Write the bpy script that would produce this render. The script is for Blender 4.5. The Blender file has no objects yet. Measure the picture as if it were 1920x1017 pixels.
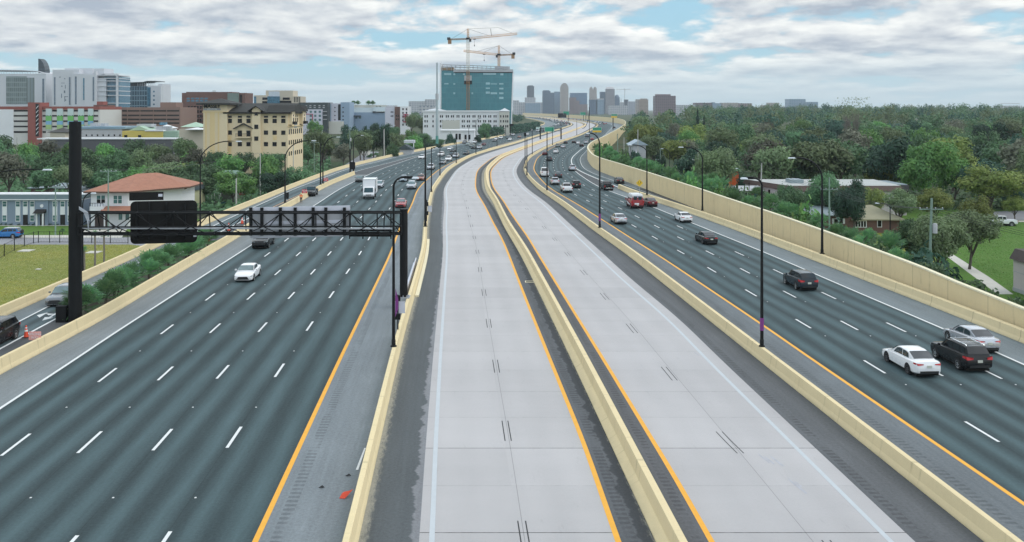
import bpy, bmesh, math, random
import numpy as np
from mathutils import Vector, Matrix
random.seed(7); RNG = np.random.default_rng(7)
R = math.radians
sc = bpy.context.scene
COL = sc.collection

# ------------------------------------------------------------------ camera
F = 1720.0; H = 17.0; HY = 205.0            # focal length (px of the 1920 px photo), camera height, horizon row
cd = bpy.data.cameras.new('camera'); cam = bpy.data.objects.new('camera', cd); COL.objects.link(cam)
cam.location = (0, 0, H); cam.rotation_euler = (R(90), 0, 0)
cd.sensor_width = 36; cd.lens = 36 * F / 1920; cd.shift_y = (HY - 508.5) / 1920
cd.clip_start = 0.5; cd.clip_end = 30000
sc.camera = cam
# ------------------------------------------------------------------ render / exposure
sc.view_settings.view_transform = 'Standard'; sc.view_settings.look = 'None'
sc.view_settings.exposure = 0.66; sc.view_settings.gamma = 1.0
try:
    sc.cycles.use_denoising = True
    sc.cycles.max_bounces = 5; sc.cycles.diffuse_bounces = 3; sc.cycles.glossy_bounces = 2
    sc.cycles.transparent_max_bounces = 6; sc.cycles.volume_bounces = 0
except Exception:
    pass
# ------------------------------------------------------------------ sun and sky
SUN_EL, SUN_AZ = 50.0, 98.0                 # azimuth clockwise from +Y (ahead)
sd = bpy.data.lights.new('sun', 'SUN'); sd.energy = 0.75; sd.angle = R(34); sd.color = (1.0, 0.96, 0.9)
sun = bpy.data.objects.new('sun', sd); COL.objects.link(sun)
_d = Vector((math.sin(R(SUN_AZ)) * math.cos(R(SUN_EL)), math.cos(R(SUN_AZ)) * math.cos(R(SUN_EL)), math.sin(R(SUN_EL))))
sun.rotation_euler = (-_d).to_track_quat('-Z', 'Y').to_euler()

class NT:
    """tiny node-tree writer"""
    def __init__(s, tree): s.t = tree; s.t.nodes.clear()
    def n(s, typ, **kw):
        nd = s.t.nodes.new('ShaderNode' + typ)
        for k, v in kw.items():
            if k[0] == '_': setattr(nd, k[1:], v)
            else: s.put(nd.inputs[int(k[1:]) if k[0] == 'i' and k[1:].isdigit() else k.replace('__', ' ')], v)
        return nd
    def put(s, sock, v):
        if isinstance(v, bpy.types.NodeSocket): s.t.links.new(v, sock)
        elif isinstance(v, bpy.types.Node): s.t.links.new(v.outputs[0], sock)
        else: sock.default_value = v
    def m(s, op, a, b=0.0, c=0.0, clamp=False):
        nd = s.t.nodes.new('ShaderNodeMath'); nd.operation = op; nd.use_clamp = clamp
        s.put(nd.inputs[0], a); s.put(nd.inputs[1], b); s.put(nd.inputs[2], c); return nd.outputs[0]
    def mr(s, v, a, b, c=0.0, d=1.0, smooth=True):
        nd = s.t.nodes.new('ShaderNodeMapRange'); nd.interpolation_type = 'SMOOTHSTEP' if smooth else 'LINEAR'
        for i, q in enumerate((v, a, b, c, d)): s.put(nd.inputs[i], q)
        return nd.outputs[0]
    def mix(s, f, a, b, blend='MIX'):
        nd = s.t.nodes.new('ShaderNodeMix'); nd.data_type = 'RGBA'; nd.blend_type = blend
        s.put(nd.inputs[0], f)
        for i, q in ((6, a), (7, b)):
            if isinstance(q, (tuple, list)) and len(q) == 3: q = (*q, 1)
            s.put(nd.inputs[i], q)
        return nd.outputs[2]
    def noise(s, vec, scale, detail=3.0, rough=0.5, dist=0.0):
        nd = s.t.nodes.new('ShaderNodeTexNoise')
        if vec is not None: s.put(nd.inputs['Vector'], vec)
        s.put(nd.inputs['Scale'], scale); s.put(nd.inputs['Detail'], detail); s.put(nd.inputs['Roughness'], rough)
        s.put(nd.inputs['Distortion'], dist)
        return nd.outputs[0]
    def comb(s, x, y, z=0.0):
        nd = s.t.nodes.new('ShaderNodeCombineXYZ')
        for i, q in enumerate((x, y, z)): s.put(nd.inputs[i], q)
        return nd.outputs[0]

world = bpy.data.worlds.new('World'); sc.world = world; world.use_nodes = True
w = NT(world.node_tree)
tc = w.n('TexCoord'); sep = w.n('SeparateXYZ', Vector=tc.outputs['Generated'])
sky = w.n('TexSky', _sky_type='NISHITA', _sun_disc=False, _sun_elevation=R(SUN_EL), _sun_rotation=R(SUN_AZ), _dust_density=1.0, _ozone_density=1.5)
zc = w.m('MAXIMUM', sep.outputs[2], 0.0)
zl = w.m('LOGARITHM', w.m('ADD', zc, 0.035), 2.718)
def cloud_at(dz):
    v = w.comb(w.m('MULTIPLY', sep.outputs[0], 6.2), w.m('MULTIPLY', sep.outputs[1], 2.6), w.m('ADD', w.m('MULTIPLY', zl, 2.5), dz))
    n = w.noise(v, 1.2, 8.0, 0.55, 0.12)
    b = w.m('ABSOLUTE', w.m('SUBTRACT', w.m('MULTIPLY', w.noise(v, 2.7, 4.0, 0.5), 2.0), 1.0))
    return w.m('ADD', n, w.m('MULTIPLY', w.m('SUBTRACT', b, 0.16), 0.22))
c0 = cloud_at(0.3); c1 = cloud_at(0.3 + 0.21)
cover = w.mr(c0, 0.375, 0.485)
lit = w.m('ADD', w.m('MULTIPLY', w.m('SUBTRACT', c0, c1), 3.6), 0.52, clamp=True)
thick = w.mr(c0, 0.47, 0.72)
# wispy brightness breaks up the bases
lit = w.m('SUBTRACT', lit, w.m('MULTIPLY', thick, 0.46), clamp=True)
ccol = w.mix(lit, (3.25, 3.75, 4.45), (8.2, 8.3, 8.0))
blue = w.mix(0.72, sky.outputs[0], (2.8, 5.2, 6.6))
skyc = w.mix(cover, blue, ccol)
hz = w.mr(zc, 0.0, 0.075, 0.86, 0.0)
skyc = w.mix(hz, skyc, (4.5, 5.7, 6.2))
prof = w.m('MULTIPLY', w.mr(zc, 0.13, 0.26, 1.0, 1.8), w.mr(zc, 0.55, 0.80, 1.0, 0.66))   # bright cloud banks low down, grey deck overhead
skyc = w.mix(1.0, skyc, w.comb(prof, prof, prof), 'MULTIPLY')
bg = w.n('Background', Color=skyc, Strength=0.085)
w.n('OutputWorld', Surface=bg)

# ------------------------------------------------------------------ materials
MATS = {}
def new_mat(name):
    m = bpy.data.materials.new(name); m.use_nodes = True
    return m, NT(m.node_tree)
def finish(k, col, rough=0.7, metal=0.0, bump=None, spec=0.5, bstr=0.3, bdist=0.02, **kw):
    p = k.n('BsdfPrincipled')
    if isinstance(col, (tuple, list)): col = (*col[:3], 1)
    k.put(p.inputs['Base Color'], col); k.put(p.inputs['Roughness'], rough); k.put(p.inputs['Metallic'], metal)
    k.put(p.inputs['Specular IOR Level'], spec)
    for a, b in kw.items(): k.put(p.inputs[a.replace('__', ' ')], b)
    if bump is not None:
        bn = k.n('Bump', Height=bump, Strength=bstr, Distance=bdist); k.put(p.inputs['Normal'], bn.outputs[0])
    k.n('OutputMaterial', Surface=p)
def mat(name, col, rough=0.7, metal=0.0, var=0.18, scale=1.0, bump=0.0, spec=0.5):
    """plain surface with uneven colour and a little relief"""
    if name in MATS: return MATS[name]
    m, k = new_mat(name); t = k.n('TexCoord'); o = t.outputs['Object']
    n = k.noise(o, scale, 5, 0.6); n2 = k.noise(o, scale * 11, 3, 0.6)
    f = k.m('ADD', k.m('MULTIPLY', k.m('SUBTRACT', n, 0.5), var * 2.2), k.m('MULTIPLY', k.m('SUBTRACT', n2, 0.5), var))
    f = k.m('ADD', f, 1.0)
    c = k.mix(1.0, (*col, 1), k.comb(f, f, f), 'MULTIPLY')
    finish(k, c, rough, metal, n2 if bump else None, spec, bump)
    MATS[name] = m; return m
def paint(name, col, rough=0.22, metal=0.0):
    if name in MATS: return MATS[name]
    m, k = new_mat(name); t = k.n('TexCoord'); n = k.noise(t.outputs['Object'], 2.0, 4, 0.6)
    sp = k.n('SeparateXYZ', Vector=t.outputs['Object'])
    dirt = k.m('MULTIPLY', k.mr(sp.outputs[2], 0.75, 0.2), k.mr(n, 0.4, 0.75))
    c = k.mix(k.m('MULTIPLY', dirt, 0.35 if max(col) > 0.1 else 0.08), (*col, 1), (0.16, 0.15, 0.13))
    finish(k, c, k.m('ADD', rough, k.m('MULTIPLY', dirt, 0.3)), metal, Coat__Weight=0.5 if max(col) > 0.1 else 0.15, Coat__Roughness=0.06, spec=0.5 if max(col) > 0.1 else 0.3)
    MATS[name] = m; return m
def glass(name, col=(0.02, 0.035, 0.04), rough=0.05):
    if name in MATS: return MATS[name]
    m, k = new_mat(name); t = k.n('TexCoord'); n = k.noise(t.outputs['Object'], 0.8, 2)
    c = k.mix(k.mr(n, 0.35, 0.7), (*col, 1), tuple(x * 1.6 for x in col))
    finish(k, c, rough, 0.0, spec=0.8); MATS[name] = m; return m
def facade(name, wall, win, su, sz, wu=0.6, wz=0.55, rough=0.5, jit=0.4, ou=0.0, oz=0.0):
    """wall with rows of small window openings, for buildings kilometres away"""
    if name in MATS: return MATS[name]
    m, k = new_mat(name); t = k.n('TexCoord'); sp = k.n('SeparateXYZ', Vector=t.outputs['Object'])
    g = k.n('NewGeometry'); gn = k.n('SeparateXYZ', Vector=g.outputs['Normal'])
    u = k.m('MULTIPLY', k.m('ADD', k.m('ADD', sp.outputs[0], sp.outputs[1]), ou), 1 / su); z = k.m('MULTIPLY', k.m('ADD', sp.outputs[2], oz), 1 / sz)
    mu = k.m('LESS_THAN', k.m('FRACT', u), wu); mz = k.m('LESS_THAN', k.m('FRACT', z), wz)
    wn = k.n('TexWhiteNoise', _noise_dimensions='2D', Vector=k.comb(k.m('FLOOR', u), k.m('FLOOR', z)))
    msk = k.m('MULTIPLY', k.m('MULTIPLY', mu, mz), k.m('LESS_THAN', k.m('ABSOLUTE', gn.outputs[2]), 0.5))
    wc = k.mix(k.m('MULTIPLY', wn.outputs[0], jit), (*win, 1), tuple(x * 0.45 for x in win))
    nz = k.noise(t.outputs['Object'], 0.06, 4); ww = k.mix(k.m('MULTIPLY', nz, 0.35), (*wall, 1), tuple(x * 0.7 for x in wall))
    finish(k, k.mix(msk, ww, wc), k.mix(msk, (rough,) * 3, (0.18,) * 3)); MATS[name] = m; return m
# ------------------------------------------------------------------ mesh helpers
class MB:
    def __init__(s): s.v = []; s.f = []; s.mi = []; s.uv = None
    def add(s, vs, fs, mi=0):
        b = len(s.v); s.v += [tuple(p) for p in vs]; s.f += [tuple(i + b for i in f) for f in fs]; s.mi += [mi] * len(fs); return s
    def box(s, c, d, rz=0.0, mi=0, taper=1.0):
        cx, cy, cz = c; x, y, z = d[0] / 2, d[1] / 2, d[2] / 2; cr, sr = math.cos(rz), math.sin(rz); vs = []
        for dz in (-z, z):
            t = taper if dz > 0 else 1.0
            for dx, dy in ((-x, -y), (x, -y), (x, y), (-x, y)):
                dx *= t; dy *= t
                vs.append((cx + dx * cr - dy * sr, cy + dx * sr + dy * cr, cz + dz))
        return s.add(vs, [(3, 2, 1, 0), (4, 5, 6, 7), (0, 1, 5, 4), (1, 2, 6, 5), (2, 3, 7, 6), (3, 0, 4, 7)], mi)
    def b2(s, x0, x1, y0, y1, z0, z1, mi=0):
        return s.box(((x0 + x1) / 2, (y0 + y1) / 2, (z0 + z1) / 2), (abs(x1 - x0), abs(y1 - y0), abs(z1 - z0)), 0, mi)
    def tube(s, pts, rad, n=7, mi=0, cap=True):
        pts = [Vector(p) for p in pts]; k = len(pts)
        rad = [rad] * k if not isinstance(rad, (list, tuple)) else list(rad)
        vs = []; fs = []; up = None
        for i, p in enumerate(pts):
            t = (pts[min(i + 1, k - 1)] - pts[max(i - 1, 0)]).normalized()
            if up is None: up = Vector((0, 0, 1)) if abs(t.z) < 0.9 else Vector((1, 0, 0))
            a = t.cross(up); a = a.normalized() if a.length > 1e-5 else Vector((1, 0, 0)); b = t.cross(a).normalized(); up = -b if False else up
            for j in range(n):
                q = 2 * math.pi * j / n; vs.append(p + (a * math.cos(q) + b * math.sin(q)) * rad[i])
        for i in range(k - 1):
            for j in range(n): fs.append((i * n + j, i * n + (j + 1) % n, (i + 1) * n + (j + 1) % n, (i + 1) * n + j))
        if cap: fs += [tuple(range(n))[::-1], tuple((k - 1) * n + j for j in range(n))]
        return s.add(vs, fs, mi)
    def bar(s, p, q, r=0.05, n=6, mi=0): return s.tube([p, q], r, n, mi)
    def prism(s, poly, axis, a, b, mi=0):
        """extrude a 2D outline along axis 0/1/2 from a to b"""
        n = len(poly)
        def P(u, v, t): return [(t, u, v), (u, t, v), (u, v, t)][axis]
        vs = [P(u, v, a) for u, v in poly] + [P(u, v, b) for u, v in poly]
        fs = [tuple(range(n))[::-1], tuple(range(n, 2 * n))] + [(i, (i + 1) % n, n + (i + 1) % n, n + i) for i in range(n)]
        return s.add(vs, fs, mi)
    def lathe(s, prof, n=16, c=(0, 0, 0), axis=2, mi=0):
        vs = []; fs = []; m = len(prof)
        for j in range(n):
            q = 2 * math.pi * j / n
            for r, h in prof:
                x, y = r * math.cos(q), r * math.sin(q)
                p = (x, y, h) if axis == 2 else ((h, x, y) if axis == 0 else (x, h, y))
                vs.append((p[0] + c[0], p[1] + c[1], p[2] + c[2]))
        for j in range(n):
            for i in range(m - 1): fs.append((j * m + i, ((j + 1) % n) * m + i, ((j + 1) % n) * m + i + 1, j * m + i + 1))
        return s.add(vs, fs, mi)
    def quad(s, a, b, c, d, mi=0): return s.add([a, b, c, d], [(0, 1, 2, 3)], mi)
    def build(s, name, mats, parent=None, smooth=0, fixn=True, loc=None, bevel=0):
        me = bpy.data.meshes.new(name); me.from_pydata(s.v, [], s.f)
        mats = mats if isinstance(mats, (list, tuple)) else [mats]
        for m in mats: me.materials.append(m)
        if len(mats) > 1: me.polygons.foreach_set('material_index', s.mi)
        if fixn or bevel:
            bm = bmesh.new(); bm.from_mesh(me)
            if bevel: bmesh.ops.bevel(bm, geom=[e for e in bm.edges if len(e.link_faces) == 2 and e.calc_face_angle(0) > 0.5], offset=bevel, segments=2, affect='EDGES', clamp_overlap=True)
            if fixn: bmesh.ops.recalc_face_normals(bm, faces=bm.faces)
            bm.to_mesh(me); bm.free()
        if smooth:
            me.polygons.foreach_set('use_smooth', [True] * len(me.polygons)); me.set_sharp_from_angle(angle=R(smooth))
        o = bpy.data.objects.new(name, me); COL.objects.link(o)
        if parent: o.parent = parent
        if loc: o.location = loc
        return o
def tag(o, label, cat, group=None):
    o['label'] = label; o['category'] = cat
    if group: o['group'] = group
    return o
def struct(o): o['kind'] = 'structure'; return o
def stuff(o, label=None, cat=None):
    o['kind'] = 'stuff'
    if label: o['label'] = label; o['category'] = cat
    return o
def thing(name, label, cat, loc=(0, 0, 0), rz=0.0, group=None):
    o = bpy.data.objects.new(name, None); o.empty_display_size = 0.3; COL.objects.link(o)
    o.location = loc; o.rotation_euler = (0, 0, rz); return tag(o, label, cat, group)
KIDS = {}
def kids(o): return [c for c in o.children]
def copy_tree(o, parent=None):
    c = o.copy(); COL.objects.link(c)
    if parent: c.parent = parent
    for ch in kids(o): copy_tree(ch, c)
    return c
def text(s, size, parent, m, loc, rot, name='lettering', depth=0.01, bold=0.0, sx=1.0):
    cu = bpy.data.curves.new('t', 'FONT'); cu.body = s; cu.size = size; cu.extrude = depth; cu.align_x = 'CENTER'; cu.align_y = 'CENTER'
    cu.offset = bold; cu.resolution_u = 3
    to = bpy.data.objects.new('t', cu); COL.objects.link(to)
    me = bpy.data.meshes.new_from_object(to); bpy.data.objects.remove(to); bpy.data.curves.remove(cu)
    me.materials.clear(); me.materials.append(m)
    o = bpy.data.objects.new(name, me); COL.objects.link(o); o.parent = parent; o.location = loc; o.rotation_euler = rot; o.scale = (sx, 1, 1)
    return o
# ------------------------------------------------------------------ from the photo's pixels to the ground
def G(px, py, z=0.0):
    Y = F * (H - z) / (py - HY); return Vector(((px - 960) * Y / F, Y, z))
def at(px, Y): return (px - 960) * Y / F
def zat(py, Y): return H - (py - HY) * Y / F
def pxof(X, Y, Z=0): return 960 + X * F / Y, HY + (H - Z) * F / Y
def sstep(a, b, x):
    t = min(1, max(0, (x - a) / (b - a))); return t * t * (3 - 2 * t)
def gz(Y): return -5.0 + 4.6 * sstep(280, 950, Y)           # the land lies lower than the road, then rises to it
def GL(px, py):                                            # point on the low ground beside the highway
    z = -5.0
    for _ in range(12): z = gz(F * (H - z) / (py - HY))
    return G(px, py, z)

# ------------------------------------------------------------------ alignments of the highway, all X = f(Y)
def world(pts): return np.array([[(x - 960) * H / (y - HY), F * H / (y - HY)] for x, y in pts])
_m = world([(1258.5, 1017), (1089.7, 678), (987, 480), (952, 425), (931, 380), (915.5, 358), (913, 345), (911.7, 330), (913, 318),
            (937, 296), (972, 282), (1020, 264.3), (1055, 252.8), (1084, 241.6), (1097, 236.5), (1099, 233.5), (1090, 230.3), (1060, 225.4), (1030, 221.6), (990, 218), (940, 215)])
YS = np.concatenate([np.arange(-40, 60, 2.0), np.arange(60, 320, 3.0), np.arange(320, 1000, 8.0), np.arange(1000, 3000, 30.0)])
def spline(xs, ys, q, sm):
    """linear interpolation, then smoothing over a window that grows with distance"""
    xs = np.asarray(xs); ys = np.asarray(ys); o = np.argsort(xs); xs = xs[o]; ys = ys[o]
    out = np.zeros_like(q, dtype=float)
    offs = np.linspace(-1, 1, 13); wt = np.cos(offs * math.pi / 2) ** 2 + 1e-3; wt /= wt.sum()
    for a, b in zip(offs, wt):
        qq = q + a * (sm + np.abs(q) * 0.10)
        v = np.interp(qq, xs, ys)
        out += b * v
    return out
_ex = lambda m: np.vstack([[m[0, 0] - (m[1, 0] - m[0, 0]) / (m[1, 1] - m[0, 1]) * (m[0, 1] + 60), -60], m]) 
_me = _ex(_m); XMs = spline(_me[:, 1], _me[:, 0], YS, 4.0)
def XM(Y): return np.interp(Y, YS, XMs)
def off(pts, sm=3.0):
    """an alignment traced in the photo, kept as an offset from the median barrier"""
    wpt = world(pts); d = wpt[:, 0] - XM(wpt[:, 1]); ds = spline(wpt[:, 1], d, YS, sm)
    return lambda Y: XM(Y) + np.interp(Y, YS, ds)
def shift(fn, k): return lambda Y: fn(Y) + k
def lerpf(a, b, t): return lambda Y: a(Y) * (1 - t) + b(Y) * t
_sl = np.gradient(XMs, YS); _ds = np.sqrt(1 + _sl ** 2); SS = np.concatenate([[0], np.cumsum((_ds[1:] + _ds[:-1]) / 2 * np.diff(YS))]); SS += 36.8 - np.interp(36.8, YS, SS)
def SofY(Y): return np.interp(Y, YS, SS)
def YofS(s): return np.interp(s, SS, YS)
def heading(Y): return math.atan2(-float(XM(Y + 2) - XM(Y - 2)), 4.0)       # z rotation of a thing that faces down the road (+Y)

B3 = lambda Y: XM(Y)
W0b = off([(0, 597), (130, 540), (280, 471), (380, 424), (467, 387), (535, 359), (586, 338), (620, 325), (658, 313), (720, 298), (800, 281), (855, 271), (930, 258.3), (972, 248.6), (1011, 236.5)])
L1b = off([(0, 702), (125, 637), (195, 600), (357, 500), (380, 486), (442, 449), (500, 414), (552, 384), (594, 361), (620, 347), (667, 328)])
RLl = off([(0, 622), (97, 571), (380, 434), (408, 420), (457, 397), (482, 386), (603, 335.5), (657, 316), (720, 301), (797, 284), (855, 273.5)])
RRl = off([(0, 655), (37, 634), (131, 584), (380, 452), (463, 411), (517, 386), (600, 349.5), (655, 325), (670, 321), (730, 306), (797, 289), (815, 285)])
LWl = off([(0, 766), (135, 678), (200, 634), (425, 489), (470, 460.5), (587, 387), (667, 339.5), (695, 326), (745, 307), (782, 295), (800, 289), (815, 285)])
LYl = off([(478, 1017), (635, 678), (640, 668), (730, 480), (780, 363), (790, 347), (809, 330), (822, 319.5), (845, 306), (880, 292.5), (905, 283), (932, 273.5)])
B2b = off([(672, 1017), (715, 819), (746, 678), (760, 620), (777, 560), (795, 489), (800.5, 455), (807, 385), (813, 360), (821, 347), (832, 330), (842, 320), (860, 307), (875, 298.5), (892, 291), (930, 279.5), (972, 268), (1011, 254.5), (1052, 242.5), (1072, 234.8)])
CL0 = off([(786, 1017), (798, 837), (811, 678), (822, 563), (829, 489), (831, 440), (832, 360), (835, 347), (841, 339), (847, 330), (855, 320), (870, 308), (892, 297), (930, 283), (972.5, 271), (1014, 256.7), (1052, 244.6), (1073, 236)])
CYL = off([(1160, 1017), (1098, 837), (1033, 678), (987, 563), (958, 489), (938, 440), (914, 395.6), (902, 375), (893, 357)])
CYR = off([(1333, 1017), (1280, 920), (1133, 678), (1010, 480), (985, 437), (953, 393), (935, 365), (922, 344)])
CR1 = off([(1717, 1017), (1523, 835), (1355, 678), (1276, 600), (1180, 521), (1137, 482), (1080, 430), (1020.6, 377), (980, 345), (970.6, 331), (968.5, 322), (970, 315), (977.5, 302.5), (990, 290.5), (1027, 272), (1055, 262), (1082, 253.5), (1105, 242), (1115, 236.5)])
B4b = off([(1847, 1017), (1425, 678), (1180, 481.5), (1080, 406.5), (1020, 363), (988, 333), (985, 326), (981.5, 317), (985, 306), (1000, 291), (1020, 279), (1027, 276), (1055, 265), (1082, 256.5), (1109, 244), (1119, 237.5)])
RYl = off([(1920, 945), (1528, 678), (1430, 609.5), (1180, 445), (1150, 425), (1054, 367), (1026, 349), (1002.5, 321), (1001, 312.5), (1006, 300), (1017.5, 289), (1036, 277)])
RWl = off([(1920, 684), (1777, 620), (1635, 560), (1430, 472), (1295, 417), (1250, 399), (1231, 391), (1150, 361), (1122.5, 351), (1080, 322.5), (1072.5, 310), (1071, 302.5), (1075, 294), (1085, 284), (1096, 276)])
B5b = off([(1920, 645), (1830, 608), (1720, 564.5), (1543, 495.6), (1430, 452), (1381, 432), (1292, 400), (1208, 372.5), (1164, 357)])
GRl = off([(1292, 400), (1208, 371), (1165, 353), (1101, 327.5), (1072.5, 310.5), (1071, 302.5), (1075, 294), (1085, 284), (1096, 276)])
RRR = off([(1450, 452), (1330, 404), (1266, 381), (1197, 355), (1110, 325), (1092.5, 314), (1087.5, 302.5), (1090, 294), (1102, 281)])
WFb = off([(1918, 632), (1808, 586), (1720, 551), (1582, 497), (1447, 444), (1316, 396), (1212, 355), (1155, 333), (1122, 321), (1110, 314), (1103, 303), (1102, 294), (1106, 286), (1118, 277.5), (1132, 271), (1150, 259), (1165, 247.5), (1172, 243)])
EC = off([(982, 1000), (950, 810), (930, 686), (916, 606), (908, 550), (900, 509), (891, 452), (883, 415), (876, 390), (869, 360), (868, 340), (876, 320), (905, 302)])
ED = off([(1477, 930), (1365, 832), (1256, 703), (1184, 615), (1133, 555), (1097, 514), (1066, 480), (1020, 425), (975, 380), (955, 350), (945, 330), (951, 305)])
# ------------------------------------------------------------------ road surfaces
def road_mat(name, base, kind, **q):
    m, k = new_mat(name); uv = k.n('UVMap'); sp = k.n('SeparateXYZ', Vector=uv.outputs[0]); u, v = sp.outputs[0], sp.outputs[1]
    geo = k.n('TexCoord'); o = geo.outputs['Object']
    fine = k.noise(o, 7.0, 3, 0.75); grain = k.noise(o, 55.0, 2, 0.6)
    stretch = k.noise(k.comb(k.m('MULTIPLY', u, 0.035), k.m('MULTIPLY', v, 1.1)), 3.0, 5, 0.6)
    blot = k.noise(k.comb(k.m('MULTIPLY', u, 0.3), k.m('MULTIPLY', v, 0.8)), 0.6, 5, 0.6)
    f = k.m('ADD', 1.0, k.m('MULTIPLY', k.m('SUBTRACT', fine, 0.5), 0.85)); f = k.m('ADD', f, k.m('MULTIPLY', k.m('SUBTRACT', grain, 0.5), 0.7))
    patchy = k.noise(k.comb(k.m('MULTIPLY', u, 0.012), k.m('MULTIPLY', v, 0.6)), 1.3, 4, 0.6); f = k.m('ADD', f, k.m('MULTIPLY', k.m('SUBTRACT', patchy, 0.5), 0.22)); col = (*base, 1); rough = 0.8
    if kind == 'lanes':                                   # v counts lanes: wheel paths polished, oil line darker
        wob = k.m('MULTIPLY', k.m('SUBTRACT', k.noise(k.comb(k.m('MULTIPLY', u, 0.02), v), 2.0, 2), 0.5), 0.25)
        cs = k.m('COSINE', k.m('MULTIPLY', k.m('ADD', v, wob), 4 * math.pi))
        amp = k.m('ADD', 0.10, k.m('MULTIPLY', stretch, 0.54))
        f = k.m('ADD', f, k.m('MULTIPLY', cs, k.m('MULTIPLY', amp, -0.95)))
        fs = k.noise(k.comb(k.m('MULTIPLY', u, 0.12), k.m('MULTIPLY', v, 5.0)), 3.0, 4, 0.7); f = k.m('ADD', f, k.m('MULTIPLY', k.m('SUBTRACT', fs, 0.5), 0.45))
        f = k.m('ADD', f, k.m('MULTIPLY', k.m('SUBTRACT', stretch, 0.5), 0.5))
        f = k.m('ADD', f, k.m('MULTIPLY', k.m('SUBTRACT', blot, 0.5), 0.25))
        seam = k.m('LESS_THAN', k.m('ABSOLUTE', k.m('SUBTRACT', k.m('FRACT', k.m('ADD', v, 0.52)), 0.5)), 0.006)
        f = k.m('MULTIPLY', f, k.m('SUBTRACT', 1.0, k.m('MULTIPLY', seam, 0.25)))
    elif kind == 'shoulder':
        f = k.m('ADD', f, k.m('MULTIPLY', k.m('SUBTRACT', stretch, 0.5), 0.45)); f = k.m('ADD', f, k.m('MULTIPLY', k.m('SUBTRACT', blot, 0.5), 0.35))
        col = k.mix(k.mr(blot, 0.5, 0.75, 0, 0.35), col, tuple(x * 1.25 for x in base))
        if 'stain' in q:                                  # fresh, darker asphalt laid up to a ragged edge
            s0, c2 = q['stain']
            e = k.m('ADD', v, k.m('MULTIPLY', k.m('SUBTRACT', k.noise(k.comb(u, 0.0), 0.55, 4, 0.7), 0.5), 1.5))
            col = k.mix(k.mr(e, s0 - 0.06, s0 + 0.06), (*c2, 1), col) if q.get('low', True) else k.mix(k.mr(e, s0 - 0.06, s0 + 0.06), col, (*c2, 1))
        if 'dust' in q:                                   # sand blown against the barrier foot
            d0, d1 = q['dust']; e = k.m('ADD', v, k.m('MULTIPLY', k.m('SUBTRACT', k.noise(k.comb(k.m('MULTIPLY', u, .8), k.m('MULTIPLY', v, 3.)), 2.0, 5, .75), 0.5), 0.9))
            col = k.mix(k.mr(e, d0, d1, 0, 0.8), col, (0.36, 0.34, 0.28))
        if 'rumble' in q:
            r0, r1 = q['rumble']; on = k.m('MULTIPLY', k.m('GREATER_THAN', v, r0), k.m('LESS_THAN', v, r1))
            on = k.m('MULTIPLY', on, k.m('GREATER_THAN', k.m('FRACT', k.m('MULTIPLY', u, 1 / 0.42)), 0.48)); on = k.m('MULTIPLY', on, k.mr(k.noise(k.comb(k.m('MULTIPLY', u, .35), v), 1.2, 3), .36, .52, .15, 1.0))
            f = k.m('MULTIPLY', f, k.m('SUBTRACT', 1.0, k.m('MULTIPLY', on, 0.3)))
    elif kind == 'concrete':
        slab = k.n('TexWhiteNoise', _noise_dimensions='2D', Vector=k.comb(k.m('FLOOR', k.m('MULTIPLY', u, 1 / 4.6)), k.m('FLOOR', k.m('MULTIPLY', v, 2.0))))
        f = k.m('ADD', 1.0, k.m('MULTIPLY', k.m('SUBTRACT', fine, 0.5), 0.10)); f = k.m('ADD', f, k.m('MULTIPLY', k.m('SUBTRACT', grain, 0.5), 0.10))
        f = k.m('ADD', f, k.m('MULTIPLY', k.m('SUBTRACT', slab.outputs[0], 0.5), 0.07)); f = k.m('ADD', f, k.m('MULTIPLY', k.m('SUBTRACT', stretch, 0.5), 0.16))
        f = k.m('ADD', f, k.m('MULTIPLY', k.m('SUBTRACT', blot, 0.5), 0.26))
        tyre = k.mr(k.noise(k.comb(k.m('MULTIPLY', u, 0.25), k.m('MULTIPLY', v, 9.0)), 2.2, 4, 0.7), 0.60, 0.8, 0, 0.16)
        f = k.m('SUBTRACT', f, tyre)
        f = k.m('SUBTRACT', f, k.m('MULTIPLY', k.m('ADD', k.m('COSINE', k.m('MULTIPLY', v, 8 * math.pi)), 1.0), 0.018))
        per = k.m('FRACT', k.m('MULTIPLY', u, 1 / 4.6)); j = k.m('LESS_THAN', per, 0.011)
        big = k.m('LESS_THAN', k.m('FRACT', k.m('MULTIPLY', u, 1 / 9.2)), 0.0055)
        jn = k.noise(k.comb(k.m('MULTIPLY', v, 14.0), k.m('FLOOR', k.m('MULTIPLY', u, 1 / 4.6))), 1.0, 3)
        near = k.mr(u, 60.0, 46.0)
        f = k.m('MULTIPLY', f, k.m('SUBTRACT', 1.0, k.m('MULTIPLY', j, k.mr(jn, 0.35, 0.7, 0.06, 0.32))))
        f = k.m('MULTIPLY', f, k.m('SUBTRACT', 1.0, k.m('MULTIPLY', k.m('MULTIPLY', big, near), k.mr(jn, 0.3, 0.6, 0.6, 0.9))))
        lj = k.m('LESS_THAN', k.m('ABSOLUTE', k.m('SUBTRACT', v, q.get('mid', 0.53))), 0.0022)
        f = k.m('MULTIPLY', f, k.m('SUBTRACT', 1.0, k.m('MULTIPLY', lj, 0.35)))
        rough = 0.75
    c = k.mix(1.0, col, k.comb(f, f, f), 'MULTIPLY')
    finish(k, c, rough, 0, grain, 0.3, 0.12, 0.01); MATS[name] = m; return m

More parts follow.
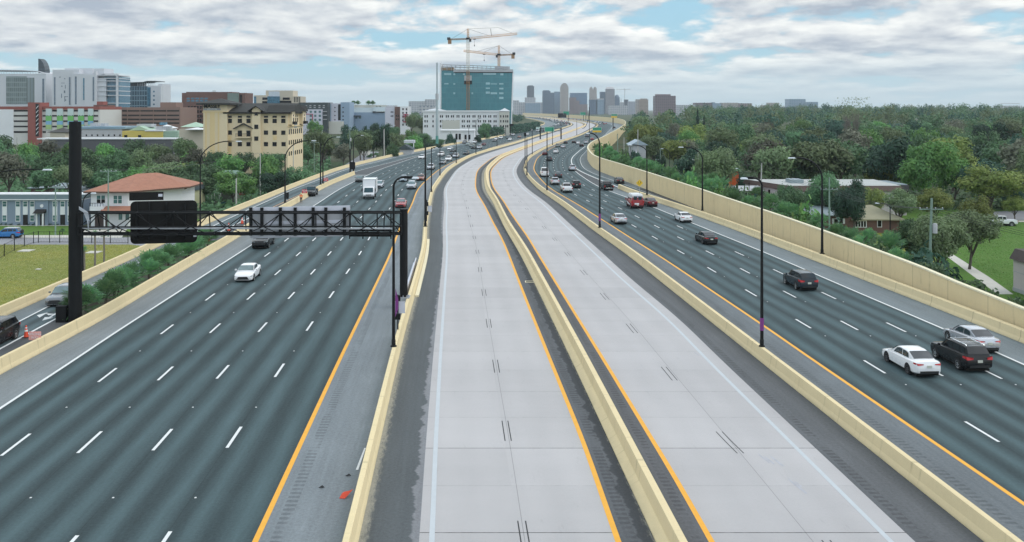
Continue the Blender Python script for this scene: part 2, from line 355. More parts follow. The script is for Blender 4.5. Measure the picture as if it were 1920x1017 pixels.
def ribbon(name, a, b, m, Y0=-30, Y1=2900, z=0.0, v0=None, v1=None, ncross=2, step=1):
    ys = YS[(YS >= Y0) & (YS <= Y1)][::step]
    ys = np.unique(np.concatenate([[Y0], ys, [Y1]])); xa, xb = a(ys), b(ys); ss = SofY(ys)
    me = bpy.data.meshes.new(name); vs = []; uv = []
    for i, Y in enumerate(ys):
        wd = xb[i] - xa[i]
        for j in range(ncross + 1):
            t = j / ncross; vs.append((xa[i] + wd * t, Y, z)); uv.append((ss[i], wd * t if v0 is None else v0 + (v1 - v0) * t))
    n = ncross + 1
    fs = [(i * n + j, i * n + j + 1, (i + 1) * n + j + 1, (i + 1) * n + j) for i in range(len(ys) - 1) for j in range(ncross)]
    me.from_pydata(vs, [], fs); ul = me.uv_layers.new(name='UVMap')
    li = np.empty(len(me.loops), dtype=np.int32); me.loops.foreach_get('vertex_index', li)
    ul.data.foreach_set('uv', np.array(uv, dtype=np.float32)[li].ravel())
    me.materials.append(m); o = bpy.data.objects.new(name, me); COL.objects.link(o)
    return struct(o)

A_MAIN = (0.048, 0.076, 0.083)
m_lane = road_mat('asphalt_lanes', A_MAIN, 'lanes')
m_sh_l = road_mat('asphalt_shoulder_outer', (0.195, 0.215, 0.225), 'shoulder', rumble=(6.0, 6.4))
m_sh_y = road_mat('asphalt_shoulder_inner', (0.185, 0.208, 0.225), 'shoulder', rumble=(0.55, 1.05))
m_ex_l = road_mat('asphalt_dark_stained', (0.200, 0.205, 0.220), 'shoulder', stain=(2.35, (0.088, 0.098, 0.105)), dust=(0.75, 0.35), rumble=(2.75, 3.15))
m_md_l = road_mat('asphalt_median_left', (0.100, 0.106, 0.116), 'shoulder', stain=(0.85, (0.050, 0.054, 0.060)), low=False, dust=(1.25, 1.6), rumble=(0.3, 0.75))
m_md_r = road_mat('asphalt_median_right', (0.105, 0.108, 0.118), 'shoulder', rumble=(0.9, 1.3))
m_ex_r = road_mat('asphalt_dark', (0.105, 0.110, 0.118), 'shoulder', rumble=(0.25, 0.7), dust=(3.2, 3.6))
m_sh_r = road_mat('asphalt_shoulder_right', (0.135, 0.150, 0.162), 'shoulder', rumble=(1.5, 2.0))
m_sh_o = road_mat('asphalt_shoulder_far', (0.170, 0.198, 0.212), 'shoulder')
m_gore = road_mat('asphalt_gore', (0.075, 0.080, 0.085), 'shoulder')
m_ramp = road_mat('asphalt_ramp', (0.068, 0.098, 0.108), 'lanes')
m_conc = road_mat('concrete_pavement', (0.445, 0.428, 0.432), 'concrete', mid=0.53)
m_conc2 = road_mat('concrete_pavement_two', (0.440, 0.423, 0.428), 'concrete', mid=0.5)

YG = 238.0
m_bed = mat('planting_bed', (0.13, 0.12, 0.09), 0.95, var=0.4, scale=0.8, bump=0.4)
ribbon('ramp_shoulder', shift(W0b, -0.2), RLl, m_sh_o, v0=0, v1=3)
ribbon('ramp_road', RLl, RRl, m_ramp, v0=0, v1=1.0)
ribbon('ramp_verge', RRl, shift(L1b, -0.3), m_gore, Y1=YG)
ribbon('road_shoulder', shift(L1b, -0.3), LWl, m_sh_l, Y1=YG)
ribbon('gore_pavement', RRl, LWl, m_gore, Y0=YG)
ribbon('left_road', LWl, LYl, m_lane, v0=0, v1=5, ncross=4)
ribbon('road_shoulder', LYl, shift(B2b, -0.3), m_sh_y)
ribbon('express_shoulder', shift(B2b, -0.3), CL0, m_ex_l)
ribbon('express_lanes', CL0, CYL, m_conc, v0=0, v1=1, ncross=4)
ribbon('median_shoulder', CYL, B3, m_md_l)
ribbon('median_shoulder', B3, CYR, m_md_r)
ribbon('express_lanes', CYR, CR1, m_conc2, v0=0, v1=1, ncross=4)
ribbon('express_shoulder', CR1, shift(B4b, 0.3), m_ex_r)
ribbon('road_shoulder', shift(B4b, 0.3), RYl, m_sh_r)
ribbon('right_road', RYl, RWl, m_lane, v0=0, v1=4, ncross=4)
_YN, _YX = 197.0, 278.0
ribbon('road_shoulder', RWl, shift(B5b, 0.35), m_sh_o, Y1=_YN)
ribbon('gore_pavement', RWl, GRl, m_gore, Y0=_YN, Y1=_YX)
ribbon('ramp_shoulder', shift(B5b, 0.35), shift(WFb, 0.2), m_gore, Y1=_YN)
_ra = lambda Y: np.where(np.asarray(Y) < _YN, B5b(Y) + 0.36, GRl(Y)) if np.ndim(Y) else (B5b(Y) + 0.36 if Y < _YN else GRl(Y))
_rmid = lambda Y: np.maximum(_ra(Y), RRR(Y))
_z = ribbon('ramp_road', _ra, _rmid, m_ramp, Y0=_YN, v0=0, v1=1)
ribbon('ramp_shoulder', _rmid, shift(WFb, 0.2), m_sh_o, Y0=_YN)
ribbon('ramp_road', lambda Y: B5b(Y) + 0.4, lambda Y: np.maximum(RRR(Y), B5b(Y) + 0.5), m_ramp, Y0=150, Y1=_YN, z=0.004, v0=0, v1=1)

# ------------------------------------------------------------------ painted markings
m_white = mat('white_road_paint', (0.70, 0.71, 0.71), 0.6, var=0.12, scale=3.0)
m_yel = mat('yellow_road_paint', (0.80, 0.38, 0.025), 0.6, var=0.12, scale=2.0)
m_yelp = mat('yellow_paint_worn', (0.72, 0.42, 0.20), 0.6, var=0.2, scale=2.0)
m_black = mat('black_road_paint', (0.02, 0.02, 0.022), 0.7, var=0.2, scale=3.0)
m_pale = mat('white_paint_on_concrete', (0.48, 0.51, 0.54), 0.6, var=0.08, scale=2.0)
def line(name, fn, wd, m, Y0=-25, Y1=2600, z=0.006):
    # far lines keep a real width; their coarse sampling follows the road
    ribbon(name, shift(fn, -wd / 2), shift(fn, wd / 2), m, Y0, Y1, z, ncross=1)
line('edge_line', LWl, 0.20, m_white, Y1=366); line('edge_line', LYl, 0.24, m_yel)
line('edge_line', RLl, 0.18, m_white); line('edge_line', RRl, 0.20, m_white, Y1=147); line('edge_line', RRl, 0.16, m_yelp, Y0=150, Y1=236); line('edge_line', RRl, 0.20, m_white, Y0=246, Y1=366)
line('edge_line', RYl, 0.24, m_yel); line('edge_line', RWl, 0.20, m_white, Y1=_YX); line('edge_line', GRl, 0.35, m_white, Y0=_YN, Y1=_YX); line('edge_line', GRl, 0.30, m_white, Y0=_YX, Y1=420)
line('edge_line', RRR, 0.16, m_white, Y0=166)
line('edge_line', shift(CL0, 0.50), 0.22, m_pale); line('edge_line', shift(CR1, -0.95), 0.22, m_pale)
line('edge_line', shift(CYL, -0.02), 0.24, m_yel); line('edge_line', shift(CYR, 0.02), 0.24, m_yel)
def dashes(name, fns, phase, m, wd=0.16, Y1=620, L=3.05, z=0.006, period=12.19, vary=0.0):
    b = MB(); s = phase - 12.19 * 5
    while s < SofY(Y1):
        for k, fn in enumerate(fns):
            a = YofS(s + vary * k)
            e = YofS(s + L + vary * k); pts = []
            for t in (0, 0.5, 1): y = a + (e - a) * t; x = float(fn(y)); pts.append((x, y))
            b.add([(pts[0][0] - wd / 2, pts[0][1], z), (pts[0][0] + wd / 2, pts[0][1], z), (pts[1][0] + wd / 2, pts[1][1], z), (pts[2][0] + wd / 2, pts[2][1], z), (pts[2][0] - wd / 2, pts[2][1], z), (pts[1][0] - wd / 2, pts[1][1], z)], [(0, 1, 2, 3, 4, 5)])
        s += period
    return struct(b.build(name, m, fixn=False))
dashes('lane_dashes', [lerpf(LWl, LYl, k / 5) for k in (1, 2, 3, 4)], float(SofY(45.0)), m_white, vary=0.35, Y1=760)
dashes('lane_dashes', [lerpf(RYl, RWl, k / 4) for k in (1, 2, 3)], float(SofY(71.2)), m_white, vary=-0.6, Y1=700)
for fn, y0 in ((EC, 47.0), (ED, 45.3)):
    dashes('contrast_dashes', [shift(fn, -0.16), shift(fn, 0.16)], float(SofY(y0)), m_black, wd=0.05, Y1=330)
# raised reflectors between the dashes
b = MB(); s = float(SofY(45.0)) + 7.3 - 12.19 * 3
while s < 190:
    for k in (1, 2, 3, 4): y = YofS(s); b.box((float(lerpf(LWl, LYl, k / 5)(y)) + 0.1, y, 0.015), (0.09, 0.09, 0.02), taper=0.7)
    for k in (1, 2, 3): y = YofS(s + 4.3); b.box((float(lerpf(RYl, RWl, k / 4)(y)) + 0.1, y, 0.015), (0.09, 0.09, 0.02), taper=0.7)
    s += 12.19
struct(b.build('reflective_markers', m_white))
# arrow on the ramp, skid marks
b = MB()
def flat(pts, m, name, z=0.007): bb = MB(); bb.add([(x, y, z) for x, y in pts], [tuple(range(len(pts)))]); return struct(bb.build(name, m, fixn=False))
for poly in ([(69, 591.5), (90, 586), (74, 596)], [(86, 588), (103, 589), (91, 591.5)], [(79, 601.5), (84, 595), (92, 595), (99, 590), (112, 583.5), (116, 584.5), (101, 592), (95, 596), (100, 596)]):
    flat([tuple(G(x, y)[:2]) for x, y in poly], m_white, 'lane_arrow')
m_skid = mat('tyre_smear', (0.40, 0.40, 0.44), 0.8, var=0.3, scale=2)
for (x, y, l) in ((1420, 850, 1.3), (1432, 855, 1.1), (1442, 853, 1.5), (1475, 895, 1.9), (1488, 902, .7), (1300, 660, 1.0)):
    p = G(x, y); w_ = 0.16
    flat([(p.x, p.y), (p.x + .02, p.y - l * .3), (p.x + .16 * l, p.y - l), (p.x + .16 * l + .09, p.y - l * .9), (p.x + .09, p.y - l * .2)], m_skid, 'tyre_smear', 0.005)

# ------------------------------------------------------------------ land
m_land, k = new_mat('land'); t = k.n('TexCoord'); o = t.outputs['Object']
n1 = k.noise(o, 0.02, 6, 0.6); n2 = k.noise(o, 0.35, 5, 0.65); n3 = k.noise(o, 4.0, 3)
c = k.mix(k.mr(n1, 0.4, 0.62), (0.045, 0.075, 0.035), (0.10, 0.10, 0.06)); c = k.mix(k.mr(n2, 0.5, 0.7, 0, .6), c, (0.075, 0.12, 0.04))
c = k.mix(k.mr(n3, 0.4, 0.7, 0, .5), c, (0.05, 0.06, 0.03)); finish(k, c, 0.95, 0, n2, 0.2, 0.5, 0.3)
ys = [-80, 0, 60, 120, 180, 240, 300, 360, 430, 520, 620, 740, 880, 1000, 1500, 2500, 4000, 7000, 12000]
xs = [-12000, -6000, -3000, -1500, -700, -300, -120, 0, 120, 300, 700, 1500, 3000, 6000, 12000]
b = MB(); vs = [(x, y, gz(y) - 0.02) for y in ys for x in xs]; nx = len(xs)
b.add(vs, [(i * nx + j, i * nx + j + 1, (i + 1) * nx + j + 1, (i + 1) * nx + j) for i in range(len(ys) - 1) for j in range(nx - 1)])
struct(b.build('ground', m_land, fixn=False))
def turf(name, c1, c2, c3):
    m, k = new_mat(name); o = k.n('TexCoord').outputs['Object']
    a = k.noise(o, 0.13, 5, 0.65); b_ = k.noise(o, 1.4, 5, 0.7); d = k.noise(o, 14.0, 3, 0.7)
    c = k.mix(k.mr(a, 0.35, 0.65), (*c1, 1), (*c2, 1)); c = k.mix(k.mr(b_, 0.5, 0.72, 0, 0.8), c, (*c3, 1))
    c = k.mix(k.mr(d, 0.35, 0.75, 0, 0.45), c, tuple(x * 0.55 for x in c1)); finish(k, c, 0.95, 0, d, 0.15, 0.6, 0.08); return m
m_dry = turf('dry_turf', (0.26, 0.26, 0.05), (0.19, 0.23, 0.05), (0.32, 0.28, 0.10))
m_lush = turf('lush_turf', (0.085, 0.185, 0.030), (0.11, 0.20, 0.04), (0.16, 0.19, 0.07))
m_street = mat('worn_street_asphalt', (0.25, 0.25, 0.27), 0.85, var=0.12, scale=0.3)
m_walk = mat('concrete_walk', (0.52, 0.50, 0.45), 0.85, var=0.15, scale=0.5)
def patch(name, px, m, z=-4.99):
    """a flat sheet on the low ground, given by its outline in the photo"""
    bb = MB(); pts = [G(x, y, z) for x, y in px]; bb.add(pts, [tuple(range(len(pts)))]); ob = bb.build(name, m, fixn=False)
    bm = bmesh.new(); bm.from_mesh(ob.data); bmesh.ops.triangulate(bm, faces=bm.faces); 
    for f in bm.faces:
        if f.normal.z < 0: f.normal_flip()
    bm.to_mesh(ob.data); bm.free(); return struct(ob)
patch('lawn', [(-160, 459), (245, 459), (330, 470), (240, 520), (130, 590), (0, 670), (-160, 740)], m_dry)
patch('street', [(-400, 447), (150, 446.5), (300, 444.5), (420, 428), (470, 400), (520, 395), (420, 465), (330, 470), (245, 459), (-400, 459)], m_street, -4.985)
patch('grass_verge', [(-400, 424), (155, 424), (155, 441), (-400, 442.5)], m_lush, -4.985)
patch('sidewalk', [(-400, 442.5), (155, 441), (150, 446), (-400, 446.5)], m_walk, -4.982)
patch('sidewalk', [(-400, 421), (155, 421), (155, 423.8), (-400, 423.8)], m_walk, -4.978)
patch('driveway', [(152, 432), (238, 430), (228, 446), (152, 446)], m_walk, -4.981)
patch('grass_verge', [(238, 426), (380, 410), (395, 430), (300, 442), (230, 442)], m_lush, -4.985)
patch('lawn', [(1560, 372), (2900, 372), (2900, 640), (1920, 640), (1560, 470)], m_lush, -4.99)
patch('worn_lawn', [(1590, 430), (1690, 425), (1700, 445), (1600, 450)], m_dry, -4.984)
patch('worn_lawn', [(1590, 447), (1740, 447), (1760, 505), (1690, 505)], m_dry, -4.984)
patch('footpath', [(1746, 459), (1756, 458), (1855, 520), (1900, 552), (1870, 552)], m_walk, -4.980)
patch('street', [(1840, 398), (2200, 385), (2200, 412), (1850, 414)], m_street, -4.985)
patch('sidewalk', [(1850, 414.5), (2200, 412.5), (2200, 415), (1850, 417)], m_walk, -4.985)
patch('grass_clearing', [(1178, 302), (1262, 308), (1262, 322), (1178, 312)], m_lush, -4.95)
patch('footpath', [(1206, 311), (1262, 315), (1262, 317.5), (1206, 313)], m_walk, -4.94)
# roadside street beyond the frontage wall
m_grav = mat('pale_gravel', (0.40, 0.38, 0.35), 0.95, var=0.2, scale=0.4)
def lowstrip(name, a, b, m, Y0, Y1, dz):
    ys = np.arange(Y0, Y1, 6.0); bb = MB(); vs = []
    for y in ys: z = gz(y) + dz; vs += [(float(a(y)), y, z), (float(b(y)), y, z)]
    bb.add(vs, [(2 * i, 2 * i + 1, 2 * i + 3, 2 * i + 2) for i in range(len(ys) - 1)]); return struct(bb.build(name, m, fixn=False))
lowstrip('verge_strip', shift(W0b, -7.0), shift(W0b, -0.5), m_grav, 160, 520, 0.05)
lowstrip('grass_verge', shift(W0b, -11.0), shift(W0b, -7.0), m_lush, 170, 520, 0.05)
patch('street', [(628, 326), (640, 314), (688, 283), (712, 262), (722, 262), (712, 283), (700, 300)], m_street, -4.2)

# ------------------------------------------------------------------ barriers and walls
def barrier_mat(name, base, joint=6.1, stain=0.4):
    m, k = new_mat(name); uv = k.n('UVMap'); sp = k.n('SeparateXYZ', Vector=uv.outputs[0]); u, v = sp.outputs[0], sp.outputs[1]
    o = k.n('TexCoord').outputs['Object']; n = k.noise(o, 0.5, 6, 0.65); g = k.noise(o, 12.0, 3)
    drip = k.noise(k.comb(k.m('MULTIPLY', u, 2.2), k.m('MULTIPLY', v, 0.25)), 1.0, 5, 0.7)
    f = k.m('ADD', 1.0, k.m('MULTIPLY', k.m('SUBTRACT', n, 0.5), 0.22)); f = k.m('ADD', f, k.m('MULTIPLY', k.m('SUBTRACT', g, 0.5), 0.12))
    f = k.m('SUBTRACT', f, k.m('MULTIPLY', k.mr(drip, 0.54, 0.8), stain * 0.42))
    if joint:
        j = k.m('LESS_THAN', k.m('FRACT', k.m('MULTIPLY', u, 1 / joint)), 0.09 / joint); f = k.m('MULTIPLY', f, k.m('SUBTRACT', 1.0, k.m('MULTIPLY', j, 0.3)))
    c = k.mix(1.0, (*base, 1), k.comb(f, f, f), 'MULTIPLY')
    low = k.m('MULTIPLY', k.mr(v, 0.30, 0.02), k.mr(n, 0.4, 0.65, 0.2, 1.0)); c = k.mix(k.m('MULTIPLY', low, 0.4), c, (0.30, 0.26, 0.17))
    finish(k, c, 0.85, 0, g, 0.3, 0.15, 0.01); MATS[name] = m; return m
SAND = (0.72, 0.59, 0.36)
m_barr = barrier_mat('sand_painted_barrier', SAND, 0, 0.9); m_barr2 = barrier_mat('pale_painted_barrier', (0.74, 0.61, 0.37), 0, 0.9); m_barr5 = barrier_mat('jointed_barrier', SAND, 6.1, 0.8)
m_wall = barrier_mat('sand_painted_wall', (0.71, 0.58, 0.35), 6.1, 1.1)
def sweep(name, fn, prof, m, Y0, Y1, zf=None, parent=None):
    """prof: list of (dx, z, vlen); swept along fn. zf(Y) -> list of z overrides"""
    ys = np.unique(np.concatenate([[Y0], YS[(YS > Y0) & (YS < Y1)], [Y1]])); me = bpy.data.meshes.new(name); n = len(prof); vs = []; uv = []
    acc = [0.0]
    for i in range(1, n): acc.append(acc[-1] + math.dist(prof[i][:2], prof[i - 1][:2]))
    for y in ys:
        x = float(fn(y)); s = float(SofY(y))
        for i, (dx, z) in enumerate(prof):
            zz = zf(y, i, z) if zf else z
            vs.append((x + dx, y, zz)); uv.append((s, max(0.0, zz)))
    fs = [(i * n + j, i * n + j + 1, (i + 1) * n + j + 1, (i + 1) * n + j) for i in range(len(ys) - 1) for j in range(n - 1)]
    L = len(vs) - n; fs += [tuple(range(n)), tuple(L + q for q in range(n))[::-1]]
    me.from_pydata(vs, [], fs); ul = me.uv_layers.new(name='UVMap'); li = np.empty(len(me.loops), dtype=np.int32); me.loops.foreach_get('vertex_index', li)
    ul.data.foreach_set('uv', np.array(uv, dtype=np.float32)[li].ravel()); me.materials.append(m)
    ob = bpy.data.objects.new(name, me); COL.objects.link(ob)
    if parent: ob.parent = parent
    return ob
def fprof(hb, ht, h): return [(-hb, 0.0), (-hb, 0.07), (-ht - 0.07, 0.32), (-ht, h - 0.02), (-ht + .02, h), (ht - .02, h), (ht, h - 0.02), (ht + 0.07, 0.32), (hb, 0.07), (hb, 0.0)]
GB = None
b_left = tag(sweep('concrete_barrier', shift(L1b, -0.3), fprof(0.3, 0.13, 0.95), m_barr, -30, YG), 'sand coloured concrete barrier between the ramp with palms and the left roadway', 'barrier')
tag(sweep('concrete_barrier', shift(B2b, -0.3), fprof(0.3, 0.13, 0.85), m_barr2, -30, 2900), 'pale concrete barrier between the left roadway and the empty concrete lanes', 'barrier')
tag(sweep('concrete_barrier', B3, fprof(0.6, 0.16, 0.95), m_barr, -30, 2900), 'wide sand coloured median barrier between the two concrete express roadways', 'barrier')
tag(sweep('concrete_barrier', shift(B4b, 0.3), fprof(0.3, 0.14, 0.85), m_barr, -30, 2900), 'sand coloured barrier between the concrete express lanes and the right roadway', 'barrier')
# frontage wall: a barrier on top of a retaining wall down to the low ground
tag(sweep('retaining_wall', shift(W0b, -0.3), [(-0.18, -6.2), (-0.18, 0.78), (-0.14, 0.85), (0.12, 0.85), (0.14, 0.8), (0.2, 0.32), (0.3, 0.07), (0.3, -0.3)], m_barr, -30, 2900), 'long sand coloured wall along the outer edge of the left ramp beside the lawn', 'wall')
tag(sweep('concrete_barrier', shift(B5b, 0.3), [(-0.3, 0.0), (-0.3, 0.07), (-0.18, 0.32), (-0.12, 0.83), (-0.09, 0.86), (0.30, 0.86), (0.32, 0.0)], m_barr5, -30, 197), 'sand coloured barrier at the foot of the right sound wall, splitting off the ramp', 'barrier')
_wz = [(30, 2.0), (69, 2.0), (78, 2.2), (85, 2.5), (100, 2.8), (122, 3.1), (154, 3.45), (195, 3.6), (440, 3.7), (900, 4.5), (1100, 6.0)]
def wtop(y): return float(np.interp(y, [a for a, _ in _wz], [c for _, c in _wz]))
m_cap = mat('pale_wall_cap', (0.76, 0.69, 0.50), 0.85, var=0.1, scale=0.4)
swl = tag(sweep('sound_wall', shift(WFb, 0.15), [(-0.15, -0.2), (-0.15, 3.0), (0.15, 3.0), (0.15, -6.2)], m_wall, -30, 2700, lambda y, i, z: wtop(y) if 0 < i < 3 else z), 'tall sand coloured sound wall along the right edge of the highway', 'wall')
sweep('coping', shift(WFb, 0.15), [(-0.2, 0), (-0.2, 0.14), (0.2, 0.14), (0.2, 0)], m_cap, -30, 2700, lambda y, i, z: wtop(y) + 0.003 + z, swl)
# lamp-post pedestals where the barrier widens behind the poles
# ------------------------------------------------------------------ vehicles
m_tyre = mat('tyre_rubber', (0.018, 0.018, 0.02), 0.85, var=0.2, scale=4)
m_trim = mat('black_trim', (0.016, 0.017, 0.019), 0.5, var=0.2, scale=4)
m_under = mat('underbody', (0.01, 0.01, 0.01), 0.95)
m_rim = mat('alloy_rim', (0.55, 0.56, 0.58), 0.3, metal=0.8, var=0.1, scale=4); m_chrome = mat('chrome', (0.7, 0.71, 0.73), 0.15, metal=1.0, var=0.05)
m_drim = mat('dark_rim', (0.12, 0.12, 0.13), 0.35, metal=0.7, var=0.1, scale=4)
m_glass = glass('car_glass', (0.018, 0.034, 0.040)); m_tint = glass('tinted_glass', (0.008, 0.010, 0.013), .1)
m_glassr = glass('rear_glass', (0.045, 0.047, 0.052), 0.25); m_wind = glass('windshield_glass', (0.12, 0.17, 0.18), 0.08)
m_red = mat('tail_lamp_red', (0.42, 0.012, 0.016), 0.2, var=0.2, scale=6); m_lamp = mat('head_lamp', (0.36, 0.39, 0.41), 0.12, var=0.1, scale=6)
m_plate = mat('licence_plate', (0.55, 0.56, 0.50), 0.5, var=0.2, scale=8)
PAINT = {'white': (0.80, 0.80, 0.82), 'silver': (0.50, 0.51, 0.55), 'grey': (0.19, 0.20, 0.22), 'black': (0.012, 0.013, 0.015), 'dark blue': (0.018, 0.026, 0.035), 'dark grey': (0.05, 0.055, 0.06),
         'red': (0.30, 0.022, 0.030), 'dark red': (0.10, 0.012, 0.016), 'blue': (0.02, 0.16, 0.42), 'copper': (0.24, 0.075, 0.045), 'green grey': (0.24, 0.28, 0.27), 'pale blue': (0.40, 0.46, 0.52)}
def pm(c): return paint(c.replace(' ', '_') + '_car_paint', PAINT[c], 0.24, 0.55 if c in ('silver', 'grey') else 0.0)

# y, half width, z bottom, z shoulder, z top at centre   (front is +y)
SPEC = {
 'sedan': dict(body=[(2.42, .68, .25, .58, .61), (2.34, .80, .21, .65, .69), (2.10, .88, .20, .71, .77), (1.60, .915, .20, .79, .86), (1.05, .92, .20, .87, .95), (0.2, .92, .20, .91, .98), (-.9, .92, .20, .94, 1.0), (-1.55, .915, .22, .96, 1.03), (-2.05, .87, .24, .98, 1.06), (-2.30, .80, .28, .96, 1.03), (-2.40, .74, .32, .78, .82), (-2.43, .70, .36, .60, .62)],
   cab=[(1.12, .80, .80, .92, .94), (.42, .74, .66, 1.34, 1.38), (.10, .735, .62, 1.41, 1.45), (-.65, .735, .62, 1.41, 1.455), (-1.02, .72, .63, 1.36, 1.40), (-1.86, .72, .70, .99, 1.03)], wf=1.45, wr=-1.38, wrad=.335, H=1.45, win=[(.40, -.28), (-.36, -1.06)]),
 'suv': dict(body=[(2.36, .62, .40, .70, .72), (2.28, .82, .30, .84, .88), (2.0, .92, .26, .94, 1.0), (1.5, .945, .26, 1.0, 1.06), (1.0, .95, .26, 1.05, 1.1), (0, .95, .26, 1.08, 1.1), (-1.2, .95, .26, 1.12, 1.14), (-1.9, .94, .28, 1.14, 1.16), (-2.22, .88, .32, 1.10, 1.12), (-2.34, .82, .36, .92, .94), (-2.37, .78, .42, .62, .64)],
   cab=[(1.05, .82, .80, 1.04, 1.06), (.42, .78, .68, 1.55, 1.58), (.05, .77, .66, 1.62, 1.66), (-1.2, .76, .65, 1.62, 1.68), (-1.85, .75, .65, 1.58, 1.64), (-2.22, .78, .74, 1.12, 1.14)], wf=1.42, wr=-1.36, wrad=.37, H=1.68, win=[(.38, -.36), (-.44, -1.18), (-1.28, -1.72)]),
 'pickup': dict(body=[(2.75, .74, .46, .82, .84), (2.66, .90, .40, 1.0, 1.04), (2.3, .97, .38, 1.08, 1.14), (1.4, .985, .38, 1.14, 1.2), (.9, .985, .38, 1.17, 1.2), (-.9, .985, .38, 1.17, 1.2), (-.92, .985, .38, 1.17, -.45), (-2.62, .98, .40, 1.17, -.45), (-2.66, .97, .42, 1.17, 1.17), (-2.74, .92, .5, 1.12, 1.13), (-2.76, .9, .55, .8, .82)],
   cab=[(1.15, .84, .82, 1.16, 1.18), (.55, .80, .70, 1.76, 1.79), (.25, .79, .69, 1.84, 1.87), (-.55, .79, .69, 1.84, 1.88), (-.80, .79, .70, 1.80, 1.84), (-.92, .84, .80, 1.17, 1.18)], wf=1.72, wr=-1.7, wrad=.41, H=1.88, win=[(.52, -.16), (-.24, -.74)]),
 'van': dict(body=[(2.8, .70, .44, .80, .82), (2.70, .88, .36, 1.0, 1.05), (2.2, .97, .34, 1.14, 1.22), (1.9, 1.0, .34, 1.3, 1.32), (1.0, 1.0, .34, 1.4, 1.42), (-2.6, 1.0, .36, 1.4, 1.42), (-2.74, .97, .4, 1.36, 1.38), (-2.78, .95, .5, .9, .92)],
   cab=[(2.25, .86, .80, 1.2, 1.24), (1.35, .88, .74, 2.05, 2.1), (.9, .90, .74, 2.25, 2.32), (-1.8, .92, .76, 2.28, 2.36), (-2.55, .91, .76, 2.24, 2.30), (-2.72, .94, .92, 1.38, 1.4)], wf=1.8, wr=-1.75, wrad=.38, H=2.36, win=[(1.5, .5)]),
}
SPEC['hatch'] = dict(SPEC['sedan']); SPEC['hatch'] = dict(body=[(y * .9, w_, a, b_ + .03, c_ + .03) for y, w_, a, b_, c_ in SPEC['sedan']['body']], cab=[(1.0, .80, .78, .94, .96), (.42, .74, .66, 1.42, 1.46), (.05, .735, .62, 1.5, 1.54), (-1.1, .73, .62, 1.49, 1.54), (-1.6, .72, .62, 1.42, 1.46), (-2.05, .74, .72, 1.02, 1.05)], wf=1.3, wr=-1.24, wrad=.33, H=1.54, win=[(.38, -.30), (-.38, -1.2)])

def body_mb(S):
    b = MB(); rings = []
    for (y, w_, zb, zs, zt) in S['body']:
        h = zs - zb
        if zt < 0:      # open pickup bed
            half = [(0, zb), (w_ * .85, zb), (w_ * .985, zb + .12 * h), (w_, zb + .35 * h), (w_, zb + .75 * h), (w_ * .985, zs), (w_ * .90, zs), (w_ * .89, zs + zt), (0, zs + zt)]
        else:
            half = [(0, zb), (w_ * .85, zb), (w_ * .975, zb + .12 * h), (w_, zb + .38 * h), (w_ * .995, zb + .72 * h), (w_ * .96, zs - .02), (w_ * .86, zs + (zt - zs) * .45), (w_ * .5, zt - .012), (0, zt)]
        rings.append([(x, y, z) for x, z in half] + [(-x, y, z) for x, z in half[-2:0:-1]])
    n = len(rings[0]); vs = [p for r in rings for p in r]
    fs = [(i * n + j, i * n + (j + 1) % n, (i + 1) * n + (j + 1) % n, (i + 1) * n + j) for i in range(len(rings) - 1) for j in range(n)]
    fs += [tuple(range(n)), tuple((len(rings) - 1) * n + j for j in range(n))]
    b.add(vs, fs, 0); rings = []
    for (y, wb, wt, zs, zt) in S['cab']:
        z0 = 0.8 if zt < 1.0 else min(zs, .85)
        half = [(0, z0), (wb, z0), (wb + (wt - wb) * max(0, (min(zs, 1.0) - .8)) , min(zs, max(.95, z0))), (wt + .03, zs - .03), (wt * .93, zs + (zt - zs) * .5), (wt * .5, zt - .008), (0, zt)]
        rings.append([(x, y, z) for x, z in half] + [(-x, y, z) for x, z in half[-2:0:-1]])
    n = len(rings[0]); vs = [p for r in rings for p in r]
    fs = [(i * n + j, i * n + (j + 1) % n, (i + 1) * n + (j + 1) % n, (i + 1) * n + j) for i in range(len(rings) - 1) for j in range(n)]
    fs += [tuple(range(n)), tuple((len(rings) - 1) * n + j for j in range(n))]
    b.add(vs, fs, 0); return b
def panels(S):
    """glass panes lying a few millimetres proud of the cab's own slopes"""
    C = S['cab']; out = {}; e = 0.012
    def pane(a, c, ta, tc, ka, kc, sgn):
        # a: lower station, c: upper station; ta/tc trims in z fraction
        za, zc = a[4], c[4]; ya, yc = a[0], c[0]
        pts = []
        for t, kf in ((ta, ka), (tc, kc)):
            y = ya + (yc - ya) * t; z = za + (zc - za) * t; wd = (a[2] + (c[2] - a[2]) * t) * kf
            pts.append((wd, y, z))
        n = Vector((0, (zc - za) * sgn, abs(yc - ya))).normalized() * e * 1.6
        (w0, y0, z0), (w1, y1, z1) = pts; d0 = 0.5 * (z0 * 0 + .02)
        return MB().add([(-w0, y0 + n.y, z0 + n.z - .012), (-w0 * .5, y0 + n.y, z0 + n.z), (w0 * .5, y0 + n.y, z0 + n.z), (w0, y0 + n.y, z0 + n.z - .012), (w1, y1 + n.y, z1 + n.z - .012), (w1 * .5, y1 + n.y, z1 + n.z), (-w1 * .5, y1 + n.y, z1 + n.z), (-w1, y1 + n.y, z1 + n.z - .012)], [(0, 1, 6, 7), (1, 2, 5, 6), (2, 3, 4, 5)])
    out['front'] = pane(C[0], C[1], .10, .98, .96, 1.0, 1)
    out['rear'] = pane(C[-1], C[-2], .14, .96, .96, .98, -1)
    return out
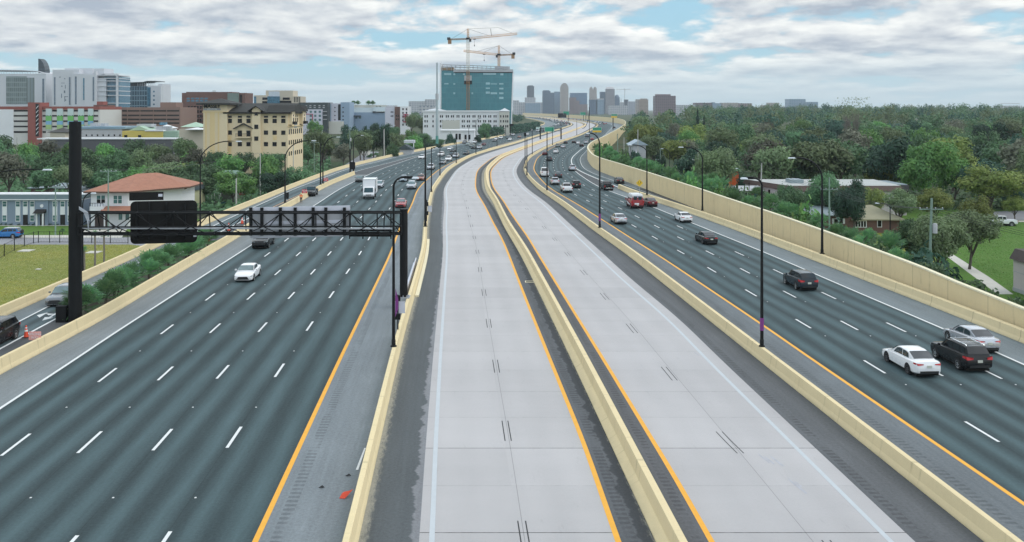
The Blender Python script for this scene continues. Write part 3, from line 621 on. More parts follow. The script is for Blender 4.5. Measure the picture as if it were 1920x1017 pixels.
def side_panes(S, sg):
    """side windows: cut to the cab outline between belt and roof"""
    C = S['cab']; res = []
    ysC = [c[0] for c in C][::-1]
    def top(y): return float(np.interp(y, ysC, [c[3] for c in C][::-1])) - .075
    def wtp(y): return float(np.interp(y, ysC, [c[2] for c in C][::-1]))
    def wbt(y): return float(np.interp(y, ysC, [c[1] for c in C][::-1]))
    ysB = [q[0] for q in S['body']][::-1]
    def belt(y): return float(np.interp(y, ysB, [q[3] for q in S['body']][::-1])) + .045
    for i, (ya, yb) in enumerate(S['win']):
        pts = []
        m = 5
        lo = [(ya + (yb - ya) * j / m) for j in range(m + 1)]
        f = .34 if i == 0 else 0.0; 
        def P(y, z):
            zz0, zz1 = .95, float(np.interp(y, ysC, [c[3] for c in C][::-1])) - .03
            t = min(1, max(0, (z - zz0) / max(.05, zz1 - zz0))); wb = wbt(y) + (wtp(y) - wbt(y)) * max(0, min(zz1, 1.0) - .8)
            return (sg * (wb + (wtp(y) + .03 - wb) * t + .014), y, z)
        low = [(y + (f * (1 - j / m) if i == 0 else (-.10 * (j / m) if i == len(S['win']) - 1 else 0)), belt(y)) for j, y in enumerate(lo)]
        hi = [(y, max(belt(y) + .06, top(y))) for y in lo]
        vs = [P(y, z) for y, z in low] + [P(y, z) for y, z in hi]
        b = MB(); b.add(vs, [(j, j + 1, m + 2 + j, m + 1 + j) for j in range(m)]); res.append(b)
    return res
def wheel_mb(r, wd=.23):
    a = MB(); h = wd / 2
    a.lathe([(0, -h), (r * .9, -h), (r, -h * .6), (r, h * .6), (r * .92, h), (r * .70, h), (r * .66, h * .75), (0, h * .75)], 20, axis=0); return a
def rim_mb(r, wd=.23):
    a = MB(); h = wd / 2 * .82; a.lathe([(r * .58, h), (r * .69, h + .012), (r * .69, h - .02)], 20, axis=0); a.lathe([(0, h + .02), (r * .14, h + .015), (r * .14, h - .02)], 10, axis=0)
    for q in range(5):
        an = q * 2 * math.pi / 5; c, s = math.cos(an), math.sin(an)
        def P(rad, o_, x): return (x, c * rad - s * o_, s * rad + c * o_)
        a.add([P(r * .1, -.035, h + .012), P(r * .1, .035, h + .012), P(r * .62, .05, h), P(r * .62, -.05, h)], [(0, 1, 2, 3)])
    return a
PAINTED = ('body', 'mirror')
def repaint(root, m):
    for c in root.children:
        if c.name.split('.')[0] in PAINTED: c.material_slots[0].link = 'OBJECT'; c.material_slots[0].material = m
def make_car(kind, variant=''):
    S = SPEC[kind]; root = thing('car_proto', '', 'car'); m = pm('white')
    bmb = body_mb(S); body = bmb.build('body', m, root, smooth=38)
    P = panels(S); P['front'].build('windshield', m_wind if kind != 'pickup' else m_glass, root, fixn=False, smooth=30)
    if kind == 'van':
        # rear doors with two panes
        for s in (-1, 1): MB().b2(s * .10, s * .66, -2.70, -2.665, 1.5, 2.1).build('rear_window', m_glass, root)
    else: P['rear'].build('rear_window', m_glassr if kind == 'sedan' else m_tint, root, fixn=False, smooth=30)
    for s in (-1, 1):
        for b in side_panes(S, s): b.build('side_window', m_glass if kind in ('sedan', 'hatch') else m_tint, root, fixn=False)
    B = S['body']; w0 = B[3][1]; r = S['wrad']
    tw = wheel_mb(r); rm = rim_mb(r); tp = rp = None
    for y in (S['wf'], S['wr']):
        for s in (-1, 1):
            if tp is None: tp = tw.build('wheel', m_tyre, root, smooth=40); rp = rm.build('rim', m_rim if variant != 'darkrim' else m_drim, tp); t, q = tp, rp
            else: t = tp.copy(); COL.objects.link(t); q = rp.copy(); COL.objects.link(q); q.parent = t
            t.parent = root; t.location = (s * (w0 - .095), y, r); t.rotation_euler = (0, 0, 0 if s > 0 else math.pi)
    ar = MB()
    for y in (S['wf'], S['wr']):
        for s in (-1, 1):
            pr = [(r * 1.16, .0)]; n = 14
            vs = [(s * (w0 + .004), y, r + .02)] + [(s * (w0 + .004), y + r * 1.17 * math.cos(math.pi * 2 * j / n), max(.2, r + .02 + r * 1.17 * math.sin(math.pi * 2 * j / n))) for j in range(n)]
            ar.add(vs, [(0, 1 + j, 1 + (j + 1) % n) for j in range(n)])
    ar.b2(-w0 * .8, w0 * .8, B[-1][0] * .9, B[0][0] * .9, .12, .24)
    ar.build('wheel_arch', m_under, root, fixn=False)
    yf, yr = B[0][0], B[-1][0]; zs1 = B[2][3]
    big = kind in ('pickup', 'van'); hz = .86 if big else (.78 if kind == 'suv' else .64)
    for s in (-1, 1):
        hb = MB(); y1, y2 = B[1][0], B[2][0]
        w1, w2 = B[1][1], B[2][1]; z1, z2 = B[1][3], B[2][3]
        hb.add([(s * (w1 * .62), yf - .015, z1 - .16), (s * (w1 * 1.0), y1 - .005, z1 - .13), (s * (w2 * .99), y2 + .03, z2 - .12), (s * (w2 * .985), y2 + .03, z2 - .015), (s * (w1 * .99), y1 + .022, z1 - .0), (s * (w1 * .58), yf + .02, z1 - .06)], [(0, 1, 4, 5), (1, 2, 3, 4)])
        hb.build('headlight', m_lamp, root, fixn=False)
        tb = MB(); n_ = len(B); ya = B[-2][0]; wa = B[-3][1]; za = B[-3][3]
        if kind in ('sedan', 'hatch'):
            tb.add([(s * wa * .46, yr + .02, za - .12), (s * wa * .90, ya - .035, za - .15), (s * (wa + .075), B[-4][0] - .02, za - .11), (s * (wa + .07), B[-4][0] - .02, za - .01), (s * wa * .97, B[-3][0] - .035, za - .03), (s * wa * .46, ya - .02, za - .055)], [(0, 1, 4, 5), (1, 2, 3, 4)])
        elif kind == 'suv':
            tb.add([(s * wa * .52, yr - .01, za - .20), (s * wa * .95, ya - .02, za - .24), (s * (wa + .06), B[-4][0] - .04, za - .17), (s * (wa + .06), B[-4][0] - .04, za - .03), (s * wa * 1.0, B[-3][0] - .03, za - .03), (s * wa * .52, ya - .04, za - .08)], [(0, 1, 4, 5), (1, 2, 3, 4)])
        else:
            tb.b2(s * (wa - .17), s * (wa + .012), yr + .03, yr - .02, .78 if kind == 'pickup' else .95, 1.1 if kind == 'pickup' else 1.38)
        tb.build('taillight', m_red, root, fixn=False)
        mr_ = MB(); yc = S['cab'][0][0] - .30; zc = S['cab'][0][3] + .06
        mr_.box((s * (w0 + .10), yc, zc + .04), (.20, .11, .15 if not big else .26), 0, 0, .85); mr_.build('mirror', m, root, bevel=.02)
    g = MB(); gw = B[0][1] * .92; g.add([(-gw, yf + .006, B[0][2] + .04), (gw, yf + .006, B[0][2] + .04), (gw * .66, yf + .010, B[0][3] - .005), (-gw * .66, yf + .010, B[0][3] - .005)], [(0, 1, 2, 3)])
    if big: g = MB().b2(-gw * .95, gw * .95, yf - .1, yf + .02, .56, .84)
    g.build('grille', m_trim, root)
    lb = MB(); lb.b2(-B[-2][1] * .82, B[-2][1] * .82, yr - .012, yr + .2, B[-1][2] - .06, B[-1][2] + .10); lb.build('rear_bumper', m_trim if kind != 'pickup' else m_chrome, root)
    pz = .74 if kind in ('sedan', 'hatch') else (.78 if kind == 'suv' else .62)
    MB().b2(-.16, .16, yr - .022 - (0 if kind != 'sedan' else 0), yr + .05, pz - .08, pz + .08).build('licence_plate', m_plate, root)
    if variant == 'rails':
        for s in (-1, 1): rr_ = MB(); rr_.tube([(s * .60, .15, 1.665), (s * .60, .1, 1.72), (s * .60, -1.75, 1.72), (s * .60, -1.8, 1.66)], .025, 6); rr_.build('roof_rail', m_chrome, root)
        for y in (-.15, -1.25): MB().b2(-.66, .66, y - .03, y + .03, 1.735, 1.765).build('roof_bar', m_chrome, root)
    return root
def far_car_mesh(kind):
    S = SPEC[kind]; b = body_mb(S); P = panels(S)
    for nm in ('front', 'rear'): q = P[nm]; b.add(q.v, q.f, 1)
    for s in (-1, 1):
        for q in side_panes(S, s): b.add(q.v, q.f, 1)
    B = S['body']; w0 = B[3][1]; r = S['wrad']
    for y in (S['wf'], S['wr']):
        for s in (-1, 1): b.lathe([(0, -.12), (r, -.12), (r, .12), (0, .12)], 10, (s * (w0 - .08), y, r), 0, 2)
    b.b2(-w0 * .8, w0 * .8, B[-1][0] * .93, B[0][0] * .93, .12, .26, 2)
    z = B[-3][3]
    for s in (-1, 1): b.b2(s * .55, s * .86, B[-1][0] - .03, B[-1][0] + .12, z - .22, z - .06, 3); b.b2(s * .5, s * .8, B[0][0] - .2, B[0][0] + .02, B[1][3] - .18, B[1][3] - .06, 4)
    b.b2(-.4, .4, B[0][0] - .1, B[0][0] + .012, B[0][2] + .02, B[0][2] + .2, 2)
    return b
PROTO = {}; FARM = {}
CARN = {'sedan': ('car', 'car'), 'hatch': ('car', 'car'), 'suv': ('suv', 'suv'), 'pickup': ('pickup_truck', 'pickup'), 'van': ('van', 'van')}
def vehicle(kind, color, px, py, label, away, group, variant='', rz=None, z=0.0, scale=1.0):
    p = G(px, py, z); rz = (heading(p.y) + (0 if away else math.pi)) if rz is None else rz
    nm, cat = CARN[kind]
    if p.y > 215 and z == 0.0:
        if kind not in FARM:
            o = far_car_mesh(kind).build(nm, [pm('white'), m_tint if kind != 'sedan' else m_glass, m_under, m_red, m_lamp], smooth=38); FARM[kind] = o.data
        else: o = bpy.data.objects.new(nm, FARM[kind]); COL.objects.link(o)
        o.material_slots[0].link = 'OBJECT'; o.material_slots[0].material = pm(color)
    else:
        key = (kind, variant)
        if key not in PROTO: PROTO[key] = make_car(kind, variant); o = PROTO[key]
        else: o = copy_tree(PROTO[key])
        o.name = nm; repaint(o, pm(color))
    o.location = p; o.rotation_euler = (0, 0, rz); tag(o, label, cat, group); o.scale = (scale,) * 3
    return o
GLf = 'vehicles coming down the left roadway'; GRt = 'vehicles driving away on the right roadway'
LEFT = [('sedan', 'white', 465, 522, 'white sedan alone on the left roadway, nearest vehicle on that side'),
 ('pickup', 'black', 494, 462, 'black pickup truck passing under the sign gantry'),
 ('hatch', 'silver', 711, 352, 'silver car beside the white box truck, on its right'),
 ('sedan', 'dark grey', 675, 341, 'dark grey sedan in the outer lane behind the white box truck'),
 ('sedan', 'pale blue', 757, 340, 'pale car in mid lane beneath the bent street lamp head'),
 ('suv', 'silver', 772, 354, 'silver suv in the inner lane left of the yellow line'),
 ('sedan', 'red', 752, 388, 'red car just behind the right post of the sign gantry'),
 ('sedan', 'copper', 789, 338, 'copper red sedan hugging the yellow line beyond the silver suv'),
 ('suv', 'silver', 808, 318, 'silver suv partly behind two lamp posts at the start of the bend'),
 ('sedan', 'white', 791, 298, 'white sedan by the tip of the gore markings on the left roadway'),
 ('suv', 'white', 827, 293, 'white suv mid road left of a lamp post before the packed traffic'),
 ('sedan', 'grey', 830, 308, 'grey sedan by the barrier in front of a white suv'),
 ('suv', 'white', 841, 302, 'white suv with dark grille behind the grey sedan by the barrier'),
 ('sedan', 'white', 844, 281.5, 'white car side by side with a dark car at mid bend'),
 ('sedan', 'dark grey', 849, 285, 'dark car tucked beside the white car at mid bend'),
 ('sedan', 'black', 847, 293, 'black car behind the lamp post at mid bend'),
 ('suv', 'silver', 855, 296, 'silver suv beside the barrier at mid bend'),
 ('sedan', 'dark grey', 874, 290, 'dark grey car alone near the barrier past the lamp post'),
 ('suv', 'grey', 871, 269.5, 'grey suv at the head of the outer queue near the left wall'),
 ('sedan', 'green grey', 878, 272.8, 'green grey car second in the outer queue'),
 ('suv', 'white', 890, 269, 'white suv beside the outer queue'),
 ('suv', 'green grey', 885, 276, 'green grey suv in the middle of the packed group'),
 ('sedan', 'black', 888, 279, 'black car at the bottom of the packed group'),
 ('suv', 'silver', 899, 279.5, 'silver suv right of the lamp post in the packed group'),
 ('sedan', 'dark red', 907, 273, 'dark red car above the packed group'),
 ('sedan', 'grey', 927, 265.5, 'grey car leading a pair farther up the bend'), ('sedan', 'white', 930, 262.5, 'white car trailing a pair farther up the bend'),
 ('suv', 'white', 939, 260.5, 'white suv in the centre lane farther up the bend'), ('sedan', 'dark grey', 953, 261, 'dark car beside a white car farther up the bend'),
 ('sedan', 'white', 956, 263.5, 'white car low beside the barrier farther up the bend'), ('sedan', 'white', 956, 253.5, 'white car near the outer wall far up the bend'),
 ('suv', 'silver', 962, 255, 'silver suv next to the white car far up the bend'), ('sedan', 'copper', 974, 258.5, 'pale copper car by the barrier far up the bend'),
 ('sedan', 'white', 977, 247.5, 'white car by the outer wall where trees begin'), ('suv', 'silver', 996, 246, 'silver suv ahead of the far box truck'),
 ('sedan', 'white', 989, 253.5, 'white car below the far box truck'), ('sedan', 'black', 1014, 241.5, 'black car behind the far box truck'), ('suv', 'dark grey', 1020, 247, 'dark suv under the first green sign')]
for kd, co, x, y, la in LEFT: vehicle(kd, co, x, y, la, False, GLf)
RIGHT = [('sedan', 'white', 1707, 690, 'white sedan nearest on the right roadway, left of the black suv', 'darkrim'),
 ('suv', 'black', 1800, 682, 'black suv with silver roof bars between two pale sedans', 'rails'),
 ('sedan', 'silver', 1820, 648, 'silver sedan beside the black suv on the right edge line', ''),
 ('suv', 'dark blue', 1500, 538, 'dark blue suv alone in the third lane', ''),
 ('sedan', 'black', 1324, 455, 'black sedan mid road past the tall lamp post', 'darkrim'),
 ('sedan', 'white', 1281, 415, 'white sedan in the outer lane by the gore barrier', ''),
 ('sedan', 'dark red', 1219, 386, 'dark red sedan beside the red and white van', ''),
 ('sedan', 'silver', 1160, 418, 'silver sedan in the inner lane beside the yellow line', ''),
 ('pickup', 'white', 1062, 360, 'white pickup truck beside the black boxy suv', ''),
 ('suv', 'black', 1079, 352, 'black boxy suv right of the white pickup', ''),
 ('pickup', 'black', 1138, 356, 'black pickup truck in the outer lane behind a lamp post', ''),
 ('sedan', 'black', 1161, 344, 'black sedan on the exit ramp below the sound wall', ''),
 ('suv', 'silver', 1040, 346, 'silver car left of the white pickup at the bend', ''),
 ('sedan', 'dark grey', 1046, 333, 'dark grey car right of the white van', ''),
 ('van', 'white', 1020.5, 331, 'white van in the inner lane at the bend', ''),
 ('suv', 'silver', 1073, 320, 'silver suv touching the split of the white gore lines', ''),
 ('suv', 'dark grey', 1030, 302, 'dark suv behind the lamp post at the tight bend', ''), ('suv', 'white', 1042.5, 287.5, 'white suv alone mid lane past the tight bend', ''),
 ('sedan', 'dark red', 1022, 291, 'dark car beside the yellow line left of the lamp post', ''), ('suv', 'green grey', 1045.6, 276, 'grey green suv by the barrier past the bend', ''),
 ('sedan', 'silver', 1056, 278, 'silver car right of the grey green suv', ''), ('sedan', 'black', 1060.5, 269.5, 'black car alone by the barrier far along', ''),
 ('sedan', 'black', 1076, 268.5, 'black car left of a white car far along', ''), ('sedan', 'white', 1084, 270.5, 'white car between two dark cars far along', ''),
 ('sedan', 'black', 1090.5, 275, 'black car at the far tip of the gore line', ''), ('suv', 'silver', 1099, 269.5, 'silver suv right of the white car far along', ''),
 ('sedan', 'red', 1110.5, 263, 'small red car in the outer lane far along', ''), ('pickup', 'grey', 1100.5, 257.5, 'grey pickup truck under the farthest lamp arm', ''),
 ('suv', 'black', 1152, 241, 'black suv far along below the green and yellow sign post', '')]
for kd, co, x, y, la, va in RIGHT: vehicle(kd, co, x, y, la, True, GRt, va)
vehicle('hatch', 'grey', 122, 567, 'grey car on the left ramp behind the thick gantry post', False, 'vehicles on the left ramp')
vehicle('suv', 'black', -12, 645, 'black suv on the left ramp cut by the photo edge', False, 'vehicles on the left ramp')
vehicle('pickup', 'black', 584, 367, 'black pickup truck parked on the shoulder beside the road worker', False, 'parked work vehicles')
# dense far traffic
rr = random.Random(5); n = 0
cols = ['white', 'white', 'silver', 'grey', 'black', 'dark grey', 'silver', 'red']
for lane in range(6):
    y = 930 + rr.random() * 25
    while y < 1750 and n < 60:
        t = (lane + .5) / 5; x = float(LWl(y) * (1 - t) + LYl(y) * t) if lane < 5 else float(LWl(y) - 1.8)
        px, py = pxof(x, y); o = vehicle(rr.choice(['sedan', 'suv', 'suv', 'sedan']), rr.choice(cols), px, py, 'tiny car in the dense far traffic beyond the last bend, left roadway', False, 'tiny far cars on the left roadway'); n += 1
        y += 34 + rr.random() * 60
n = 0
for lane in range(4):
    y = 1010 + rr.random() * 40
    while y < 1900 and n < 34:
        t = (lane + .5) / 4; x = float(RYl(y) * (1 - t) + RWl(y) * t); px, py = pxof(x, y)
        vehicle(rr.choice(['sedan', 'suv']), rr.choice(cols), px, py, 'tiny car in the far queue beyond the last bend, right roadway', True, 'tiny far cars on the right roadway'); n += 1
        y += 45 + rr.random() * 90
# --- box trucks
m_box = mat('white_truck_box', (0.76, 0.77, 0.80), 0.4, var=0.06, scale=0.6); m_wcab = pm('white')
def box_truck(px, py, label, group, L=5.2, boxm=None):
    p = G(px, py); t = thing('box_truck', label, 'truck', p, heading(p.y) + math.pi, group)
    c = MB()
    prof = [(2.4, .5), (3.55, .5), (3.62, .62), (3.6, 1.05), (3.42, 1.25), (2.98, 2.2), (2.75, 2.32), (2.05, 2.34), (2.05, .5)]
    c.prism(prof, 0, -1.02, 1.02); c.build('cab', m_wcab, t, bevel=.05, smooth=40)
    MB().add([(-.86, 3.425, 1.32), (.86, 3.425, 1.32), (.80, 3.03, 2.15), (-.80, 3.03, 2.15)], [(0, 1, 2, 3)]).build('windshield', m_glass, t, loc=(0, .025, .02))
    for s in (-1, 1): MB().add([(s * 1.035, 3.2, 1.32), (s * 1.035, 2.25, 1.32), (s * 1.035, 2.25, 2.1), (s * 1.035, 2.95, 2.1)], [(0, 1, 2, 3)]).build('side_window', m_glass, t)
    bx = MB(); bx.b2(-1.24, 1.24, 1.95 - L, 1.95, .95, 3.65); bx.build('cargo_box', boxm or m_box, t, bevel=.04)
    ed = MB()
    for s in (-1, 1): ed.b2(s * 1.2, s * 1.262, 1.95 - L - .01, 1.97, 3.57, 3.672); ed.b2(s * 1.17, s * 1.262, 1.9, 1.972, .95, 3.6)
    ed.b2(-1.2, 1.2, 1.9, 1.975, 3.58, 3.67); ed.build('box_trim', m_chrome, t)
    fr = MB(); fr.b2(-.45, .45, 2.2 - L, 2.4, .45, .93); fr.build('chassis', m_under, t)
    for y in (2.75, 2.4 - L + 1.1):
        for s in (-1, 1): w_ = wheel_mb(.42, .3).build('wheel', m_tyre, t, smooth=40); w_.location = (s * .88, y, .42); w_.rotation_euler.z = 0 if s > 0 else math.pi; q = rim_mb(.42, .3).build('rim', m_rim, w_)
    for s in (-1, 1):
        MB().b2(s * .62, s * .95, 3.57, 3.65, .72, .92).build('headlight', m_lamp, t); MB().box((s * 1.26, 3.1, 1.75), (.16, .1, .5)).build('mirror', m_trim, t)
    MB().b2(-1.0, 1.0, 3.5, 3.72, .42, .62).build('bumper', m_trim if L < 6 else m_chrome, t); MB().b2(-.55, .55, 3.59, 3.645, .74, .95).build('grille', m_trim, t)
    return t
box_truck(693.5, 371, 'white box truck coming down the left roadway', GLf)
box_truck(1008.5, 247.5, 'distant box truck with pale green box on the left roadway', GLf, 6.0, mat('pale_green_box', (0.45, 0.60, 0.55), .5))
# --- red and white van on the right roadway
v = vehicle('van', 'red', 1190, 389, 'van with red lower half and white roof on the right roadway', True, GRt); v.scale = (1.08, .95, 1.02)
m_w = pm('white')
q = MB()
S = SPEC['van']; C = [(y, a, b_, s_, t_) for y, a, b_, s_, t_ in S['cab']]
q.b2(-.90, .90, -2.62, .95, 1.62, 2.42); q.build('white_upper_body', m_w, v, bevel=.12, smooth=40)
q = MB(); q.b2(-.62, .62, -2.655, -2.60, 2.02, 2.10); q.b2(-.62, .62, -2.655, -2.60, 1.86, 1.90); q.build('rear_stripe', mat('blue_stripe', (0.05, 0.10, 0.35), .4), v)
q = MB(); q.add([(-1.004, -2.5, .55), (-1.004, 1.0, .6), (-1.004, 1.8, 1.0), (-1.004, .5, .9)], [(0, 1, 2, 3)]); q.build('side_graphic', m_w, v)
q = MB(); q.b2(-.5, .2, -2.80, -2.77, .72, .98); q.build('rear_graphic', m_w, v)
# --- vehicles off the highway
def off_car(kind, color, px, py, rz, label, group=None, variant=''):
    p = G(px, py, -4.97); o = vehicle(kind, color, px, py, label, True, group or 'cars parked off the highway', variant, rz, -4.97); o.location.z = -4.97; return o
jeep = off_car('suv', 'blue', 14, 446, R(92), 'blue off-road suv with white roof on the street by the grey building')
MB().b2(-.74, .74, -1.9, .25, 1.66, 1.76).build('white_hardtop', m_wcab, jeep, bevel=.05)
_sp = wheel_mb(.38, .24).build('spare_wheel', m_tyre, jeep, smooth=40); _sp.location = (0, -2.48, 1.05); _sp.rotation_euler.z = R(-90)
off_car('pickup', 'white', 1876, 423, R(75), 'white pickup truck parked at the far edge of the right lawn')
def low_car(kind, color, px, py, rz, label):
    p = GL(px, py); key = (kind, ''); o = copy_tree(PROTO[key]) if key in PROTO else make_car(kind, ''); PROTO.setdefault(key, o)
    o.name = CARN[kind][0]; repaint(o, pm(color)); o.location = p + Vector((0, 0, .07)); o.rotation_euler = (0, 0, rz); tag(o, label, CARN[kind][1], 'cars parked off the highway'); return o
low_car('suv', 'white', 460, 343, R(60), 'white suv parked in the yard behind the hedge, under trees')
low_car('hatch', 'silver', 608, 303, R(40), 'silver car parked at the roadside right of the tan office building')
low_car('suv', 'white', 661, 313, R(200), 'white suv behind the twin black posts on the frontage street')
low_car('hatch', 'dark red', 556, 324, R(140), 'dark red car half hidden in bushes by the frontage wall')
# ------------------------------------------------------------------ sign gantry over the left roadway
m_blk = mat('black_steel', (0.008, 0.009, 0.010), 0.6, var=0.3, scale=0.7, bump=0.1, spec=.22)
m_blk2 = mat('black_sign_back', (0.010, 0.0095, 0.009), 0.65, var=0.35, scale=1.2, bump=0.3, spec=.2)
m_galv = mat('galvanised_steel', (0.42, 0.44, 0.47), 0.45, metal=0.5, var=0.15, scale=1.0)
m_alu = mat('aluminium_sheet', (0.40, 0.41, 0.44), 0.5, metal=0.25, var=0.14, scale=0.35); m_alu2 = mat('aluminium_light', (0.60, 0.61, 0.68), 0.45, metal=0.25, var=0.08, scale=0.6)
gp0 = Vector((at(141, 73.5), 73.5, 0)); gp1 = Vector((at(757, 78.7), 78.7, .85))
gan = thing('sign_gantry', 'black steel sign gantry spanning the left roadway between two thick posts', 'sign gantry')
d_ = (gp1 - gp0); d_.z = 0; Lg = d_.length; ux = d_.normalized(); uy = Vector((-ux.y, ux.x, 0))
def GP(t, z, o=0.0): q = gp0 + ux * t + uy * o; return (q.x, q.y, z)
def zl(t, a, b): return a + (b - a) * t / Lg
MB().tube([(gp0.x, gp0.y, -.6), (gp0.x, gp0.y, 16.0)], [.52, .46], 20).build('post', m_blk, gan, smooth=40)
pb = MB().tube([(gp1.x, gp1.y, .85), (gp1.x, gp1.y, 8.45)], [.34, .34], 20).build('post', m_blk, gan, smooth=40)
bp = MB(); bp.b2(gp1.x - .52, gp1.x + .52, gp1.y - .52, gp1.y + .52, .86, .94)
for j in range(8): a = j * math.pi / 4; bp.tube([(gp1.x + .43 * math.cos(a), gp1.y + .43 * math.sin(a), .9), (gp1.x + .43 * math.cos(a), gp1.y + .43 * math.sin(a), 1.08)], .045, 6)
bp.build('base_plate', m_galv, gan)
MB().box((gp0.x - .95, gp0.y - .2, .5), (.8, .5, 1.6)).build('control_cabinet', m_blk, gan)
ZT0, ZT1, ZM0, ZM1, ZB0, ZB1 = 8.72, 8.16, 7.62, 7.04, 7.02, 6.34      # chord heights at the two ends (front pair and rear pair)
def zt(t): return zl(t, ZT0, ZT1)
def zb(t): return zl(t, ZB0, ZB1)
o_ = .55
for nm, zf, oo in (('top', zt, -o_), ('top', zt, o_), ('bot', zb, -o_), ('bot', zb, o_)):
    MB().tube([GP(.35, zf(.35), oo), GP(Lg - .25, zf(Lg), oo)], .075, 8).build('chord', m_blk, gan, smooth=40)
MB().tube([GP(.35, zl(0, ZM0, ZM1), -o_ - .1), GP(Lg - .25, ZM1, -o_ - .1)], .065, 8).build('chord', m_blk, gan, smooth=40)
wb = MB(); npan = 9; pw = (Lg - .6) / npan
for i in range(npan):
    t0 = .35 + i * pw; tm = t0 + pw / 2; t1 = t0 + pw
    for oo in (-o_, o_):
        wb.bar(GP(t0, zl(t0, ZM0, ZM1) if oo < 0 else zb(t0), oo), GP(tm, zt(tm) - .05, oo), .045); wb.bar(GP(tm, zt(tm) - .05, oo), GP(t1, zl(t1, ZM0, ZM1) if oo < 0 else zb(t1), oo), .045)
    wb.bar(GP(t0, zl(t0, ZM0, ZM1), -o_ - .05), GP(tm, zb(tm), -o_), .04); wb.bar(GP(tm, zb(tm), -o_), GP(t1, zl(t1, ZM0, ZM1), -o_ - .05), .04)
    wb.bar(GP(tm, zt(tm), -o_), GP(tm, zt(tm), o_), .05); wb.bar(GP(tm, zb(tm), -o_), GP(tm, zb(tm), o_), .05); wb.bar(GP(tm, zt(tm), -o_ + .1), GP(tm, zb(tm) + .2, o_ - .2), .05)
    wb.box(GP(tm, zb(tm) + .06, -o_ + .1), (.85, .5, .26), math.atan2(ux.y, ux.x))
for t in (.35, Lg - .25): wb.bar(GP(t, zt(t), -o_), GP(t, zb(t), -o_), .06); wb.bar(GP(t, zt(t), o_), GP(t, zb(t), o_), .06)
wb.build('truss_web', m_blk, gan)
wk = MB(); a0 = math.atan2(ux.y, ux.x)
wk.add([GP(.6, zb(.6) + .42, -.42), GP(Lg - 1.0, zb(Lg) + .42, -.42), GP(Lg - 1.0, zb(Lg) + .42, .1), GP(.6, zb(.6) + .42, .1), GP(.6, zb(.6) + .50, -.42), GP(Lg - 1.0, zb(Lg) + .50, -.42), GP(Lg - 1.0, zb(Lg) + .50, .1), GP(.6, zb(.6) + .50, .1)], [(0, 1, 2, 3), (4, 5, 6, 7), (0, 1, 5, 4), (3, 2, 6, 7), (0, 3, 7, 4), (1, 2, 6, 5)]); wk.build('walkway', m_galv, gan)
def gt(px):          # distance along the gantry for a photo column
    lo, hi = 0, Lg
    for _ in range(40):
        m_ = (lo + hi) / 2; q = gp0 + ux * m_
        if 960 + q.x * F / q.y < px: lo = m_
        else: hi = m_
    return (lo + hi) / 2
def gz_(py, t, o=0.0): q = gp0 + ux * t + uy * o; return zat(py, q.y)
def panel(name, x0, x1, y0, y1, m, o, th=.08, rad=0.0, nseg=4):
    t0, t1 = gt(x0), gt(x1); za, zb_ = gz_(y1, (t0 + t1) / 2, o), gz_(y0, (t0 + t1) / 2, o); sl = (ZT1 - ZT0) / Lg * 0
    poly = []
    if rad:
        for cx, cz, a in ((t1 - rad, zb_ - rad, 0), (t0 + rad, zb_ - rad, 90), (t0 + rad, za + rad, 180), (t1 - rad, za + rad, 270)):
            for j in range(nseg + 1): an = R(a + 90 * j / nseg); poly.append((cx + rad * math.cos(an), cz + rad * math.sin(an)))
    else: poly = [(t0, za), (t1, za), (t1, zb_), (t0, zb_)]
    n = len(poly); bb = MB(); bb.add([GP(t, z, o) for t, z in poly] + [GP(t, z, o + th) for t, z in poly], [tuple(range(n)), tuple(range(n, 2 * n))[::-1]] + [(i, (i + 1) % n, n + (i + 1) % n, n + i) for i in range(n)])
    return bb.build(name, m, gan)
panel('sign_panel', 240.5, 367, 377, 456.5, m_blk2, o_ + .25, .10, .38); panel('sign_panel', 238.5, 303, 360.5, 376, m_blk2, o_ + .25, .10)
for x in (254, 277, 310, 345): t = gt(x); MB().bar(GP(t, gz_(379, t) - .1, o_ + .14), GP(t, gz_(452, t), o_ + .14), .07, 4).build('bracket', m_blk, gan)
panel('sticker', 360, 366, 440, 444.5, m_alu2, o_ + .245, .003); panel('sticker', 293.5, 301.5, 364, 369, m_alu2, o_ + .245, .003)
# aluminium sign seen from behind
panel('sign_panel', 468, 657, 388, 445, m_alu, o_ + .32, .05)
panel('sign_rail', 468, 657, 387.5, 396.5, m_alu2, o_ + .25, .06); panel('sign_rail', 468, 653, 438, 445, m_alu2, o_ + .25, .06); panel('sign_rail', 500, 640, 414, 420, m_alu2, o_ + .27, .04)
for x in (469, 490, 525, 553, 587, 611, 646): t = gt(x); MB().box(GP(t, (gz_(391, t) + gz_(444, t)) / 2, o_ + .12), (.26, .2, gz_(391, t) - gz_(444, t)), a0).build('bracket', m_blk, gan)
for x in (656, 681, 708, 734): t = gt(x); MB().box(GP(t, (gz_(397, t) + gz_(450, t)) / 2, o_ + .1), (.10, .12, gz_(397, t) - gz_(450, t)), a0).build('bracket', m_blk, gan)
for y in (434, 443): q = MB(); q.bar(GP(gt(656), gz_(y, gt(656)), o_ + .12), GP(gt(735), gz_(y, gt(735)), o_ + .12), .09 if y == 434 else .14, 4); q.build('catwalk_beam', m_blk, gan)
cbl = MB()
for k_ in range(4): cbl.tube([(gp0.x + .45, gp0.y - .3, 9.0 + k_ * .07), (gp0.x + .9 + .1 * k_, gp0.y - .45, 8.8), (gp0.x + 1.2 + .05 * k_, gp0.y - .5, 8.1), (gp0.x + 1.3, gp0.y - .5, 7.3)], .03, 5)
cbl.build('cable', m_galv, gan, smooth=40)
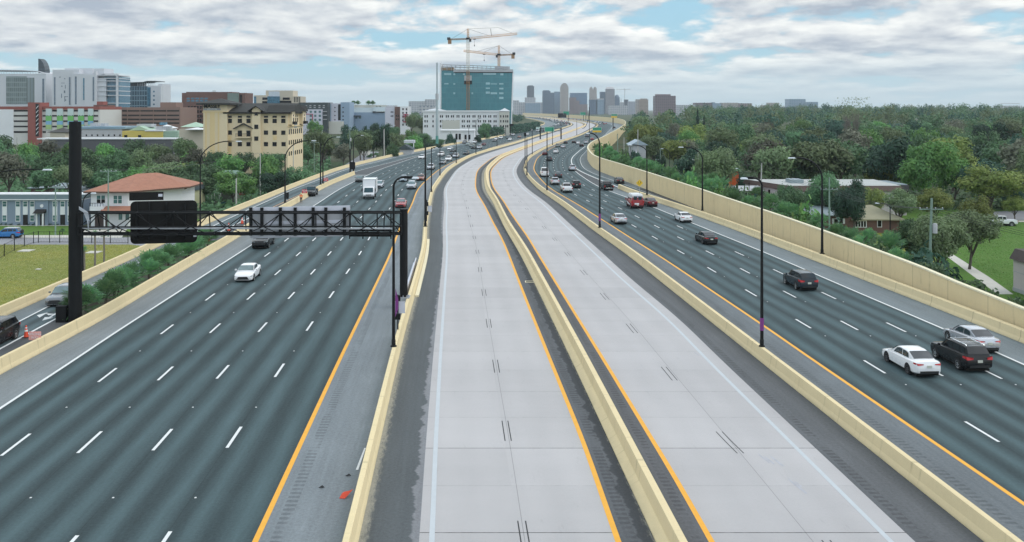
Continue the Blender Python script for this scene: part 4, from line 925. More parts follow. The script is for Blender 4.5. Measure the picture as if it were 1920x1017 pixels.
# crash cushion rails at the foot of the right post
tag(sweep('steel_rail_panels', shift(B2b, -0.3), [(-.75, 0), (-.75, .28), (-.52, .34), (-.50, .80), (-.40, .82), (-.38, 0)], m_alu2, 83, 100), 'pale steel rail panels bolted along the barrier just behind the right gantry post', 'guard rail')
tag(sweep('concrete_footing', shift(B2b, 0.02), [(0, 0), (0, .16), (.34, .16), (.34, 0)], m_cap, 83, 119), 'low white concrete footing on the right side of the barrier by the gantry post', 'footing')

# ------------------------------------------------------------------ lamp posts
m_led = mat('lamp_head', (0.62, 0.66, 0.70), 0.35, metal=0.2, var=0.1, scale=2); m_ban = mat('purple_banner', (0.19, 0.035, 0.20), 0.7, var=0.15, scale=3)
m_pgal = mat('weathered_pole', (0.33, 0.34, 0.34), 0.6, var=0.2, scale=1)
def lamp(px, pb_, pt, label, arm=None, head=None, Y=None, z0=.85, r=.13, group='black lamp posts along the highway', m=None, curved=True, extra=None):
    """pole from (px, pb_) up to pt; arm=(px,py) tip of its arm in the photo (at the pole's distance)"""
    if Y is None: Y = F * (H - z0) / (pb_ - HY)
    if pt >= pb_: pt = pb_ - 1
    X = at(px, Y); zt_ = zat(pt, Y); t = thing('street_lamp', label, 'street lamp', (X, Y, z0), 0, group); h = zt_ - z0; m = m or m_blk
    pl = MB(); pl.tube([(0, 0, 0), (0, 0, h)], [r, r * .62], 10); pl.lathe([(0, 0), (r * 1.9, 0), (r * 1.9, .06), (r * 1.2, .10), (r * 1.2, .45), (r, .5)], 10); pl.build('pole', m, t, smooth=40)
    if arm:
        ax, az = at(arm[0], Y) - X, zat(arm[1], Y) - z0; sg = 1 if ax > 0 else -1; am = MB()
        if curved:
            pts = [(0, 0, h - .3)]
            for j in range(1, 9): a = R(90) * j / 8; pts.append((ax * .72 * (1 - math.cos(a)), 0, h - .3 + (az - h + .3) * math.sin(a)))
            pts.append((ax * .86, 0, az))
        else:
            rr_ = min(.7, abs(ax) * .4); pts = [(0, 0, h - .3), (0, 0, az - rr_)]
            for j in range(1, 6): a = R(90) * j / 5; pts.append((sg * rr_ * (1 - math.cos(a)), 0, az - rr_ + rr_ * math.sin(a)))
            pts.append((ax * .7, 0, az))
        am.tube(pts, [r * .6] * (len(pts) - 1) + [r * .42], 8); am.build('arm', m, t, smooth=50)
        hd = MB(); hw = max(.5, min(.85, abs(ax) * .3)); hd.box((ax - sg * hw * .5 + sg * .1, 0, az - .03), (hw, .34, .13), 0, 0, .8); hd.build('lamp_head', m_led, t, bevel=.03)
        if not curved: MB().box((ax * .62, 0, az), (abs(ax) * .35, .2, .18)).build('driver_box', m, t)
    for e in extra or ():
        if e[0] == 'box': MB().b2(e[1] - e[3], e[1] + e[3], -.18, .18, zat(e[2], Y) - z0 - e[4], zat(e[2], Y) - z0 + e[4]).build('signal_box', m_blk, t)
        if e[0] == 'banner': q = MB(); q.add([(e[1], -.10, e[2]), (e[1] + .02, -.10, e[3]), (e[1] + .22, -.13, e[2] + (e[3] - e[2]) * .62), (e[1] + .22, -.12, e[2] + (e[3] - e[2]) * .3)], [(0, 1, 2, 3)]); q.build('banner', m_ban, t, fixn=False); 
        if e[0] == 'wrap': MB().tube([(0, 0, e[1]), (0, 0, e[2])], r * 1.16, 10).build('banner', m_ban, t, smooth=40)
    return t
lamp(738, 650, 348, 'nearest black lamp post in front of the right gantry post, with a bent arm', (783, 333), curved=False, r=.115, extra=[('banner', .12, 2.0, 4.0)])
lamp(1428.5, 650, 346, 'tall black lamp post on the right barrier with a bent arm and a purple wrap', (1391, 334), curved=False, r=.115, extra=[('wrap', 1.1, 1.95)])
lamp(1124.5, 427, 268, 'black lamp post with an arched arm behind the silver sedan, right barrier', (1100, 250), r=.14, extra=[('wrap', .9, 1.9)])
lamp(797.5, 425, 277, 'thick black pole with dark sign boxes beyond the gantry', None, r=.16)
lamp(809, 360, 277, 'lamp post with a white head beside the thick black pole', (820, 277), curved=False, r=.12)
lamp(825, 329, 271, 'thin lamp post beside the white suvs at the bend, left barrier', None, r=.13)
lamp(855.5, 306, 262, 'thin lamp post next to the silver suv at mid bend', None, r=.13)
lamp(892.5, 288.5, 230, 'lamp post behind the packed traffic at the bend', (905, 222), r=.13)
lamp(932, 274.5, 252, 'thin lamp post far up the bend, left barrier', None, r=.14)
lamp(1025.7, 357, 247, 'lamp post on the right barrier left of the white pickup', None, r=.14)
lamp(988, 329, 260, 'twin lamp post nearer to the tight bend of the right barrier', None, r=.14)
lamp(984.5, 316, 253, 'lamp post topped by a black box at the tight bend', None, r=.14, extra=[('box', 0, 252.5, .32, .5)])
lamp(998, 289.5, 246, 'thin lamp post past the tight bend of the right barrier', None, r=.14)
lamp(1036, 272, 240, 'thin lamp post in front of the first green sign', None, r=.16)
lamp(1081.5, 253.5, 227, 'thin lamp post standing before the white far lanes', (1103, 247) if False else None, r=.16)
lamp(1105, 286, 201, 'tall black lamp post where the sound wall bends out of sight', (1088, 241), z0=0, r=.15)
lamp(1213, 366, 284, 'lamp post with an arched arm behind the yellow diamond sign', (1178, 272), z0=.8, r=.14)
lamp(1317, 395, 296, 'lamp post with an arched arm left of the orange house', (1273, 276), z0=.8, r=.14)
lamp(1541.5, 476, 330, 'near lamp post with a long arched arm on the right gore barrier', (1479, 296), z0=.86, r=.15)
LR = 'black lamp posts behind the sound wall'
lamp(1404.5, 500, 342, 'plain black post behind the sound wall, below the bent lamp head', None, Y=165, z0=-5, r=.10, group=LR)
lamp(1669, 520, 388, 'street lamp with a short hooked arm between the brick house and the oaks', (1642, 381), Y=128, z0=-5, r=.10, group=LR)
lamp(1255.5, 400, 288, 'street lamp with an arched arm behind the sound wall by the grass clearing', (1240, 279), Y=240, z0=-5, r=.12, group=LR)
lamp(1183, 400, 284, 'street lamp in the bushes by the small gabled roof', (1177, 272), Y=265, z0=-5, r=.12, group=LR)
lamp(1386, 420, 330, 'street lamp behind the dark trees beside the orange house', (1380, 316), Y=190, z0=-5, r=.11, group=LR)
LLg = 'black lamp posts along the left ramp'
lamp(375.5, 440, 300, 'near lamp post with an arched arm over the left trees, right of the gantry sign', (452, 265), Y=128, z0=.0, r=.12, group=LLg)
lamp(534.5, 381, 296, 'lamp post with an arched arm in front of the tan building corner', (592, 264), z0=.9, r=.15, group=LLg, extra=[('box', .42, 367, .2, .55)])
lamp(605.5, 345, 284, 'lamp post with an arched arm right of the tan building, one of a close pair', (637, 257), z0=.9, r=.15, group=LLg)
lamp(601, 347, 270, 'straight black post standing close to an arched lamp post, right of the tan building', None, z0=.9, r=.15, group=LLg)
lamp(663, 325, 262, 'lamp post with an arched arm beside the black sign box at the gore', (681, 254), Y=250, z0=.0, r=.16, group=LLg)
lamp(718.5, 294, 244, 'lamp post with an arched arm by the frontage street, left of the round tree', (741, 235), Y=335, z0=-.5, r=.17, group=LLg)
lamp(155, 520, 380, 'short lamp post with a hooked arm right behind the thick gantry post', (178, 362), Y=93, z0=.6, r=.09, group=LLg)
lamp(773, 282, 262, 'thin black post left of the round dark tree on the left wall', None, z0=.8, r=.15, group=LLg)
lamp(879, 265, 234, 'lamp post with an arched arm before the white four storey building', (843, 227) if False else None, z0=.8, r=.16, group=LLg)
lamp(948, 253, 236, 'thin black post on the left wall before the hedge', None, z0=.8, r=.18, group=LLg)
lamp(-28, 560, 330, 'lamp head on a long arm reaching in from the left photo edge', (95, 318), Y=86, z0=0, r=.10, group=LLg)
lamp(1175, 520, 430, 'x', None) if False else None
# signal post with dark boxes beside the nearest lamp
sp_ = thing('detector_post', 'thin black post with two dark boxes and a pale sign beneath the right gantry post', 'post', (*G(746, 618, .85)[:2], .85))
Yd = sp_.location.y
MB().bar((0, 0, 0), (0, 0, zat(553, Yd) - .85), .05, 8).build('pole', m_blk, sp_)
for y in (559, 594): MB().b2(-.18, .18, -.14, .14, zat(y, Yd) - .85 - .2, zat(y, Yd) - .85 + .2).build('detector_box', m_blk, sp_)
MB().b2(-.32, .52, .06, .09, zat(588, Yd) - .85, zat(566, Yd) - .85).build('sign_panel', m_alu2, sp_)
sp2 = thing('detector_post', 'thin black post with two dark boxes beyond the gantry, on the barrier', 'post', (*G(800, 415, .85)[:2], .85)); Yd = sp2.location.y
MB().bar((0, 0, 0), (0, 0, zat(375, Yd) - .85), .06, 8).build('pole', m_blk, sp2)
for y in (383, 400): MB().b2(-.25, .25, -.2, .2, zat(y, Yd) - .85 - .28, zat(y, Yd) - .85 + .28).build('detector_box', m_blk, sp2)
MB().b2(0.1, .75, .06, .09, zat(398, Yd) - .85, zat(386, Yd) - .85).build('sign_panel', m_alu2, sp2)
# black box sign at the gore (back of a variable sign)
gs = thing('variable_sign', 'black box sign on a post at the tip of the left gore barrier', 'sign', (at(656.5, 247), 247, 0))
MB().bar((0, 0, 0), (0, 0, zat(280, 247)), .2, 8).build('post', m_blk, gs); MB().b2(.0, 1.35, -.3, .3, zat(318, 247), zat(304, 247)).build('sign_box', m_blk2, gs, bevel=.12); MB().bar((.55, 0, 0), (.55, 0, zat(318, 247)), .08).build('brace', m_galv, gs)

# ------------------------------------------------------------------ overhead and roadside signs
m_grn = mat('green_sign', (0.012, 0.27, 0.16), 0.45, var=0.08, scale=0.3); m_ylw = mat('yellow_sign', (0.78, 0.50, 0.02), 0.5, var=0.1, scale=1.0); m_rsign = mat('red_sign', (0.55, 0.03, 0.055), 0.45, var=0.1, scale=1); m_sgw = mat('sign_white', (0.75, 0.75, 0.75), 0.5, var=.05)
m_pink = mat('faded_red_sign', (0.66, 0.30, 0.27), 0.6, var=0.3, scale=2.0)
def overhead(label, Y, pxs, panels_, zpost, base_py=None):
    t = thing('overhead_sign', label, 'highway sign', (at(pxs[0], Y), Y, 0), 0, 'overhead signs on the far highway'); X0 = at(pxs[0], Y)
    for px in pxs: MB().bar((at(px, Y) - X0, 0, 0), (at(px, Y) - X0, 0, zpost), .38, 8).build('post', m_blk, t)
    xs_ = [at(p, Y) - X0 for p in pxs] + [at(q[0], Y) - X0 for q in panels_] + [at(q[1], Y) - X0 for q in panels_]
    for z in (zpost - .4, zpost - 1.8): MB().bar((min(xs_), 0, z), (max(xs_), 0, z), .14, 6).build('beam', m_blk, t)
    for (x0, x1, y0, y1, m) in panels_:
        pn = MB(); pn.b2(at(x0, Y) - X0, at(x1, Y) - X0, -.45, -.3, zat(y1, Y), zat(y0, Y)); po = pn.build('sign_panel', m, t)
        if m == m_grn:
            q = MB(); w_ = at(x1, Y) - at(x0, Y); hh = zat(y0, Y) - zat(y1, Y); xa, za = at(x0, Y) - X0, zat(y1, Y)
            for e in ((xa + .08, xa + w_ - .08, za + .08, za + .2), (xa + .08, xa + w_ - .08, za + hh - .2, za + hh - .08), (xa + .08, xa + .2, za + .22, za + hh - .22), (xa + w_ - .2, xa + w_ - .08, za + .22, za + hh - .22)): q.b2(e[0], e[1], -.47, -.452, e[2], e[3])
            q.build('sign_border', m_sgw, t)
    return t
overhead('green overhead sign over the far left lanes, between two dark posts', 520, (1013, 1052), [(1021, 1039, 238, 247.5, m_grn)], zat(240, 520))
overhead('green sign with a yellow strip over the right roadway', 640, (1117.5,), [(1111, 1128, 239, 245, m_grn), (1111, 1127.5, 245.2, 248.5, m_ylw)], zat(239, 640))
overhead('dark message board with a green sign behind it, far along the highway', 1150, (1065.5,), [(1046, 1062, 213, 221, m_blk2), (1056, 1067, 209, 216, m_grn)], zat(210, 1150))
overhead('small green sign on pale columns far along the highway', 1300, (1094, 1098.5), [(1088, 1098, 210.5, 216, m_grn)], zat(211, 1300))
overhead('green and yellow sign on a tall dark post beyond the right roadway', 760, (1149.5,), [(1146, 1157.5, 214, 218, m_grn), (1146, 1157, 218.2, 221, m_ylw)], zat(216, 760))
ob_ = thing('message_board', 'dark back of a message board above the far hedge, left wall', 'sign', (at(957, 600), 600, 0)); MB().b2(at(952, 600) - at(957, 600), at(963, 600) - at(957, 600), -.3, .3, zat(236.5, 600), zat(232.5, 600)).build('sign_box', m_blk2, ob_); MB().bar((0, .2, -2), (0, .2, zat(234, 600)), .3).build('post', m_blk, ob_)
def wrong_way(px, py_c, wpx, label, Y=None, faded=False, z0=-.0, hpx=None, grp='red rectangular warning signs along the left ramp'):
    t = thing('warning_sign', label, 'road sign', (at(px, Y), Y, z0), 0, grp); w_ = wpx * Y / F; hh = (hpx or wpx * .72) * Y / F; zc = zat(py_c, Y) - z0
    MB().bar((0, .05, 0), (0, .05, zc - hh * .3), .05).build('post', m_galv, t)
    MB().b2(-w_ / 2, w_ / 2, -.02, .02, zc - hh / 2, zc + hh / 2).build('sign_panel', m_pink if faded else m_rsign, t, bevel=.008)
    mt = m_sgw if not faded else mat('faded_white', (0.72, 0.58, 0.60), .6)
    text('WRONG', hh * .44, t, mt, (0, -.03, zc + hh * .2), (R(90), 0, 0), sx=.85, bold=.006 * hh); text('WAY', hh * .44, t, mt, (0, -.03, zc - hh * .22), (R(90), 0, 0), sx=.85, bold=.006 * hh)
    return t
wrong_way(454, 362.5, 10.5, 'red sign with white words standing on the gravel left of the frontage wall', 213, z0=-4.7)
wrong_way(526.8, 336.5, 9.5, 'red sign with white words by the hedge, right behind a lamp post', 256, z0=-4.6)
wrong_way(571, 359, 9.5, 'red sign with white words just behind the road worker', 175, z0=0)
wrong_way(611, 337, 8.5, 'red sign with white words beside the pair of black posts', 202, z0=0)
wrong_way(65.5, 630, 23, 'faded pink sign beside the traffic cone behind the left barrier', 64.5, True, 0, 16)
yd = thing('warning_sign', 'yellow diamond lane-merge sign on the right gore barrier', 'road sign', (*G(1199, 366, .86)[:2], .86)); Yd = yd.location.y; zc = zat(343.5, Yd) - .86; hd_ = 6.6 * Yd / F
q = MB(); q.prism([(-hd_, zc), (0, zc - hd_), (hd_, zc), (0, zc + hd_)], 1, -.06, -.02); q.build('sign_panel', m_ylw, yd); MB().bar((0, .05, 0), (0, .05, zc), .06).build('post', m_galv, yd)
q = MB()
def ar_(a, b_, w_): 
    a, b_ = Vector((a[0], 0, a[1])), Vector((b_[0], 0, b_[1])); d = (b_ - a).normalized(); n = Vector((d.z, 0, -d.x)); q.add([tuple(a + n * w_ + Vector((0, -.066, 0))), tuple(a - n * w_ + Vector((0, -.066, 0))), tuple(b_ - n * w_ + Vector((0, -.066, 0))), tuple(b_ + n * w_ + Vector((0, -.066, 0)))], [(0, 1, 2, 3)])
h_ = hd_
ar_((-.38 * h_, zc - .45 * h_), (-.38 * h_, zc + .3 * h_), .05 * h_); q.add([(-.55 * h_, -.067, zc + .22 * h_), (-.21 * h_, -.067, zc + .22 * h_), (-.38 * h_, -.067, zc + .52 * h_)], [(0, 1, 2)])
ar_((.1 * h_, zc - .5 * h_), (.1 * h_, zc - .1 * h_), .05 * h_); ar_((.1 * h_, zc - .1 * h_), (.36 * h_, zc + .12 * h_), .05 * h_); ar_((.36 * h_, zc + .1 * h_), (.36 * h_, zc + .25 * h_), .05 * h_); q.add([(.2 * h_, -.067, zc + .22 * h_), (.52 * h_, -.067, zc + .22 * h_), (.36 * h_, -.067, zc + .48 * h_)], [(0, 1, 2)])
q.build('arrow_symbol', m_black, yd, fixn=False)

# ------------------------------------------------------------------ cones and small litter
m_org = mat('orange_plastic', (0.72, 0.075, 0.03), 0.5, var=0.12, scale=3)
def cone(px, py, label, lying=False, s=1.0, z=0.0):
    p = G(px, py, z); t = thing('traffic_cone', label, 'traffic cone', p, 0, 'orange traffic cones'); t.scale = (s,) * 3
    b_ = MB(); b_.lathe([(0, .03), (.17, .05), (.045, .9), (0, .92)], 14); b_.build('cone', m_org, t, smooth=50); MB().b2(-.24, .24, -.24, .24, 0, .05).build('base', m_black if not lying else m_org, t, bevel=.02)
    for z0, z1 in ((.45, .58), (.68, .76)): r0, r1 = .17 - (z0 - .05) / .85 * .125 + .004, .17 - (z1 - .05) / .85 * .125 + .004; MB().lathe([(r0, z0), (r1, z1)], 14).build('reflective_band', m_sgw, t, smooth=50)
    if lying: t.rotation_euler = (R(96), 0, R(-62)); t.location.z = .2
    return t
cone(49, 633, 'orange traffic cone beside the faded pink sign on the left ramp')
cone(391, 453, 'orange traffic cone on the ramp line below the gantry truss', s=1.2)
cone(454, 420, 'orange traffic cone far up the ramp line seen through the truss', s=1.2)
cone(429, 433, 'orange traffic cone behind the truss diagonals, middle of three', s=1.2)
fl = MB(); 
p = G(650, 933)
fl.add([(-.30, -.14, .02), (-.05, -.20, .03), (.06, -.02, .10), (.26, .16, .30), (.12, .22, .22), (-.22, .06, .16), (-.12, -.04, .26)], [(0, 1, 2, 6), (2, 3, 4, 6), (6, 4, 5), (0, 6, 5)]); fo = fl.build('crushed_cone', m_org, smooth=30); fo.location = p; fo.scale = (1.0, 1.0, 1.0); tag(fo, 'crushed orange cone lying against the barrier foot near the bottom edge', 'traffic cone')
sl_ = MB(); a, e = G(667, 882), G(683, 842); sl_.add([(a.x, a.y, .02), (a.x + .12, a.y, .02), (e.x + .08, e.y, .05), (e.x, e.y, .05)], [(0, 1, 2, 3)]); tag(sl_.build('plastic_strip', m_sgw, fixn=False), 'thin white plastic strip lying along the barrier foot', 'debris')
for px, py, la in ((653, 893, 'small black rag on the shoulder near the white strip'), (603, 915, 'tiny dark scrap on the left inner shoulder')):
    p = G(px, py); q = MB(); q.add([(-.15, 0, .01), (0, -.07, .06), (.14, .02, .01), (.02, .1, .08)], [(0, 1, 2), (0, 2, 3)]); o = q.build('rag', m_black); o.location = p; tag(o, la, 'debris')
# drain frames at the median barrier
for px, py, la in ((993, 529, 'small pale drain frame at the foot of the median barrier'),):
    p = G(px, py); q = MB()
    for e in ((-.45, .45, -.4, -.32), (-.45, .45, .32, .4), (-.45, -.36, -.32, .32)): q.b2(*e, .006, .05)
    o = q.build('drain_frame', m_cap); o.location = p; tag(o, la, 'drain')

# ------------------------------------------------------------------ road worker
def skin_chain(verts, edges, radii, name, m, parent, sub=2):
    me = bpy.data.meshes.new(name); me.from_pydata(verts, edges, []); o = bpy.data.objects.new(name, me); COL.objects.link(o)
    md = o.modifiers.new('s', 'SKIN'); 
    for i, r_ in enumerate(radii): me.skin_vertices[0].data[i].radius = r_ if isinstance(r_, tuple) else (r_, r_)
    me.skin_vertices[0].data[0].use_root = True
    s2 = o.modifiers.new('d', 'SUBSURF'); s2.levels = sub; s2.render_levels = sub
    dg = bpy.context.evaluated_depsgraph_get(); ev = o.evaluated_get(dg); m2 = bpy.data.meshes.new_from_object(ev); bpy.data.objects.remove(o)
    o = bpy.data.objects.new(name, m2); COL.objects.link(o); m2.materials.clear(); m2.materials.append(m); o.parent = parent
    m2.polygons.foreach_set('use_smooth', [True] * len(m2.polygons)); return o
m_skin = mat('skin', (0.36, 0.20, 0.13), 0.6, var=.08, scale=8); m_vest = mat('orange_safety_shirt', (0.85, 0.16, 0.04), 0.7, var=.12, scale=6); m_jean = mat('dark_trousers', (0.045, 0.045, 0.05), 0.8, var=.2, scale=8); m_hat = mat('yellow_hard_hat', (0.85, 0.72, 0.30), 0.35)
p = G(564.5, 381); wkr = thing('person', 'road worker in orange shirt and pale hard hat standing at the left barrier', 'person', p, R(200))
vb = [(0, 0, .96), (0, .0, 1.18), (0, .01, 1.42), (0, .02, 1.52), (0, .04, 1.66), (.11, 0, .90), (.12, .02, .50), (.13, -.02, .09), (.13, .10, .05), (-.11, 0, .90), (-.13, .05, .50), (-.14, .02, .09), (-.14, .14, .05), (.19, 0, 1.43), (.25, .02, 1.16), (.22, .16, .96), (-.19, 0, 1.43), (-.27, .02, 1.17), (-.20, .20, 1.05)]
eb = [(0, 1), (1, 2), (2, 3), (3, 4), (0, 5), (5, 6), (6, 7), (7, 8), (0, 9), (9, 10), (10, 11), (11, 12), (2, 13), (13, 14), (14, 15), (2, 16), (16, 17), (17, 18)]
rb = [(.15, .11), (.14, .10), (.16, .10), .055, .10, .095, .065, .05, .045, .095, .065, .05, .045, .065, .05, .035, .065, .05, .035]
skin_chain(vb, eb, rb, 'body', m_skin, wkr)
skin_chain([(0, 0, .98), (0, 0, 1.2), (0, .01, 1.44), (.19, 0, 1.43), (.24, .02, 1.2), (-.19, 0, 1.43), (-.26, .02, 1.2)], [(0, 1), (1, 2), (2, 3), (3, 4), (2, 5), (5, 6)], [(.175, .135), (.165, .125), (.18, .12), .085, .07, .085, .07], 'shirt', m_vest, wkr)
skin_chain([(0, 0, .97), (.11, 0, .90), (.12, .02, .50), (.13, -.02, .10), (-.11, 0, .90), (-.13, .05, .5), (-.14, .02, .1)], [(0, 1), (1, 2), (2, 3), (0, 4), (4, 5), (5, 6)], [(.165, .125), .115, .085, .07, .115, .085, .07], 'trousers', m_jean, wkr)
hm = MB(); hm.lathe([(.155, 1.72), (.125, 1.73), (.12, 1.79), (.09, 1.845), (0, 1.86)], 14, (0, .04, 0)); hm.build('hard_hat', m_hat, wkr, smooth=50)
vst = MB(); vst.lathe([(.196, 1.16), (.196, 1.22)], 16); vo = vst.build('reflective_band', m_hat, wkr, smooth=60); vo.scale = (1, .76, 1)
for s, hx, hy, hz_ in ((1, .215, .19, .90), (-1, -.19, .25, 1.02)):
    for k_ in range(5): an = (k_ - 2) * .016; MB().tube([(hx + an, hy - .01, hz_), (hx + an * 1.2, hy + .03, hz_ - .045), (hx + an, hy + .045, hz_ - (.085 if k_ != 0 else .06))], [.011, .010, .008], 6).build('finger', m_skin, wkr, smooth=60)
# ------------------------------------------------------------------ buildings
class Bld:
    """a building whose front stands at depth Y; its sizes are read off the photo at that depth"""
    def __init__(s, name, label, Y, px, cat='building', group=None, base=None):
        s.Y = Y; s.X0 = at(px, Y); s.z0 = gz(Y) if base is None else base
        s.t = thing(name, label, cat, (s.X0, Y, s.z0), 0, group)
    def x(s, px): return at(px, s.Y) - s.X0
    def z(s, py): return zat(py, s.Y) - s.z0
    def box(s, part, x0, x1, y0, y1, m, d0=0.0, d1=12.0, bevel=0, parent=None):
        """photo rectangle x0..x1, y0(top)..y1(bottom, None = ground), from depth d0 to d1 behind the front"""
        b = MB(); b.b2(s.x(x0), s.x(x1), d0, d1, (0 if y1 is None else s.z(y1)), s.z(y0)); return b.build(part, m, parent or s.t, bevel=bevel)
    def wins(s, xs, ys, w, h, m, part='window', d=0.06, fm=None, off=0.0):
        for y in ys:
            for x in xs:
                f = MB().b2(s.x(x - w / 2), s.x(x + w / 2), off - d, off + .1, s.z(y + h / 2), s.z(y - h / 2)).build(part, fm or m, s.t)
                if fm: e = .10; MB().b2(s.x(x - w / 2) + e, s.x(x + w / 2) - e, off - d - .012, off, s.z(y + h / 2) + e, s.z(y - h / 2) - e).build('pane', m, f)
    def side(s, xl, d0, d1, y0, y1, m, part='window', pr=0.06, sg=1):
        """opening on the end wall at local x = xl"""
        b = MB(); b.b2(xl - (.1 if sg > 0 else pr), xl + (pr if sg > 0 else .1), d0, d1, s.z(y1), s.z(y0)); return b.build(part, m, s.t)
def hip(x0, x1, d0, d1, z0, z1, ov=.6, inset=None, th=.2):
    b = MB(); x0 -= ov; x1 += ov; d0 -= ov; d1 += ov; iy = (d1 - d0) / 2; ix = min(iy, (x1 - x0) / 2 - .05) if inset is None else inset; dm = (d0 + d1) / 2
    v = [(x0, d0, z0), (x1, d0, z0), (x1, d1, z0), (x0, d1, z0), (x0 + ix, dm, z1), (x1 - ix, dm, z1), (x0, d0, z0 - th), (x1, d0, z0 - th), (x1, d1, z0 - th), (x0, d1, z0 - th)]
    b.add(v, [(0, 1, 5, 4), (1, 2, 5), (2, 3, 4, 5), (3, 0, 4), (0, 1, 7, 6), (1, 2, 8, 7), (2, 3, 9, 8), (3, 0, 6, 9), (6, 7, 8, 9)]); return b
def gable(x0, x1, d0, d1, z0, z1, axis='x', ov=.4):
    b = MB()
    if axis == 'x': b.prism([(d0 - ov, z0), (d1 + ov, z0), ((d0 + d1) / 2, z1)], 0, x0 - ov, x1 + ov)
    else: b.prism([(x0 - ov, z0), (x1 + ov, z0), ((x0 + x1) / 2, z1)], 1, d0 - ov, d1 + ov)
    return b
def stripes(name, base, dark, vert=True, per=0.4, amp=0.25, rough=.8):
    m, k = new_mat(name); o = k.n('TexCoord').outputs['Object']; sp = k.n('SeparateXYZ', Vector=o)
    v = sp.outputs[0] if vert else sp.outputs[2]; st = k.m('LESS_THAN', k.m('FRACT', k.m('MULTIPLY', v, 1 / per)), .35); n = k.noise(o, .7, 5); 
    c = k.mix(k.m('MULTIPLY', st, amp), (*base, 1), dark); c = k.mix(k.m('MULTIPLY', n, .4), c, tuple(x * .75 for x in base)); finish(k, c, rough); return m
m_wht = mat('white_stucco', (0.72, 0.73, 0.75), .85, var=.08, scale=.15); m_gry = mat('grey_concrete', (0.42, 0.43, 0.45), .85, var=.12, scale=.15)
m_dg = mat('window_dark', (0.007, 0.007, 0.008), .2, var=.3, scale=.3, spec=.35); m_bg = glass('window_blue', (0.05, 0.13, 0.19), .10); m_tg = glass('window_teal', (0.05, 0.12, 0.12), .12)
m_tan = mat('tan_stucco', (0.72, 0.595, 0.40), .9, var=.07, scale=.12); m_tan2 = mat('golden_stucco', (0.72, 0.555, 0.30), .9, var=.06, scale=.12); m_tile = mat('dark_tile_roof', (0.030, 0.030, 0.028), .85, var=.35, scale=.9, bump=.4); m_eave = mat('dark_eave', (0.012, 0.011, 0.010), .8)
m_brick = mat('brown_brick', (0.15, 0.085, 0.070), .9, var=.2, scale=.4); m_rbrick = mat('red_brick', (0.27, 0.085, 0.068), .9, var=.15, scale=.3)
# --- big tan office building with the lettered tower
o = Bld('office_building', 'large tan four storey office building with a dark tiled roof and lettered tower', 288, 460); x = o.x; z = o.z; D = 21.0
o.box('wall', 428, 539.5, 211, None, m_tan, 0, D); o.box('tower', 383.5, 428, 194, None, m_tan, -1.2, 10)
b = MB(); b.b2(x(382), x(429), -1.35, 10.2, z(211.5), z(209.5)); b.build('cornice', m_tan2, o.t)
hip(x(383), x(428), -1.2, 10, z(194), z(184.5), 1.6, th=.5).build('tower_roof', m_tile, o.t); MB().b2(x(380.5), x(430.5), -2.6, 11.4, z(196.5), z(193.6)).build('tower_eave', m_eave, o.t)
for a, c in ((387, 390), (396, 405), (410.5, 413.5)): o.box('pilaster', a, c, 210.5, None, m_tan2, -1.3, -1.1)
sg_ = MB().b2(x(384.5), x(416), -1.40, -1.22, z(206.8), z(203.4)).build('sign_panel', mat('grey_sign_board', (.30, .31, .34), .6), o.t)
text('MASSEY', 1.75, sg_, mat('sign_dark_letters', (.05, .05, .055), .6), ((x(384.5) + x(416)) / 2, -1.32, z(199.6)), (R(90), 0, 0), bold=.05, sx=.84, depth=.1); text('SERVICES', .62, sg_, m_sgw, ((x(384.5) + x(416)) / 2, -1.43, z(205.1)), (R(90), 0, 0), sx=1.25)
rf = MB(); rx0, rx1 = x(421), x(539.5) + 1.0; rf.add([(rx0, -1.2, z(211.5)), (rx1, -1.2, z(211.5)), (rx1, D / 2, z(193.5)), (rx0 + 3, D / 2, z(193.5)), (rx1, D + 1.2, z(211.5)), (rx0, D + 1.2, z(211.5))], [(0, 1, 2, 3), (3, 2, 4, 5), (0, 3, 5), (1, 4, 2), (0, 5, 4, 1)]); rf.build('roof', m_tile, o.t)
MB().b2(x(420.5), x(540) + 1.0, -1.35, D + 1.3, z(213.5), z(210.5)).build('eave', m_eave, o.t)
o.box('bay', 474, 490, 205, None, m_tan, -1.0, .2); gb = MB(); gb.prism([(x(467), z(209.5)), (x(482), z(199.8)), (x(496), z(209.5)), (x(496), z(208)), (x(482), z(198.3)), (x(467), z(208))], 1, -1.9, 5); gb.build('bay_roof', m_tile, o.t); q = MB(); q.prism([(x(474), z(205.2)), (x(490), z(205.2)), (x(482), z(200))], 1, -.98, .2); q.build('gable_wall', m_tan, o.t)
q = MB(); q.prism([(x(478.7) + (x(485.5) - x(478.7)) * (.5 - .5 * math.cos(math.pi * j / 8)), z(216.8) + (z(213.2) - z(216.8)) * math.sin(math.pi * j / 8)) for j in range(9)], 1, -1.08, -.9); q.build('arched_window', m_dg, o.t)
cols = (431, 449.8, 466, 498.7, 515, 531.3)
o.wins(cols, (219.3,), 7.8, 3.8, m_dg); o.wins(cols, (227,), 7.8, 8, m_dg); o.wins((431, 498.7, 515, 531.3), (249,), 7.8, 7.8, m_dg); o.wins((449.8, 466), (250.5,), 7.8, 11, m_dg); o.wins((431, 449.8, 466, 498.7, 515, 531.8), (270.6,), 7.8, 7.8, m_dg); o.wins((431, 449.8, 466, 498.7, 515, 531.8), (293,), 7.8, 7.8, m_dg)
o.wins((482.3,), (238, 260), 7.4, 8, m_dg, off=-1.0)
MB().b2(x(443.5), x(471.5), -1.4, 0, z(259), z(257.3)).build('balcony', m_tan, o.t); q = MB()
for j in range(14): xx = x(444) + (x(471) - x(444)) * j / 13; q.bar((xx, -1.35, z(257.3)), (xx, -1.35, z(251)), .04, 4)
